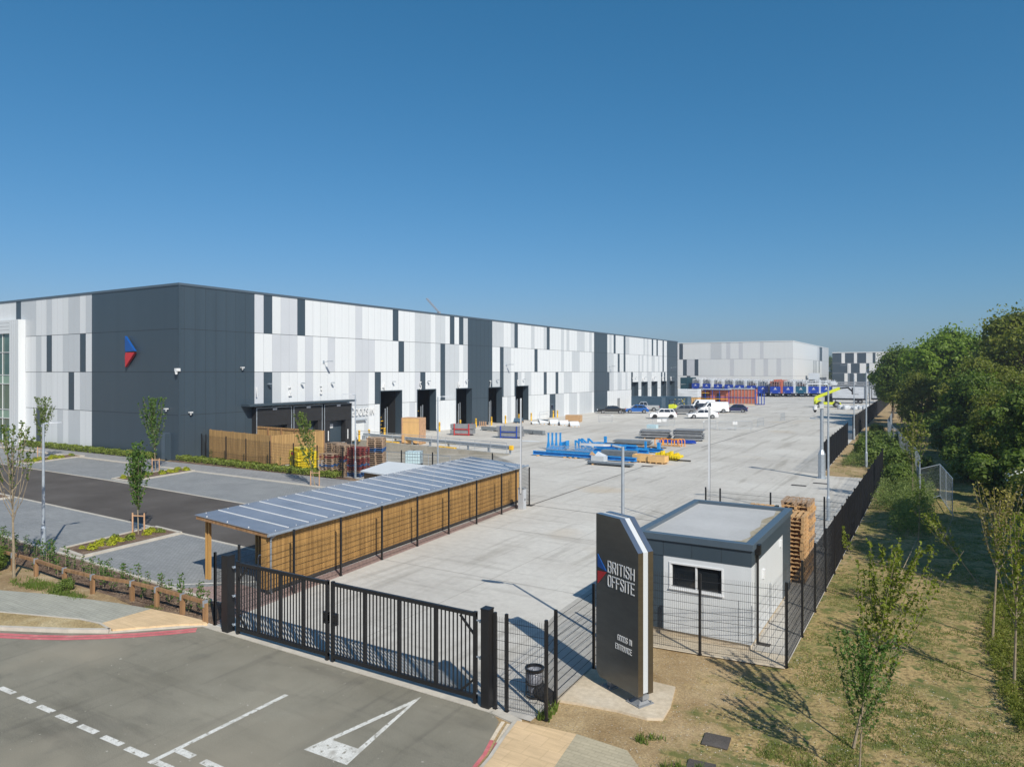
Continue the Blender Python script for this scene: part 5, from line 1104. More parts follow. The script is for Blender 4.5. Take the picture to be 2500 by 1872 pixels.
# ---------------- vehicles (front toward -x)
def car(label,cat,paint,L,Wd,H,style,loc,rz,wheelm='alloy'):
    t=thing('parked_car' if style!='van' else 'parked_van',label,cat,loc,rz); w=Wd/2; r=.34 if H>1.5 else .31
    if style=='suv': low=[(0,.42),(.02,.72),(.12,.86),(.28*L*.9,.98),(.93*L,1.02),(.99*L,.85),(L,.45)]; cab=[(.27*L,.98),(.40*L,H-.06),(.5*L,H),(.86*L,H-.04),(.95*L,1.02)]
    elif style=='hatch': low=[(0,.40),(.02,.62),(.14,.78),(.26*L,.90),(.92*L,.96),(.99*L,.82),(L,.42)]; cab=[(.25*L,.90),(.40*L,H-.07),(.52*L,H),(.80*L,H-.05),(.94*L,.96)]
    elif style=='sedan': low=[(0,.38),(.02,.60),(.12,.72),(.28*L,.86),(.80*L,.94),(.97*L,.90),(L,.44)]; cab=[(.27*L,.86),(.41*L,H-.06),(.53*L,H),(.66*L,H-.04),(.84*L,.94)]
    elif style=='coupe': low=[(0,.38),(.02,.60),(.12,.74),(.24*L,.88),(.80*L,1.0),(.98*L,.98),(L,.44)]; cab=[(.22*L,.88),(.38*L,H-.07),(.5*L,H),(.64*L,H-.06),(.93*L,1.0)]
    elif style=='pickup': low=[(0,.5),(.02,.82),(.12,.98),(.25*L,1.08),(.60*L,1.1),(.99*L,1.1),(L,.6)]; cab=[(.24*L,1.08),(.33*L,H-.05),(.42*L,H),(.55*L,H-.04),(.60*L,1.1)]
    else: low=[(0,.42),(.02,.75),(.10,.92),(.20*L,1.12),(.97*L,1.15),(.99*L,1.0),(L,.45)]; cab=[(.16*L,1.06),(.28*L,H-.1),(.34*L,H),(.97*L,H-.02),(.985*L,1.12)]
    base=.24 if style!='pickup' else .35
    wx=(.19*L,.80*L)
    prof=[(0,base+.05),*low,(L,base+.05)]; bot=[]
    for cx in (wx[1],wx[0]):
        for k in range(7): a=math.pi*k/6; bot.append((cx+(r+.05)*math.cos(a),max(base,r+(r+.05)*math.sin(a)*1.0)))
    poly=prof+[(L-.05,base)]+bot+[(.05,base)]
    b=MB(); b.extr(poly,-w,w); body=b.build('body',M[paint],t,bev=.05)
    # cabin with tumblehome
    def cabmesh(s0,s1,off,pts):
        b=MB(); n=len(pts); zb_=pts[0][1]; vs=[]
        for s in (-1,1):
            for x,z in pts: f=(z-zb_)/(H-zb_) if H>zb_ else 0; vs.append((x,s*(w*(.97-.14*f)+off),z))
        b.add(vs,[tuple(range(n)),tuple(range(n,2*n))[::-1]]+[(i,n+i,n+(i+1)%n,(i+1)%n) for i in range(n)]); return b
    cabmesh(0,0,0,cab).build('cabin',M[paint],t,bev=.03)
    g=MB(); zb_=cab[0][1]
    def side(pts):
        for s in (-1,1): g.add([(x,s*(w*(.97-.14*(z-zb_)/(H-zb_))+.006),z) for x,z in pts],[tuple(range(len(pts)))])
    zt=H-.12; x0,x1=cab[0][0]+.18,cab[1][0]+.05
    if style=='van': side([(x0+.1,1.12),(x1+.12,zt-.05),(.38*L,zt-.05),(.38*L,1.12)])
    else:
        xe=cab[-1][0]-.15; xt=cab[-2][0]-.05; xm=.53*L; 
        if style=='pickup': xm=.44*L
        side([(x0,zb_+.06),(x1,zt),(xm-.03,zt),(xm-.03,zb_+.06)]); side([(xm+.03,zb_+.06),(xm+.03,zt),(min(xt,.74*L) if style!='pickup' else xt,zt),(min(xe,.76*L) if style!='pickup' else xe,zb_+.06)])
        if style in('suv','hatch'): side([(.77*L,zb_+.1),(.76*L,zt),(xt,zt-.02),(xe,zb_+.12)])
    # windscreen, rear
    def cross(p,q,s): 
        fa=lambda z:w*(.97-.14*(z-zb_)/(H-zb_))-.07
        d=Vector((q[0]-p[0],q[1]-p[1])).normalized(); nx,nz=(-d.y*s,d.x*s)
        a=(p[0]+(q[0]-p[0])*.12,p[1]+(q[1]-p[1])*.12); c=(p[0]+(q[0]-p[0])*.92,p[1]+(q[1]-p[1])*.92)
        g.add([(a[0]+nx*.03,-fa(a[1]),a[1]+nz*.03),(a[0]+nx*.03,fa(a[1]),a[1]+nz*.03),(c[0]+nx*.03,fa(c[1]),c[1]+nz*.03),(c[0]+nx*.03,-fa(c[1]),c[1]+nz*.03)],[(0,1,2,3)])
    cross(cab[0],cab[1],1)
    if style!='van': cross(cab[-1],cab[-2],-1)
    g.build('windows',M['glass'],t,fix=False)
    wk=MB(); 
    for cx in wx:
        for s in (-1,1):
            o=MB(); o.wheel((0,0,0),r,.22,n=18); ty=o.build('wheel',M['rubber'],t,loc=(cx,s*(w-.11),r)); o=MB(); o.wheel((0,s*.115,0),r*.62,.02,n=14)
            for k in range(5): a=R(72*k); o.bar((0,s*.125,0),(r*.55*math.cos(a),s*.125,r*.55*math.sin(a)),.01,.05)
            o.build('rim',M[wheelm],ty)
    o=MB(); o.box(-.01,-w+.12,.62,.1,-w+.45,.74); o.box(-.01,w-.45,.62,.1,w-.12,.74); o.build('headlights',M['lampw'],t)
    o=MB(); o.box(L-.08,-w-.0,.78,L+.015,-w+.28,.92); o.box(L-.08,w-.28,.78,L+.015,w+.0,.92); o.build('tail_lights',M['lampred'],t)
    o=MB()
    for s in (-1,1): o.box(.29*L,s*(w+.02)-.1,.95 if H<1.7 else 1.15,.29*L+.12,s*(w+.02)+.1,1.07 if H<1.7 else 1.3)
    o.build('door_mirrors',M[paint],t)
    return t
def carloc(pxl,py): x,y=G(pxl,py); return (x,y,0)
def C_(pxl,py): return carloc(pxl,py)
CR=R(26)
car('white compact SUV with black wheels parked in the open yard','car','car_white',4.15,1.78,1.6,'suv',C_(1585,1021.5),CR,'black')
car('white sloping-roofed car with grey wheels beside the tall white mast','car','car_white',4.65,1.85,1.5,'coupe',C_(1678,1021),CR)
car('black saloon parked at the left end of the row of cars','car','car_black',4.95,1.85,1.42,'sedan',C_(1458,1009),CR)
car('bright blue hatchback parked beside the black saloon','car','car_blue',4.1,1.75,1.5,'hatch',C_(1526,1008),CR)
car('silver grey double-cab pickup in front of the slate containers','pickup','car_silver',5.2,1.85,1.8,'pickup',C_(1540,1003),CR)
car('mid-grey SUV parked behind the white SUV','car','car_grey',4.5,1.84,1.65,'suv',C_(1634,1011),CR)
car('black hatchback parked between the grey SUV and the white vans','car','car_black',4.2,1.8,1.55,'hatch',C_(1681,1004),CR)
car('white panel van parked behind the sloping-roofed white car','van','car_white',5.1,1.95,1.97,'van',C_(1707,1007),R(26))
car('white panel van parked farther back, left of the other van','van','car_white',5.1,1.95,1.97,'van',C_(1680,1000),R(26))
car('dark navy hatchback parked right of the white vans','car','car_navy',4.1,1.76,1.5,'hatch',C_(1768,1006),R(10))
# containers
def container(label,x,y,L,m,rz=0,z=0,marks=False):
    t=thing('shipping_container',label,'container',(x,y,z),rz); b=MB(); W2,H_=2.44,2.59
    b.box(.05,.05,.12,L-.05,W2-.05,H_-.04); b.build('box',M[m],t); b=MB(); n=int(L/.28)
    for k in range(n):
        x_=.12+k*(L-.24)/n; b.box(x_,.015,.2,x_+.13,.05,H_-.16)
    for sx in (0,L-.12):
        for sy in (0,W2-.12): b.box(sx,sy,0,sx+.12,sy+.12,H_)
    b.box(.12,0,0,L-.12,.12,.16); b.box(.12,0,H_-.12,L-.12,.12,H_); b.box(.12,W2-.12,H_-.12,L-.12,W2,H_); b.box(L-.12,.12,H_-.12,L,W2-.12,H_); b.build('corrugation_and_frame',M[m],t)
    b=MB()
    for k in range(4): b.tube((L+.03,.35+k*.55,.15),(L+.03,.35+k*.55,H_-.15),.02,n=5)
    b.build('locking_bars',M['galv'],t)
    if marks:
        for mm,off in (('whitep',0),('yellowp',3)):
            b=MB(); rr=random.Random(5+off)
            for k in range(10):
                cx=L-.5-2.2*(k%5)/5-rr.random()*.3; cz=.35+rr.random()*1.9
                if cx+cz*.8<L-2.0: cx=L-.7-rr.random()
                for s in (-1,1): b.bar((cx-.11,.008,cz-.11*s),(cx+.11,.008,cz+.11*s),.01,.05)
            b.build('cross_pattern',M[mm],t)
    return t
container('slate blue shipping container behind the silver pickup, left of the pair',-50.9,129.2,6.06,'container')
x=onY(1603,131.5); container('slate blue shipping container with a scattered pattern of small crosses',x,131.5,6.06,'container',0,0,True)
x,y=G(1660,955.0); container('dark teal container behind the wrapped timber, at the warehouse end',x+2.6,y,12,'teal2',R(90))
container('dark teal container stacked on top of the one at the warehouse end',x+2.6,y,12,'teal2',R(90),2.62)
def wrapped(name,label,px,py,L,W2,z0,z1,rz=0,lowm=None,zs=0):
    t=thing(name,label,'wrapped stack',at2(px,py),rz); MB().box(0,0,z0,L,W2,z1).build('wrap',M['tarp'],t,bev=.12)
    if lowm:
        b=MB()
        for r_ in range(5):
            for k in range(int(L/.45)): b.box(k*.45+.02,0+U(-.02,.02),.05+r_*(z0-.1)/5,k*.45+.41,W2,.05+(r_+.9)*(z0-.1)/5)
        b.build('timber_packs',M[lowm],t)
    return t
wrapped('wrapped_stack','white wrapped pack on top of stacked timber beside the red modules',1654,989,4.6,2.4,1.75,3.55,0,'ply')
# red modules
t=thing('red_module','open red and blue framed module skeleton with terracotta boards beside the wrapped timber','module',at2(1704,986)); L=7.0
b=MB(); b.box(0,.9,.5,2.2,1.0,3.0); b.box(2.6,.7,.3,6.6,.8,3.1); b.box(1.2,2.2,.3,6.8,2.3,3.2); b.build('boards',M['brick'],t)
b=MB(); 
for x_ in (0,1.6,3.2,4.8,6.9): b.box(x_,0,0,x_+.12,.12,3.3)
b.box(0,0,3.2,7,.12,3.32); b.box(0,0,1.6,7,.1,1.7); b.build('blue_frame',M['navy'],t)
b=MB(); b.box(.3,-.1,1.2,6.8,-.02,1.3); b.box(.2,-.1,2.5,2.6,-.02,2.6); b.build('yellow_rail',M['yellow'],t)
b=MB(); b.box(4.2,.55,.2,4.95,.69,2.4); b.box(1.0,.3,1.0,1.9,.4,2.6); b.build('opening',M['blackin'],t)
b=MB(); b.box(-.1,-.15,3.33,7.2,2.4,3.45); b.build('cover_board',M['pale'],t)
t=thing('red_module','solid terracotta-faced module with a pale bar grid at the right of the group','module',at2(1777,987)); L=5.9
MB().box(0,.12,.25,L,2.5,3.45).build('boards',M['brick'],t)
b=MB()
for k in range(9): x_=k*L/8; b.box(x_-.04,.02,.15,x_+.04,.1,3.5)
b.box(-.05,0,3.42,L+.05,.1,3.52); b.box(-.05,0,.15,L+.05,.1,.25); b.build('bar_grid',M['galv'],t)
b=MB(); b.box(-.05,.015,1.55,L+.05,.095,1.66); b.box(L+.05,0,.1,L+.2,.15,3.4); b.box(L+.7,0,.1,L+.85,.15,2.9); b.box(L+1.3,0,.1,L+1.45,.15,2.9); b.box(L+1.9,0,.1,L+2.05,.15,2.9); b.box(L,0,.1,L+2.0,.15,.25); b.box(L+.2,0,2.6,L+2.0,.15,2.7); b.build('blue_frame',M['royal'],t)
b=MB(); b.box(0,0,0,L,.4,.15); b.build('bearers',M['ply'],t)
b=MB(); b.box(0,0,3.53,L-.5,2.4,3.62); b.build('cover_board',M['pale'],t)
# telehandler
t=thing('telehandler','lime yellow telehandler with its boom raised toward the white wrapped trailers','telehandler',at2(1988,994),R(12))
b=MB(); b.extr([(.2,.9),(.3,1.4),(1.2,1.5),(1.6,1.25),(4.6,1.1),(5.0,1.0),(5.2,.55),(4.4,.55),(.8,.6)],.25,1.95); b.extr([(.0,.55),(.0,1.9),(.5,1.95),(.9,1.2),(.9,.6)],.6,1.6); b.build('chassis',M['lime'],t,bev=.05)
b=MB(); b.bar((.25,1.1,1.9),(4.9,1.1,3.95),.55,.6); b.build('boom',M['lime'],t,bev=.03)
b=MB(); b.bar((4.7,1.1,3.9),(6.6,1.1,4.1),.3,.3); b.bar((6.4,1.1,4.15),(7.3,1.1,3.3),.25,.3); b.box(7.2,.5,2.7,7.35,1.7,4.1); b.box(7.35,.6,2.7,8.4,.72,2.78); b.box(7.35,1.4,2.7,8.4,1.52,2.78); b.build('fork_carriage',M['black'],t)
b=MB(); b.extr([(2.0,1.2),(2.1,2.4),(3.3,2.4),(3.6,1.2)],.15,.85); b.build('cab',M['glass'],t)
for cx in (1.15,4.25):
    for cy in (.1,2.0): o=MB(); o.wheel((0,0,0),.62,.42,n=20); wq=o.build('wheel',M['rubber'],t,loc=(cx,cy,.62)); o=MB(); o.wheel((0,0,0),.3,.46,n=12); o.build('rim',M['grey'],wq)
# small lime forklift
t=thing('lime_machine','small lime yellow machine parked behind the grey SUV','forklift',at2(1632,1003)); b=MB(); b.extr([(0,.4),(0,1.2),(.8,1.3),(1.3,1.05),(1.5,.4)],0,1.1); b.build('body',M['lime'],t,bev=.05); b=MB(); b.box(.1,.1,1.3,.2,.2,2.0); b.box(1.1,.1,1.1,1.2,.2,2.0); b.box(.05,.0,2.0,1.25,1.1,2.06); b.build('guard',M['black'],t)
for cx in (.3,1.2): MB().wheel((cx,.1,.25),.25,.2).build('wheel',M['rubber'],t)
# rubble sacks
sk=None
for k in range(15):
    px=2052+k*6.0+U(-1,1); q=at2(px,1000-U(0,2.5))
    if sk is None:
        b=MB(); n=10; vs=[]
        for j,(r_,z) in enumerate(((.42,0),(.52,.2),(.5,.6),(.38,.9),(.2,1.0))):
            for i in range(n): a=2*math.pi*i/n; rr_=r_*U(.85,1.15); vs.append((rr_*math.cos(a),rr_*math.sin(a),z+U(-.05,.05)))
        b.add(vs,[(j*n+i,j*n+(i+1)%n,(j+1)*n+(i+1)%n,(j+1)*n+i) for j in range(4) for i in range(n)]+[tuple(range(40,50))]); sk=b.build('bulk_bag',M['tarp']); o=sk
    else: o=sk.copy(); COL.objects.link(o)
    o.location=q; o.rotation_euler.z=U(0,6); o.scale=(U(.7,1.1),U(.7,1.0),U(.55,.95)); tag(o,'bulging white bulk bag in the row in front of the wrapped trailers','bag','white bulk bags in a row')
# curtain trailers right
def wtrailer(label,px0,px1,py,z0,z1):
    x0,y0=G(px0,py); x1=onY(px1,y0); L=x1-x0; t=thing('loaded_trailer',label,'trailer',(x0,y0,0))
    MB().box(.1,.1,z0,L-.1,2.4,z1).build('white_wrap',M['tarp'],t,bev=.1); b=MB(); b.box(0,0,z0-.35,L,2.5,z0); b.box(0,0,z0,.12,2.5,z1+.1); b.box(L-.12,0,z0,L,2.5,z1+.1); b.build('deck',M['navy'] if 0 else M['black'],t)
    b=MB(); b.box(-.05,-.05,z1+.02,L+.05,2.55,z1+.12); b.build('top_cover',M['grey'],t)
    for x_ in (.15,L-.15): MB().box(x_-.06,-.03,z0,x_+.06,.03,z1).build('side_post',M['grey'],t)
    for f_ in (.72,.84): o=MB(); o.wheel((0,0,0),.5,.4,n=16); wq=o.build('wheel',M['rubber'],t,loc=(L*f_,.2,.5)); o=MB(); o.wheel((0,-.01,0),.25,.42,n=10); o.build('rim',M['grey'],wq)
    MB().box(L*.1,.3,.1,L*.12,.5,z0-.3).build('landing_leg',M['grey'],t)
wtrailer('white wrapped trailer load right behind the telehandler boom',2030,2114,984,1.15,4.05)
wtrailer('white wrapped trailer load right of the one behind the telehandler',2127,2166,984,1.15,4.0)
wtrailer('white wrapped trailer load partly hidden by the big trees',2170,2240,984,1.15,4.0)
for k,(px,py,L,lab) in enumerate(((2044,972,13,'long flat grey covered stack beyond the wrapped trailers, nearer one'),(2036,966,14,'long flat grey covered stack beyond the wrapped trailers, farther one'))):
    t=thing('covered_stack',lab,'stack',at2(px,py)); MB().box(0,0,3.6+.3*k,L,2.5,4.0+.3*k).build('cover',M['grey'],t); b=MB()
    for x_ in range(0,int(L),2): b.box(x_+.1,.1,0,x_+.3,.3,3.6+.3*k); b.box(x_+.5,.2,1.0,x_+1.7,2.2,3.5)
    b.build('stacked_frames',M['pale'],t)
# blue headboard trailers
def trailer():
    t=thing('flat_trailer','x','trailer',(0,0,0)); W2=2.9
    b=MB(); b.box(-W2/2,0,1.05,W2/2,.15,3.05); h=b.build('headboard',M['royal'],t); b=MB(); b.add([(-.35,-.012,2.3),(.35,-.012,2.3),(0,-.012,2.75)],[(0,1,2)]); b.box(-.5,-.012,2.1,.5,-.002,2.2); b.box(-1.3,-.012,1.2,-.9,-.002,1.3); b.box(.9,-.012,1.2,1.3,-.002,1.3); b.build('white_emblem',M['whitep'],h)
    b=MB(); b.box(-1.2,.1,.85,1.2,13.4,1.05); b.box(-.5,.4,.6,.5,13,.85); b.build('chassis',M['black'],t)
    for x_ in (-1.05,1.05):
        for y_ in (.8,2.1,3.4): MB().tube((x_-.2,y_,.5),(x_+.2,y_,.5),.5,n=12).build('wheel',M['rubber'],t)
    return t
def load(kind):
    t=thing('panel_load','x','load',(0,0,0)); b=MB(); r_=random.Random(kind); b.box(1.25,1.0,1.06,1.72,12,4.0+r_.random()*.6); b.box(-1.72,1.4,1.06,-1.3,12,3.9+r_.random()*.7)
    for k in range(7):
        x_=-1.2+k*.37; h=4.3+r_.random()*.9
        if k%2==0: b.box(x_-.05,.5,1.06,x_+.12,12.5,h)
    b.build('wrapped_panels',M['tarp'] if kind!=2 else M['brick'],t); b=MB()
    for y_ in (.25,4,8,12.6):
        for x_ in (-1.25,-.75,-.2,.3,.8,1.2): b.box(x_-.05,y_,1.06,x_+.05,y_+.06,4.5+.5*r_.random())
        b.box(-1.3,y_,4.4,1.3,y_+.06,4.46); b.box(-1.3,y_,3.5,1.3,y_+.06,3.56)
    b.build('stanchions',M['pale'] if kind==3 else M['grey'],t); b=MB()
    for y_ in (1.2,5,9): b.box(-1.32,y_,2.2,1.32,y_+1.2,3.8)
    b.build('board_packs',M['brick'] if kind in (1,2) else M['ply'] if kind==3 else M['tarp'],t); return t
T0=trailer(); LD=[load(k) for k in range(4)]
names=['leftmost','second','third','fourth','fifth','sixth','seventh','eighth','ninth','tenth','eleventh','twelfth']
cen=[230,335,445,550,655,770,880,998,1122,1245,1368,1490]; used=set()
T0c=[230/3.95]
for i,v in enumerate(cen):
    D_=266-(266-207)*min(1,i/6.5); px=1640+v/3.95; r_=(px-1250)/FOC*D_; x,y=FW[0]*D_+RT[0]*r_,FW[1]*D_+RT[1]*r_
    lab='blue-fronted flat trailer, %s from the left in the long trailer row'%names[i] if i else 'blue-fronted flat trailer at the left end of the long trailer row'
    if i==9: lab='teal-fronted flat trailer, tenth from the left in the long trailer row'
    if i==0: T0.location=(x,y,0); T0['label']=lab; T0['group']='blue-fronted trailers in a row'; tt=T0
    else: tt=dup(T0,(x,y,0),0,lab)
    k=[0,0,3,0,0,1,0,2,0,1,0,3][i]
    if i==11: k=3
    l='framed stack of %s on the %s trailer from the left'%(['white wrapped panels','white and terracotta panels','terracotta panels','white wrapped panels and timber'][k],names[i] if i else 'first')
    if k not in used: used.add(k); LD[k].location=(x,y,0); LD[k]['label']=l; LD[k]['group']='framed panel loads on the trailers'
    else: dup(LD[k],(x,y,0),0,l)
# recolour one headboard (teal)
for o in bpy.data.objects:
    if o.name.startswith('flat_trailer') and o.get('label','').startswith('teal'):
        for c in o.children:
            if c.name.startswith('headboard'): c.data=c.data.copy(); c.data.materials[0]=M['teal']
# site sign, distant vans
x,y=G(1987,966); t=thing('site_board','pale site notice board on posts above the trailers by the far warehouse','notice board',(x,y,0)); b=MB(); b.box(-1.8,0,5.2,1.8,.1,8.0) if False else b.box(-1.6,0,5.0,1.6,.1,7.0); b.build('panel',M['white2'],t); b=MB(); b.box(-1.4,.1,0,-1.2,.25,6.8); b.box(1.2,.1,0,1.4,.25,6.8); b.build('post',M['grey'],t)
for k,(px,py,pa,st_,lab) in enumerate(((2050,948,'car_white','van','distant white van left of the green one, beyond the covered stacks'),(2072,947,'car_grey','suv','distant grey car beyond the covered stacks'),(2090,947,'car_white','van','distant white van beside the green one'),(2112,946,'greenp','van','distant green van beyond the covered stacks'),(2133,947,'lred','hatch','distant red hatchback beyond the covered stacks'),(2150,946,'greenp','suv','distant green car nearest the big trees'),(2062,951,'lred','hatch','distant red car in the nearer far row'),(2100,951,'car_navy','hatch','distant navy car in the nearer far row'))):
    c=car(lab,'van' if st_=='van' else 'car',pa,5 if st_=='van' else 4.2,1.9,2.3 if st_=='van' else 1.55,st_,at2(px,py),R(25))
    c.location.z=0
# ================================================================ VEGETATION
def leaf(vs,fs,c,s,n,rr,elong=1.5):
    n=n.normalized(); a=n.cross(Vector((rr.uniform(-1,1),rr.uniform(-1,1),rr.uniform(-1,1))))
    if a.length<.05: a=n.cross(Vector((0,0,1.01)))
    a.normalize(); b=n.cross(a); k=len(vs)
    vs+=[tuple(c-a*s*elong*.5),tuple(c+b*s*.42+n*s*.08),tuple(c+a*s*elong*.5),tuple(c-b*s*.42+n*s*.08)]; fs.append((k,k+1,k+2,k+3))
def raw(name,vs,fs,m,parent=None,loc=None):
    me=bpy.data.meshes.new(name); me.from_pydata(vs,[],fs); me.materials.append(m)
    o=bpy.data.objects.new(name,me); COL.objects.link(o)
    if parent: o.parent=parent
    if loc: o.location=loc
    return o
def rv(rr): 
    while 1:
        v=Vector((rr.uniform(-1,1),rr.uniform(-1,1),rr.uniform(-1,1)))
        if .05<v.length<1: return v.normalized()
def big_tree(seed,h,r,lob,per,ls,m,cb=.22,bk='barkd',sq=1.0):
    rr=random.Random(seed); t=thing('broadleaf_tree','x','tree',(0,0,0)); b=MB()
    top=Vector((rr.uniform(-.4,.4),rr.uniform(-.4,.4),h*.62)); b.path([(0,0,0),(rr.uniform(-.2,.2),0,h*.2),tuple(top*.65),tuple(top)],.03*h*.9,8,r1=.06)
    vs=[];fs=[]; cen=[]
    for k in range(lob):
        v=rv(rr); z=.5+.5*v.z; rad=r*(.45+.42*rr.random()); c=Vector((v.x*rad,v.y*rad,h*(cb+.13)+ (h*(1-cb-.22))*z))
        if z>.75: c.x*=.75;c.y*=.75
        lr=r*rr.uniform(.20,.36)*sq; cen.append((c,lr))
        a=Vector((top.x*.6,top.y*.6,min(c.z*.75,h*.55))); mid=(a+c)/2+Vector((rr.uniform(-.4,.4),rr.uniform(-.4,.4),rr.uniform(-.3,.3))); b.path([tuple(a),tuple(mid),tuple(c)],.075*rr.uniform(.6,1.3)*h/12,5,r1=.02)
        for q in range(per):
            u=rv(rr); d=(rr.random()**.45); flat=Vector((1,1,.68)); p=c+Vector((u.x*flat.x,u.y*flat.y,u.z*flat.z))*lr*d*(1+.35*math.sin(5*u.x+3*u.y+k)+.2*math.sin(9*u.z+7*u.x))
            n=(u*.8+rv(rr)*.8+Vector((0,0,.5))); leaf(vs,fs,p,ls*rr.uniform(.7,1.35),n,rr)
        for q in range(per//14):   # stray sprigs
            u=rv(rr); p=c+u*lr*rr.uniform(1.0,1.5); leaf(vs,fs,p,ls*.9,rv(rr),rr)
    b.build('trunk',M[bk],t,fix=False); raw('crown',vs,fs,M[m],t); return t
TA=big_tree(3,14,6.2,50,640,.33,'leaf_far'); TB=big_tree(5,13,5.6,44,600,.31,'leaf_far2'); TC=big_tree(9,15,6.0,46,560,.29,'leaf_oak',.12)
spots=[
 (.9,106,0,.93,.3,'broad bright green tree forming the rounded dome of the wood'),
 (-6.2,128,1,.66,1.2,'smaller dark tree farthest left, in front of the distant warehouse'),
 (-4.4,118,1,.84,4.0,'dark green tree on the left flank of the wood beside the far fence'),
 (-1.6,92,2,.50,2.2,'low olive green tree at the left foot of the wood'),
 (7.6,86,2,.94,.8,'tall olive tree rising into the sky at the right edge'),
 (3.6,77,2,.60,2.0,'olive green tree with bare branches showing, below the dip in the treetops'),
 (2.6,70,1,.56,3.1,'dark low tree in the middle of the wood above the shaded path'),
 (6.6,66,2,.54,5.0,'olive tree at the right edge with thin upper branches'),
 (4.9,51,1,.50,1.9,'dark green tree low at the right edge in deep shade'),
 (3.7,57,2,.42,.5,'small olive tree over the shaded path behind the blossom bush'),
 (12.5,54,0,.8,.9,'green tree just outside the wood edge to the right'),
 (11,74,0,.66,4.4,'green tree at the back right of the wood'),
 (5.0,138,1,.86,3.3,'dark tree filling the gap behind the bright dome'),
 (13,112,2,.95,5.2,'olive tree behind the tall one on the right'),
 (9.6,33,1,.88,2.5,'dark tree beside the grass strip just right of the view'),
 (9.3,27.0,2,.74,1.2,'olive tree shading the grass just right of the view')]
T_=[TA,TB,TC]; usedk=set()
for x,y,k,s,rz,lab in spots:
    if k not in usedk: usedk.add(k); o=T_[k]; dup_o=o; o.location=(x,y,0); o.rotation_euler.z=rz; o.scale=(s,s,s); o['label']=lab; o['group']='trees of the wood on the right'
    else: dup(T_[k],(x,y,0),rz,lab,scale=(s,s,s))
# far tree belt between and behind far warehouses
TF=big_tree(21,17,8,26,240,.75,'leaf_far2',.05)
TF['label']='dark tree in the gap between the two far warehouses'; TF['group']='trees beyond the warehouses'; 
xg,yg=FW[0]*420+RT[0]*(2030-1250)/FOC*420,FW[1]*420+RT[1]*(2030-1250)/FOC*420; TF.location=(xg,yg,0); TF.scale=(1,1,.95)
for k in range(10):
    D_=330+20*(k%3); px=2150+k*38; r_=(px-1250)/FOC*D_; dup(TF,(FW[0]*D_+RT[0]*r_,FW[1]*D_+RT[1]*r_,0),k*1.7,'dark tree of the distant belt behind the chequered warehouse','trees beyond the warehouses',(1.0,1.0,.8))
# shrubs / undergrowth
def shrub(seed,r,h,n,ls,m,lab,blos=False):
    rr=random.Random(seed); t=thing('shrub',lab,'shrub',(0,0,0)); vs=[];fs=[]; b=MB()
    lobes=[(Vector((rr.uniform(-.55,.55)*r,rr.uniform(-.55,.55)*r,h*rr.uniform(.25,.8))),r*rr.uniform(.3,.5)) for _ in range(11)]
    for c,lr in lobes:
        b.tube((0,0,0),tuple(c),.03,.01,4)
        for q in range(n//11):
            u=rv(rr); p=c+u*lr*rr.random()**.4; p.z=max(.03,p.z); leaf(vs,fs,p,ls*rr.uniform(.7,1.3),u+rv(rr)*.7+Vector((0,0,.4)),rr)
    b.build('stems',M['barkd'],t,fix=False); raw('foliage',vs,fs,M[m],t)
    if blos:
        vs=[];fs=[]
        for c,lr in lobes:
            for q in range(26): u=rv(rr); u.z=abs(u.z); p=c+u*lr*1.02; leaf(vs,fs,p,.12,u,rr,1.1)
        raw('blossom',vs,fs,M['blossom'],t)
    return t
S1=shrub(1,1.6,2.2,3300,.16,'leaf_far2','x'); S2=shrub(2,1.5,1.6,3000,.14,'leaf_m','x'); S3=shrub(4,1.7,2.6,4200,.14,'leaf_oak','x',True)
sp=[(S3,4.3,42,1.0,'white-flowering hawthorn bush at the right edge'),(S3,4.9,38,.8,'smaller white-flowering bush low at the right edge'),
 (S1,3.0,48,1.2,'dark undergrowth bush beside the shaded path, right edge'),(S1,1.9,56,1.1,'dark undergrowth bush at the foot of the wood above the steel fence'),(S1,2.2,64,1.5,'dark undergrowth bush behind the bend of the steel fence'),(S1,1.0,74,1.4,'dark undergrowth bush left of the fence bend'),(S1,.2,86,1.4,'dark undergrowth bush at the left foot of the wood'),(S1,3.8,58,1.6,'dark undergrowth mass deeper in the wood'),(S1,4.0,72,1.9,'tall dark undergrowth mass deep in the wood'),(S1,-1.5,104,1.5,'dark bush between the far fence and the wood'),(S1,4.6,90,1.9,'dark undergrowth far inside the wood'),(S1,5.2,46,1.5,'dark bush at the right edge below the olive tree'),
 (S2,-3.6,62,1.1,'green bush against the long mesh fence, beyond its end post'),(S2,-4.9,67,1.0,'green bush beside the middle mesh fence'),(S2,-3.3,72,1.2,'green bush between the two fences'),(S2,-5.6,79,.9,'green bush near the start of the far screened fence'),(S2,-2.1,51,.9,'green bush right of the end of the long mesh fence'),(S2,-1.9,58,1.1,'green bush in front of the steel fence panels'),(S2,-6.2,92,.8,'green bush at the foot of the far screened fence'),(S2,-2.9,82,1.0,'green bush by the path along the far fence')]
us=set()
for S,x,y,s,lab in sp:
    if S.name not in us: us.add(S.name); S.location=(x,y,0); S.scale=(s,s,s); S['label']=lab; S['group']='bushes along the fences and wood'; 
    else: dup(S,(x,y,0),x*3+y,lab,scale=(s,s,s))
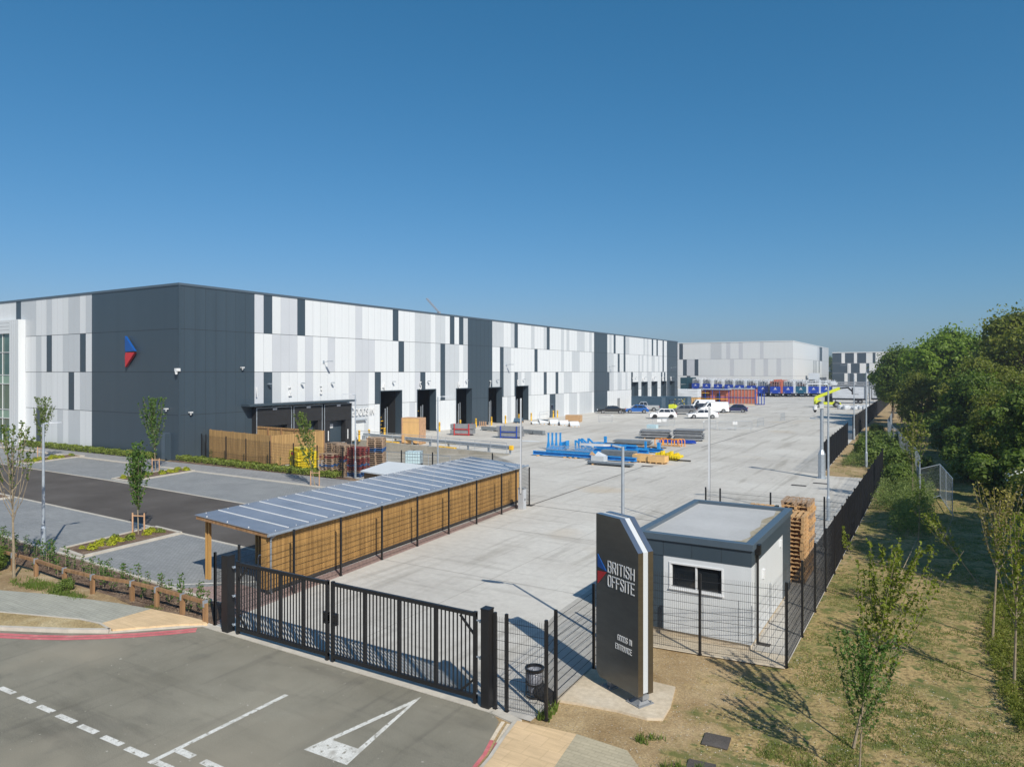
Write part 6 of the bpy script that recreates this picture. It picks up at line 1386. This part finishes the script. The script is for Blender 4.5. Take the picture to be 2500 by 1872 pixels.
# saplings
def sapling(seed,h,th,r,m,lab,loc,lean=(0,0),nb=16,lp=34,ls=.085,dens=1,low=0,staked=False,bare=.25,tr=.035,cat='tree'):
    rr=random.Random(seed); t=thing('young_tree',lab,cat,loc); b=MB(); L=Vector((lean[0],lean[1],0))
    def ax(z): return L*(z/h)+Vector((0,0,z))
    b.path([tuple(ax(z)) for z in (0,th*.5,th,h*.7,h*.93)],tr,7,r1=tr*.2)
    vs=[];fs=[]
    for k in range(nb):
        f=k/nb; z=th*.92+(h*.82-th*.92)*f**1.15; a=k*2.4+rr.uniform(-.4,.4); bl=(r*(1.15-.55*f))*rr.uniform(.75,1.15); rise=rr.uniform(1.9,3.0)*(1-.2*f)
        p0=ax(z); d=Vector((math.cos(a),math.sin(a),0)); pts=[p0]
        for s in (.3,.65,1): pts.append(p0+d*bl*(s**.75)*.8+Vector((0,0,bl*rise*s**1.3))+L*(bl*rise*s/h))
        for q in pts: q.z=min(q.z,h*1.03)
        b.path([tuple(q) for q in pts],tr*.32,4,r1=tr*.1)
        n=int(lp*dens)
        for q in range(n):
            s=bare+(1-bare)*rr.random(); i=min(2,int(s*3)); g=s*3-i; p=pts[i].lerp(pts[i+1],g)+rv(rr)*ls*rr.uniform(.2,1.25); leaf(vs,fs,p,ls*rr.uniform(.7,1.3),rv(rr)+Vector((0,0,.5)),rr)
    for q in range(int(lp*3)):
        z=h*rr.uniform(.6,1.02); p=ax(min(z,h))+rv(rr)*ls*1.5; leaf(vs,fs,p,ls,rv(rr),rr)
    b.build('trunk',M['bark'],t,fix=False); raw('crown',vs,fs,M[m],t)
    if staked:
        s=MB(); 
        for sx,sy in ((-.28,-.1),(.28,.1)): s.tube((sx,sy,0),(sx,sy,.95),.035,n=7)
        s.bar((-.28,-.1,.82),(.28,.1,.82),.02,.05); s.build('stake',M['stake'],t)
    return t
sapling(31,4.0,1.15,.7,'leaf_d','staked young tree in the planting bed nearest the cycle shelter',(-30.65,18.45,.05),(-.35,.1),20,62,.10,staked=True,bare=.05)
sapling(32,5.2,1.5,1.3,'leaf_d','staked young tree in front of the slate corner of the warehouse',(-49.0,30.8,.05),(-.6,.1),20,60,.12,staked=True,bare=.05)
sapling(33,5.0,1.5,1.1,'leaf_m','staked young tree in front of the white panelled wall at the far left',(-64.8,30.5,.05),(.3,.1),17,50,.12,staked=True,bare=.05)
sapling(34,5.3,2.1,1.1,'leaf_m','tall young tree with bare lower branches at the left edge by the knee rail',(-27.9,12.27,.05),(-.2,0),22,34,.075,bare=.6,tr=.05)
x,y=G(769,1186); sapling(35,4.6,1.0,.8,'leaf_m','young tree leaning left in front of the yellow tank and pallets',(x,y,.02),(-1.1,-.2),15,60,.10,staked=True,bare=.1)
sapling(36,3.85,1.15,.9,'leaf_y','yellow-green young tree in the grass right of the hut, leaning right',(-1.41,15.2,0),(.75,.5),22,105,.054,bare=.12,tr=.03)
x,y=G(2097,1905); sapling(37,2.45,.8,.75,'leaf_d','dark green young tree at the bottom right edge, nearest the camera',(x,y,0),(.1,.1),20,95,.044,bare=.1,tr=.02)
sapling(38,4.1,2.0,.85,'leaf_br','bronze-leaved young tree with a tall clear trunk at the right',(1.27,23.25,0),(.2,.1),22,44,.06,bare=.2,tr=.035)
sapling(39,4.0,1.5,.8,'leaf_y','yellow-green young tree cut by the right edge',(1.5,19.92,0),(.1,0),22,66,.058,bare=.05,tr=.035)
sapling(40,3.0,1.0,.5,'leaf_m','slender young tree in the grass strip near the bend of the steel fence',(-.7,33.5,0),(.1,.1),12,20,.08,bare=.3,tr=.02)
x,y=G(2082,1367); sapling(41,1.2,.3,.35,'leaf_y','tiny bright sapling leaning on the long mesh fence',(x,y,0),(-.5,0),10,30,.07,tr=.012)
x,y=G(2388,1425); sapling(42,2.2,.9,.5,'leaf_y','thin leaning sapling in the grass left of the bronze-leaved tree',(x,y,0),(-1.5,.2),12,26,.07,tr=.018)
sapling(43,5.0,2.0,.9,'leaf_oak','young tree far up the grass strip beside the steel fence',(-1.2,45,0),(0,0),16,24,.12,tr=.03)
# fallen stakes
for (p,q,lab) in (((2180,1440),(2240,1370),'bare leaning stick left in the grass, nearer one'),((2300,1330),(2330,1300),'bare leaning stick in the grass below the steel fence')):
    a=G(*p); c=G(*q); tag(MB().tube((0,0,0),(c[0]-a[0],c[1]-a[1],.9),.014,n=5).build('stick',M['bark'],loc=(a[0],a[1],0)),lab,'stick')
# clipped hedges
def hedge(label,p,q,w,h,seed,dens=420,ls=.09):
    rr=random.Random(seed); a=Vector((*p,0)); d=Vector((*q,0))-a; L=d.length; d.normalize(); n=Vector((-d.y,d.x,0)); vs=[];fs=[]
    t=thing('hedge',label,'hedge',(p[0],p[1],0)); b=MB()
    for k in range(int(L*dens)):
        s=rr.random()*L; u=rr.uniform(-1,1); hh=h*(1+.10*math.sin(s*2.9)+.09*math.sin(s*7.1+1)); z=hh*rr.random()**.55; e=w/2*(1+.12*math.sin(s*5)); 
        if rr.random()<.5: u=math.copysign(1,u)*rr.uniform(.8,1)
        leaf(vs,fs,d*s+n*u*e+Vector((0,0,z+.02)),ls*rr.uniform(.7,1.3),n*u+Vector((0,0,.8))+rv(rr)*.8,rr)
    for k in range(int(L/.4)): b.tube(tuple(d*k*.4),tuple(d*k*.4+Vector((0,0,h*.8))),.02,.01,4)
    b.build('stems',M['barkd'],t,fix=False); raw('foliage',vs,fs,M['leaf_hedge'],t)
hedge('low clipped hedge along the white and slate front of the warehouse',(-77.5,35.05),(-56.2,35.2),.45,.5,1)
hedge('low clipped hedge in front of the bin store fence and pallets',(-53.8,35.9),(-35.2,35.45),.7,.42,2,520)
# island shrubs
def tuft(seed,r,h,n,ls,m):
    rr=random.Random(seed); vs=[];fs=[]
    for q in range(n): u=rv(rr); u.z=abs(u.z); leaf(vs,fs,Vector((u.x*r,u.y*r,u.z*h))*rr.random()**.4,ls*rr.uniform(.7,1.3),u+rv(rr)*.6,rr)
    return raw('low_shrub',vs,fs,M[m])
Y1=tuft(1,.2,.22,230,.05,'leaf_yel'); G1=tuft(2,.18,.2,200,.05,'leaf_hedge'); fy=fg=True
def inpoly(poly):
    (x0,y0),(x1,y1),(x2,y2),(x3,y3)=poly; u,v=U(.14,.86),U(.06,.94)
    ax,ay=x0+(x1-x0)*v,y0+(y1-y0)*v; bx,by=x3+(x2-x3)*v,y3+(y2-y3)*v; return ax+(bx-ax)*u,ay+(by-ay)*u
for poly,n,txt in ((IS1,22,'in the planting bed nearest the cycle shelter'),(IS2,26,'in the planting bed in front of the slate corner'),(IS3,20,'in the planting bed at the far left'),(IS0,18,'in the planting bed at the left edge')):
    for k in range(n):
        x,y=inpoly(poly); yl=U(0,1)<.6; src=Y1 if yl else G1
        if yl and fy: o=Y1; fy=False
        elif (not yl) and fg: o=G1; fg=False
        else: o=src.copy(); COL.objects.link(o)
        s=U(.6,1.3); o.location=(x,y,.05); o.scale=(s,s,s); o.rotation_euler.z=U(0,6)
        tag(o,('bright yellow low shrub ' if yl else 'small green low shrub ')+txt,'shrub',('yellow' if yl else 'green')+' shrubs '+txt)
# hedge whips along knee rail
def whip(seed):
    rr=random.Random(seed); t=thing('hedge_plant','x','plant',(0,0,0)); b=MB(); b.tube((0,0,0),(rr.uniform(-.04,.04),0,.62),.012,.006,4); vs=[];fs=[]
    for q in range(60): z=rr.uniform(.12,.68); leaf(vs,fs,Vector((rr.uniform(-.09,.09),rr.uniform(-.09,.09),z)),.05*rr.uniform(.7,1.3),rv(rr),rr)
    b.build('stem',M['bark'],t,fix=False); raw('leaves',vs,fs,M['leaf_d'],t); return t
WH=[whip(50),whip(51)]; cnt=0
for k in range(62):
    x=-36+k*.285+U(-.1,.1); y=13.35+(.5 if k%2 else .0)+U(-.15,.25)+(.5 if x<-29 else .0); s=U(.65,1.25)
    if x>-19.2: continue
    if cnt<2: o=WH[cnt]; o.location=(x,y,.02); o['group']='young hedge plants behind the knee rail'
    else: o=dup(WH[k%2],(x,y,.02),U(0,6))
    o.scale=(s,s,s); tag(o,'thin newly planted hedge plant in the mulch behind the knee rail','plant','young hedge plants behind the knee rail'); cnt+=1
for (px,py,lab) in ((500,1108,'small plant in front of the bin store, leftmost'),(520,1120,'small plant in front of the bin store boards, second'),(688,1136,'small plant beside the yellow tank'),(805,1158,'small plant in front of the pallet stacks'),(505,1490,'small plant climbing by the left gate fence')):
    x,y=G(px,py); dup(WH[0],(x,y-.2,.02),1,lab)
# grass, weeds
def blades(name,label,pts,m,hh,w,per,spread,seed,cat='grass'):
    rr=random.Random(seed); vs=[];fs=[]
    for (x,y,s) in pts:
        for q in range(per):
            a=rr.uniform(0,6.28); r_=spread*rr.random()**.5; px,py=x+math.cos(a)*r_*s,y+math.sin(a)*r_*s; h=hh*s*rr.uniform(.5,1.2); b=rr.uniform(0,6.28); dx,dy=math.cos(b)*w*s,math.sin(b)*w*s; lx,ly=rr.uniform(-.5,.5)*h,rr.uniform(-.5,.5)*h; k=len(vs)
            vs+=[(px-dx,py-dy,-.03),(px+dx,py+dy,-.03),(px+lx*.5+dx*.6,py+ly*.5+dy*.6,h*.6-.03),(px+lx,py+ly,h-.03)]; fs.append((k,k+1,k+2,k+3))
    o=raw(name,vs,fs,M[m]); tag(o,label,cat,kind='stuff'); return o
def leafstuff(name,label,pts,m,hh,ls,per,spread,seed):
    rr=random.Random(seed); vs=[];fs=[]
    for (x,y,s) in pts:
        for q in range(per):
            a=rr.uniform(0,6.28); f=rr.random(); r_=spread*rr.random()**.5*s*(1-.6*f); leaf(vs,fs,Vector((x+math.cos(a)*r_,y+math.sin(a)*r_,hh*s*f)),ls*rr.uniform(.6,1.3),rv(rr)+Vector((math.cos(a)*.5,math.sin(a)*.5,.4)),rr,2.2)
    o=raw(name,vs,fs,M[m]); tag(o,label,'weeds',kind='stuff'); return o
from mathutils import noise as mn
pts=[]
for k in range(60000):
    y=14+70*rnd.random()**1.6; x=U(-3.1,.0857*y+2.5)
    if y>54.5: x=U(-6.9,.0857*y+1)
    if y<18.6 and x<-3.0: continue
    v=mn.noise(Vector((x*.55,y*.45,0)))+.5*mn.noise(Vector((x*1.7,y*1.5,3)))
    if y<17 and x<-1.8: v-=.35
    if v>-.08: pts.append((x,y,U(.5,1.2)))
blades('grass','patchy short green grass growing through the dry soil strip',pts[:20000],'grass',.05,.010,8,.13,5)
pts=[(U(-1.9,-.2)+.0*k,U(36,50),U(.7,1.25)) for k in range(520)]+[(U(-3.0,-1.2),U(42,58),U(.6,1.1)) for k in range(500)]+[(U(-6.4,-3.4),U(60,92),U(.5,.9)) for k in range(1300)]+[(U(-.5,.8),U(52,60),U(.4,.8)) for k in range(300)]
leafstuff('tall_weeds','tall green weeds and grass along the long mesh fence',pts,'weeds',.85,.045,34,.32,6)
pts=[]
for k in range(1700):
    u=rnd.random(); x=1.35+U(-1.0,1.0)*(.5+.5*math.sin(3.1*u)); y=17.5+11*u; pts.append((x+.03*(y-17)+.55,y,U(.4,1.1))) if U(0,1)<.75 else None
leafstuff('nettle_patch','dense dark green weed patch in the grass at the right',pts[:1300],'leaf_oak',.30,.032,26,.2,7)
pts=[(U(-27.5,-24.2),U(11.9,12.6),U(.5,1.2)) for k in range(150)]+[(-24.2+U(-.7,.7),12.2+U(-.15,.2),U(.6,1.1)) for k in range(80)]+[(-20.6+U(-.3,.3),12.9+U(-.1,.1),U(.5,.9)) for k in range(20)]+[(U(-34,-27),U(10.6,13.2),U(.3,.8)) for k in range(90)]+[(-4.9+U(-.2,.2),13.4+U(-.2,.2),.7) for k in range(8)]+[(-3.9+U(-.6,.3),12.6+U(-.3,.3),.7) for k in range(25)]+[(-7.05+U(-.1,.05),13.3+U(-.3,.3),1.1) for k in range(10)]
blades('grass','small green weed clumps on the soil bank and by the gate fence',pts,'leaf_m',.2,.014,16,.12,8,'weeds')
x0,y0=-24.9,12.5
dup(S2,(-24.75,12.35,.02),1.0,'small leafy weed clump in front of the knee rail',scale=(.24,.2,.28))
dup(S2,(-29.6,12.5,.02),2.0,'leafy bush at the left edge beside the tall young tree',scale=(.5,.35,.5))
# bark chips & stones
def chips(name,label,n,fn,sz,m,seed):
    rr=random.Random(seed); vs=[];fs=[]
    for k in range(n):
        x,y,z=fn(rr); a=rr.uniform(0,6.28); s=sz*rr.uniform(.4,1.4); dx,dy=math.cos(a)*s,math.sin(a)*s; k0=len(vs)
        vs+=[(x-dx,y-dy,z),(x+dy*.5,y-dx*.5,z+.2*s),(x+dx,y+dy,z+s*.5),(x-dy*.5,y+dx*.5,z+.6*s)]; fs.append((k0,k0+1,k0+2,k0+3))
    return tag(raw(name,vs,fs,M[m]),label,'stones' if 'stone' in name else 'mulch',kind='stuff')
def f_soil(rr):
    while 1:
        x,y=rr.uniform(-7.2,1.2),rr.uniform(12.3,19.5)
        if x<-3.3 and y>17.9: continue
        if -7.4<x<-4.9 and 13.9<y<16.1: continue
        return x,y,-.012
chips('stones','pale stones scattered through the dry soil around the sign',4200,f_soil,.012,'kerb',1)
chips('stones','pale stones on the soil bank below the knee rail',2600,lambda rr:(rr.uniform(-26,-18.6),0,0) and (lambda x:(x,12.05+.085*(x+26)+rr.uniform(.05,.55),.055))(rr.uniform(-26,-19.2)),.014,'soil',2)
chips('bark_chips','loose bark chips on the mulch beds',6000,lambda rr:(rr.uniform(-34,-18.8),rr.uniform(13.05,14.3),.035),.035,'mulch',3)
# steel temporary fence panels (grey) along the wood
def heras(L):
    b=MB(); H=2.0; b.tube((0,0,.15),(0,0,H),.021,n=6); b.tube((L,0,.15),(L,0,H),.021,n=6); b.tube((0,0,H),(L,0,H),.021,n=6); b.tube((0,0,.2),(L,0,.2),.021,n=6); return b
hp_=[(.62,41.5),(.1,47.5),(-.85,44.6),(-.95,50.5),(-1.4,57.7),(-2.3,65),(-3.0,71.6),(-4.0,80.5),(-4.8,89),(-5.0,99),(-5.2,106.8)]
mlab=['just before the sharp bend','at the sharp bend, turned back toward the yard','just beyond the sharp bend','second beyond the bend','third beyond the bend','fourth beyond the bend','fifth beyond the bend','sixth beyond the bend','second from the far end','at the far end']
HM={}
for i in range(len(hp_)-1):
    p,q=hp_[i],hp_[i+1]; L=math.hypot(q[0]-p[0],q[1]-p[1]); rz=math.atan2(q[1]-p[1],q[0]-p[0])
    t=thing('fence_panel','grey steel temporary fence run '+mlab[i],'fence panel',(p[0],p[1],0),rz,'grey steel temporary fence along the wood')
    n=max(1,round(L/3.4)); 
    for k in range(n):
        l=L/n; b=heras(l-.05); b.build('frame',M['galv'],t,loc=(k*l,0,0)); b=MB()
        for j in range(1,int(l/.1)): b.tube((j*.1,0,.2),(j*.1,0,2.0),.0017,n=3,caps=False)
        for z in (.45,.7,.95,1.2,1.45,1.7,1.9): b.tube((0,0,z),(l-.05,0,z),.0017,n=3,caps=False)
        b.build('wire_mesh',M['galv'],t,loc=(k*l,0,0),fix=False)
# ================================================================ CAMERA, LIGHT, WORLD
S=bpy.context.scene
if HAZE:
    hz=MB().box(-420,-60,-1.2,330,620,26).build('haze',bpy.data.materials.new('haze_air')); hz['kind']='stuff'; hm=hz.data.materials[0]; hm.use_nodes=True; t=hm.node_tree; t.nodes.remove(t.nodes['Principled BSDF']); v=t.nodes.new('ShaderNodeVolumePrincipled'); v.inputs['Color'].default_value=(.80,.88,1,1); v.inputs['Density'].default_value=HAZE; v.inputs['Anisotropy'].default_value=.3; t.links.new(v.outputs[0],t.nodes['Material Output'].inputs['Volume'])
cam=bpy.data.cameras.new('camera'); co=bpy.data.objects.new('camera',cam); COL.objects.link(co); S.camera=co
cam.sensor_width=36; cam.sensor_fit='HORIZONTAL'; cam.lens=36*FOC/2500; cam.shift_y=-28/2500; cam.clip_end=6000; cam.clip_start=.1
co.location=(0,0,CAMH); co.rotation_euler=(R(90),0,AZ)
EL=R(39.2); sd=Vector((.838*math.cos(EL),-.545*math.cos(EL),math.sin(EL)))
sl_=bpy.data.lights.new('sun','SUN'); sl_.energy=SUN_E; sl_.angle=R(.5); sl_.color=(1,.955,.86); so=bpy.data.objects.new('sun',sl_); COL.objects.link(so)
so.rotation_euler=(-sd).to_track_quat('-Z','Y').to_euler(); so.location=(20,-20,40)
w=bpy.data.worlds.new('World'); S.world=w; w.use_nodes=True; t=w.node_tree; bg=t.nodes['Background']
sk=t.nodes.new('ShaderNodeTexSky'); sk.sky_type='NISHITA'; sk.sun_disc=False; sk.sun_elevation=EL; sk.sun_rotation=math.atan2(sd.x,sd.y)
sk.air_density=SKY_AIR; sk.dust_density=SKY_DUST; sk.ozone_density=SKY_OZ; sk.altitude=0
sep=t.nodes.new('ShaderNodeSeparateColor'); cmb=t.nodes.new('ShaderNodeCombineColor'); t.links.new(sk.outputs[0],sep.inputs[0])
for i,(g_,k_) in enumerate(((1.33,1.40),(.82,.80),(.80,.845))):   # camera colour response of the blue sky
    p=t.nodes.new('ShaderNodeMath'); p.operation='POWER'; a=t.nodes.new('ShaderNodeMath'); a.operation='MULTIPLY'; a.inputs[1].default_value=.1
    q=t.nodes.new('ShaderNodeMath'); q.operation='MULTIPLY'; q.inputs[1].default_value=k_*10
    t.links.new(sep.outputs[i],a.inputs[0]); t.links.new(a.outputs[0],p.inputs[0]); p.inputs[1].default_value=g_; t.links.new(p.outputs[0],q.inputs[0]); mi=t.nodes.new('ShaderNodeMath'); mi.operation='MINIMUM'; mi.inputs[1].default_value=16; t.links.new(q.outputs[0],mi.inputs[0]); t.links.new(mi.outputs[0],cmb.inputs[i])
t.links.new(cmb.outputs[0],bg.inputs['Color']); bg.inputs['Strength'].default_value=SKY_S
S.view_settings.view_transform='Standard'; S.view_settings.look='None'; S.view_settings.gamma=1; S.view_settings.exposure=EXPO; S.view_settings.use_curve_mapping=False
S.render.engine='CYCLES'; S.cycles.max_bounces=6; S.cycles.transparent_max_bounces=12
